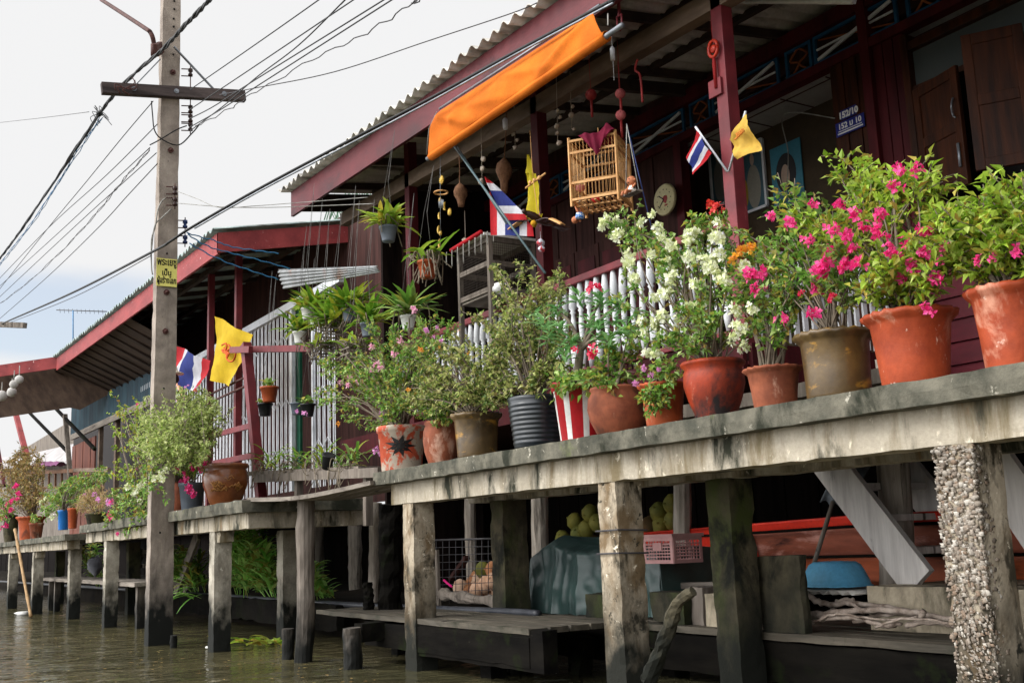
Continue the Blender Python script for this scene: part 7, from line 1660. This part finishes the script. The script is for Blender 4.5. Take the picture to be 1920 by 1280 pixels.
# white plank rails, blocks
for i, (a_, b_, w_, h_, l) in enumerate((((1212, 1098), (1345, 1096), .06, .05, 'pale plank edge lying under the red boat'), ((1500, 1108), (1618, 1110), .05, .02, 'brown lath under the blue basin'))):
    g = MB(); g.beam(A(*a_, Y=6.1), A(*b_, Y=6.1), w_, h_); tag(obj('plank', g, m_woodx if i == 0 else m_deck), l, 'plank')
for i, (x0_, x1_, y0_, y1_, Y_, m_, l) in enumerate(((1418, 1510, 1042, 1186, 5.5, m_moss, 'upright mossy concrete block on the deck edge left of the driftwood'), (1096, 1134, 1112, 1158, 5.52, m_moss, 'small dark block against the pale pillar'), (1218, 1282, 1108, 1160, 5.52, m_moss, 'low mossy block right of the pale pillar'), (1290, 1320, 1100, 1158, 5.6, m_wood, 'grey upright board behind the forked branch'), (1320, 1352, 1112, 1158, 5.56, m_conc, 'rough pale brick left of the mossy pillar'))):
    a_, b_ = A(x0_, y0_, Y=Y_), A(x1_, y1_, Y=Y_); g = MB(); g.rbox((a_.x, Y_, ZD), (b_.x, Y_ + (.07 if i == 0 else .2), a_.z), .06, .01, 6, seed=100 + i); tag(obj('concrete_block' if m_ is not m_wood else 'upright_board', g, m_), l, 'block' if m_ is not m_wood else 'board')
a_ = A(1625, 1100, Y=6.0)
g = MB(); g.rbox((a_.x, 6.0, ZD - .02), (-1.6, 7.6, A(1700, 1100, Y=6.0).z), .1, .01, 4, seed=121); tag(obj('concrete_footing', g, m_conc), 'pale stained concrete footing at the bottom of the stairs', 'footing')
ft = A(1700, 1100, Y=6.0).z
# stairs
SS = thing('wooden_stairs', 'grey open plank stairs climbing from the footing to the walkway', 'stairs', (-4, 6.2, ft))
sa, sb = A(1725, 1093, Y=6.25), A(1562, 878, Y=6.25); dS = sb - sa
g = MB(); g.beam(sa - dS * .0, sb + dS * .2, .055, .27, up=(0, 0, 1)); obj('stringer', g, m_stairlit, SS)
wS = .78
g = MB(); g.beam(sa + V((0, wS, 0)), sb + dS * .2 + V((0, wS, 0)), .055, .27); obj('stringer', g, m_stairlit, SS)
for k, (yy) in enumerate((1044, 980, 916, 855)):
    t_ = (1093 - yy) / (1093 - 878); p_ = sa + dS * (t_ * .95 + .05); g = MB(); g.box((p_.x - .13, 6.275, p_.z - .03), (p_.x + .1, 6.25 + wS - .025, p_.z + .018)); obj('tread', g, m_stairlit, SS, .004)
S2 = thing('wooden_stairs', 'second grey stair flight at the right edge behind the shell crusted pillar', 'stairs', (-2.4, 6.1, ft))
sa, sb = A(1960, 1010, Y=6.0), A(1878, 890, Y=6.0); dS = sb - sa
g = MB(); g.beam(sa - dS * .8, sb + dS * .4, .055, .27); obj('stringer', g, m_stairlit, S2)
for k in range(3):
    p_ = sa + dS * (k * .55 - .6); g = MB(); g.box((p_.x - .12, 6.035, p_.z - .02), (p_.x + .1, 6.8, p_.z + .018)); obj('tread', g, m_stairlit, S2)
# mop, basin, corrugated offcut, branches
MP = thing('mop', 'mop with grey cloth and wooden handle leaning on the stairs', 'mop', A(1522, 1080, Y=6.2))
g = MB(); g.tube([A(1518, 1083, Y=6.2), A(1562, 940, Y=6.48)], .017, 8); obj('handle', g, m_wood, MP)
ma, mb_ = A(1540, 945, Y=6.5), A(1625, 870, Y=6.2)
g = MB(); c0_, c1_, c2_, c3_ = A(1538, 942, Y=6.5), A(1588, 948, Y=6.5), A(1628, 872, Y=6.52), A(1570, 872, Y=6.52)
g.grid(lambda u, v: c0_.lerp(c1_, u).lerp(c3_.lerp(c2_, u), v) + V((0, .03 * math.sin(u * 9), .02 * math.sin(u * 14) * (1 - v))), 16, 8); oo = obj('cloth', g, mat('grey rag', (110, 116, 122), (84, 90, 98), 8), MP); oo.modifiers.new('t', 'SOLIDIFY').thickness = .012
BQ = A(1568, 1098, Y=6.15); kb = depth(BQ) / F
g = MB(); ra, rb = 62 * kb, 36 * kb; hb = 46 * kb
pr = [(1.04, 0), (1.05, .04), (1.0, .06), (.94, .3), (.84, .62), (.74, .86), (.6, .97), (.3, 1.0)]
vs, fs = [], []; n_ = 40
for r_, h_ in pr:
    for i in range(n_):
        a = 2 * PI * i / n_; ce, se = math.cos(a), math.sin(a); sq = (abs(ce) ** 3.2 + abs(se) ** 3.2) ** (-1 / 3.2); vs.append(BQ + V((ra * r_ * ce * sq, ra * .8 * r_ * se * sq, hb * h_)))
for i in range(len(pr) - 1):
    for j in range(n_): fs.append((i * n_ + j, i * n_ + (j + 1) % n_, (i + 1) * n_ + (j + 1) % n_, (i + 1) * n_ + j))
fs.append(tuple(range((len(pr) - 1) * n_, len(pr) * n_))); g.add(vs, fs, 0, True)
tag(obj('wash_basin', g, mat('sky blue plastic', (104, 178, 216), (88, 160, 202), 4, rough=.45, bump=.05)), 'sky blue plastic basin turned upside down at the foot of the stairs', 'basin')
q = A(1515, 1104, Y=6.1); q2 = A(1640, 1100, Y=6.1)
g = MB(); g.grid(lambda u, v: V((q.x + (q2.x - q.x) * u, 5.9 + .6 * v, q.z - .005 + .012 * math.sin(u * 2 * PI * 7))), 70, 4); oo = obj('roofing_offcut', g, m_sheet); tag(oo, 'small corrugated sheet offcut under the blue basin', 'sheet'); oo.modifiers.new('t', 'SOLIDIFY').thickness = .004
m_drift = mat('bleached driftwood', (172, 158, 146), (118, 102, 90), 16, rough=.9, bump=.6, bscale=60, stains=(((70, 56, 46), 9, .56, .68, (1, 1, 1)),))
def branch(pts, Y, r0, r1, label):
    c_ = curve_pts([A(x, y, Y=(p3[0] if p3 else Y)) for x, y, *p3 in pts], 7); m_ = len(c_); g = MB(); g.tube([p + rv(.006) for p in c_], [.72 * (r0 + (r1 - r0) * i / (m_ - 1)) for i in range(m_)], 9, smooth=True, jit=.16); tag(obj('driftwood', g, m_drift), label, 'branch', 'driftwood on the deck')
branch(((1505, 1108), (1530, 1126), (1560, 1132), (1600, 1130), (1680, 1140), (1800, 1168)), 5.88, .03, .02, 'long forked grey branch lying highest in the driftwood')
branch(((1508, 1154), (1580, 1148), (1650, 1142), (1730, 1150), (1800, 1163)), 5.73, .034, .02, 'thick straight driftwood branch along the deck')
branch(((1540, 1160), (1600, 1156), (1660, 1172), (1690, 1168)), 5.65, .028, .018, 'short curved driftwood branch at the front of the heap')
branch(((1708, 1172), (1725, 1162), (1732, 1143)), 5.65, .024, .026, 'brown sawn stub sticking up from the driftwood')
branch(((1600, 1165), (1680, 1150), (1760, 1166), (1800, 1178)), 5.78, .02, .014, 'thin twisted stick under the thick driftwood branch')
branch(((1560, 1150), (1570, 1128), (1600, 1124)), 5.93, .022, .02, 'stumpy piece of driftwood before the concrete footing')
branch(((1700, 1172), (1750, 1166), (1800, 1176)), 5.63, .024, .016, 'pale stick at the right end of the driftwood')
branch(((1520, 1170), (1570, 1150), (1640, 1160), (1720, 1156)), 5.62, .014, .008, 'thin bent twig across the left of the driftwood')
branch(((1640, 1175), (1700, 1158), (1790, 1170)), 5.58, .012, .008, 'slender twig across the right of the driftwood')
branch(((1590, 1128), (1640, 1150), (1700, 1146)), 5.8, .016, .01, 'forked twig behind the thick driftwood branch')
g = MB()
c_ = curve_pts([A(1216, 1275, Y=4.2), A(1248, 1195, Y=4.2), A(1272, 1130, Y=4.2), A(1300, 1108, Y=4.22)], 7); g.tube(c_, [.05, .052, .05, .05, .048, .046, .044, .042, .045, .046, .044, .042, .04, .036, .034, .034, .034, .034, .03, .03, .028, .028][:len(c_)], 10, smooth=False, jit=.4)
tag(obj('forked_branch', g, m_moss), 'dark mossy branch rising from the water beside the pale pillar', 'branch')
# bamboo pole, debris
g = MB(); a_, b_ = A(28, 992, Y=3.2), A(58, 1155, Y=3.25); c_ = [a_.lerp(b_, i / 20) for i in range(21)]; g.tube(c_, [.028 + (.006 if i % 4 == 0 else 0) for i in range(21)], 8); tag(obj('bamboo_pole', g, mat('weathered bamboo', (176, 144, 104), (140, 112, 78), 8)), 'leaning pale bamboo pole in the water at far left', 'pole')
for px, py, l in ((42, 1150, 'white bag caught in the water at far left'), (390, 1213, 'bit of pinkish litter at the foot of the cracked pillar')):
    q = A(px, py, Z=.02); g = MB(); g.ball(q, .032 if px > 100 else .13, 8, sq=(1.6, 1, .4), jit=.7); tag(obj('floating_litter', g, m_white), l, 'litter')
g = MB()
for k in range(170):
    q = A(rnd.uniform(0, 760), rnd.uniform(1165, 1278), Z=.012)
    if q.y < 4.1: g.leaf(q, V((rnd.uniform(-1, 1), rnd.uniform(-1, 1), 0)), V((0, 0, 1)), rnd.uniform(.02, .07), rnd.uniform(.015, .035), .1)
tag(obj('floating_leaves', g, L_dry), kind='stuff', label='dead leaves and scraps drifting on the canal', cat='leaves')
# timber clutter behind the far pillars
for i, (a_, b_, Y_, w_, l) in enumerate((((330, 1110), (372, 1000), 4.9, .2, 'slanting grey board under the far slab right of the pole'), ((245, 1080), (268, 1035), 5.0, .16, 'short slanting plank behind the utility pole'), ((240, 1035), (272, 1034), 5.0, .07, 'upper step board left of the utility pole'), ((240, 1062), (272, 1060), 5.0, .07, 'lower step board left of the utility pole'), ((345, 1102), (372, 1070), 5.2, .22, 'low weathered board among the leafy clump'))):
    g = MB(); g.beam(A(*a_, Y=Y_), A(*b_, Y=Y_), .05, w_); tag(obj('loose_plank', g, m_wood), l, 'plank')
g = MB(); a_, b_ = A(335, 1128, Y=5.1), A(600, 1160, Y=5.1); g.rbox((a_.x, 5.1, .1), (b_.x + .5, 5.2, .42), .14, .014, 5, seed=130); tag(obj('timber_revetment', g, m_black), 'black timber revetment holding the mud bank at left', 'retaining wall')
q = A(178, 1060, Y=5.0); g = MB(); g.ball(q, .2, 12, sq=(1, .8, 1.1), jit=.5); tag(obj('white_sack', g, mat('grey white sack', (150, 150, 158), (110, 112, 122), 5)), 'grey white sack behind the chipped far pillar', 'sack')
# ------------------------------------------------------------------ person half hidden behind the pole
PYs = 4.55; hd = A(322, 722, Y=PYs); k = depth(hd) / F; hgt = hd.z - 1.6
PE = thing('person', 'person in a pale hat and lavender shirt raising an arm behind the utility pole', 'person', (hd.x, PYs, 1.6))
def skin(name, verts, edges, radii, m, parent, root=0):
    off_ = worldloc(parent); me = bpy.data.meshes.new(name); me.from_pydata([tuple(V(v) - off_) for v in verts], edges, []); me.materials.append(m)
    o = bpy.data.objects.new(name, me); COL.objects.link(o); o.parent = parent
    md = o.modifiers.new('skin', 'SKIN'); md.use_smooth_shade = True
    for i, r_ in enumerate(radii): me.skin_vertices[0].data[i].radius = (r_, r_) if not isinstance(r_, tuple) else r_
    me.skin_vertices[0].data[root].use_root = True
    o.modifiers.new('sub', 'SUBSURF').levels = 1; o.modifiers['sub'].render_levels = 2; return o
B0 = V((hd.x, PYs, 1.6)); s_ = 1.6
def b_(x, y, z): return B0 + V((x, y, z * (hgt + .1) / 1.62))
el = A(351, 748, Y=PYs - .12); hn = A(334, 724, Y=PYs - .1)
vs = [b_(0, 0, .9), b_(0, 0, 1.15), b_(0, -.01, 1.35), b_(0, -.01, 1.46), b_(0, -.02, 1.56), b_(0, -.02, 1.68), b_(.18, 0, 1.36), el, hn, b_(-.18, 0, 1.36), b_(-.24, -.05, 1.1), b_(-.22, -.15, .9), b_(.09, 0, .86), b_(.1, -.02, .48), b_(.1, 0, .06), b_(-.09, 0, .86), b_(-.1, -.02, .48), b_(-.1, 0, .06), b_(.1, -.12, .03), b_(-.1, -.12, .03)]
ed = [(0, 1), (1, 2), (2, 3), (3, 4), (4, 5), (2, 6), (6, 7), (7, 8), (2, 9), (9, 10), (10, 11), (0, 12), (12, 13), (13, 14), (0, 15), (15, 16), (16, 17), (14, 18), (17, 19)]
skin('body', vs, ed, [(.15, .11), (.14, .1), (.15, .1), .055, .085, .095, .065, .045, .032, .065, .045, .03, .09, .06, .042, .09, .06, .042, .035, .035], mat('warm skin', (208, 150, 116), (196, 138, 104), 6, rough=.6, bump=.03), PE)
vs = [b_(0, 0, .86), b_(0, 0, 1.15), b_(0, -.005, 1.36), b_(.19, 0, 1.36), b_(.19, 0, 1.36).lerp(el, .45), b_(-.19, 0, 1.36), b_(-.23, -.03, 1.2)]
skin('shirt', vs, [(0, 1), (1, 2), (2, 3), (3, 4), (2, 5), (5, 6)], [(.18, .13), (.165, .12), (.165, .115), .085, .075, .085, .075], mat('lavender shirt', (206, 200, 226), (186, 180, 214), 6, rough=.85, bump=.15), PE)
vs = [b_(0, 0, .95), b_(.09, 0, .84), b_(.1, -.02, .48), b_(.1, 0, .12), b_(-.09, 0, .84), b_(-.1, -.02, .48), b_(-.1, 0, .12)]
skin('trousers', vs, [(0, 1), (1, 2), (2, 3), (0, 4), (4, 5), (5, 6)], [(.165, .12), .11, .08, .065, .11, .08, .065], mat('dark trousers', (48, 50, 66), (36, 38, 52), 6, rough=.85), PE)
g = MB(); hc = b_(0, -.02, 1.70); g.lathe(hc, [(.21, -.03), (.2, -.015), (.11, .02), (.1, .08), (.07, .115), (.01, .125)], 24); obj('hat', g, mat('pale straw hat', (236, 232, 218), (216, 210, 192), 14, rough=.8), PE)
g = MB(); g.ball(b_(0, .03, 1.62), .1, 12, sq=(1, .9, .95)); obj('hair', g, m_ink, PE)
g = MB()
for x in (-.035, .035): g.ball(b_(x, -.115, 1.63), .009, 6)
g.ball(b_(0, -.125, 1.6), .014, 6, sq=(.8, 1, 1.3)); g.ball(b_(0, -.11, 1.555), .02, 8, sq=(1.3, .4, .4)); obj('face_features', g, mat('face tone', (120, 70, 56), (110, 62, 50), 6), PE)
for i in range(5):   # fingers of the raised hand closing on the hat brim
    o_ = V((-.01 + .012 * (i - 2), -.01, .0)); vs = [hn + o_, hn + o_ + V((-.01, -.005, .035 - .003 * abs(i - 2))), hn + o_ + V((-.03, .005, .055 - .004 * abs(i - 2)))]
    if i == 0: vs = [hn, hn + V((-.03, -.01, .01)), hn + V((-.045, 0, .03))]
    skin('finger', vs, [(0, 1), (1, 2)], [.009, .008, .007], MATS['warm skin'], PE)
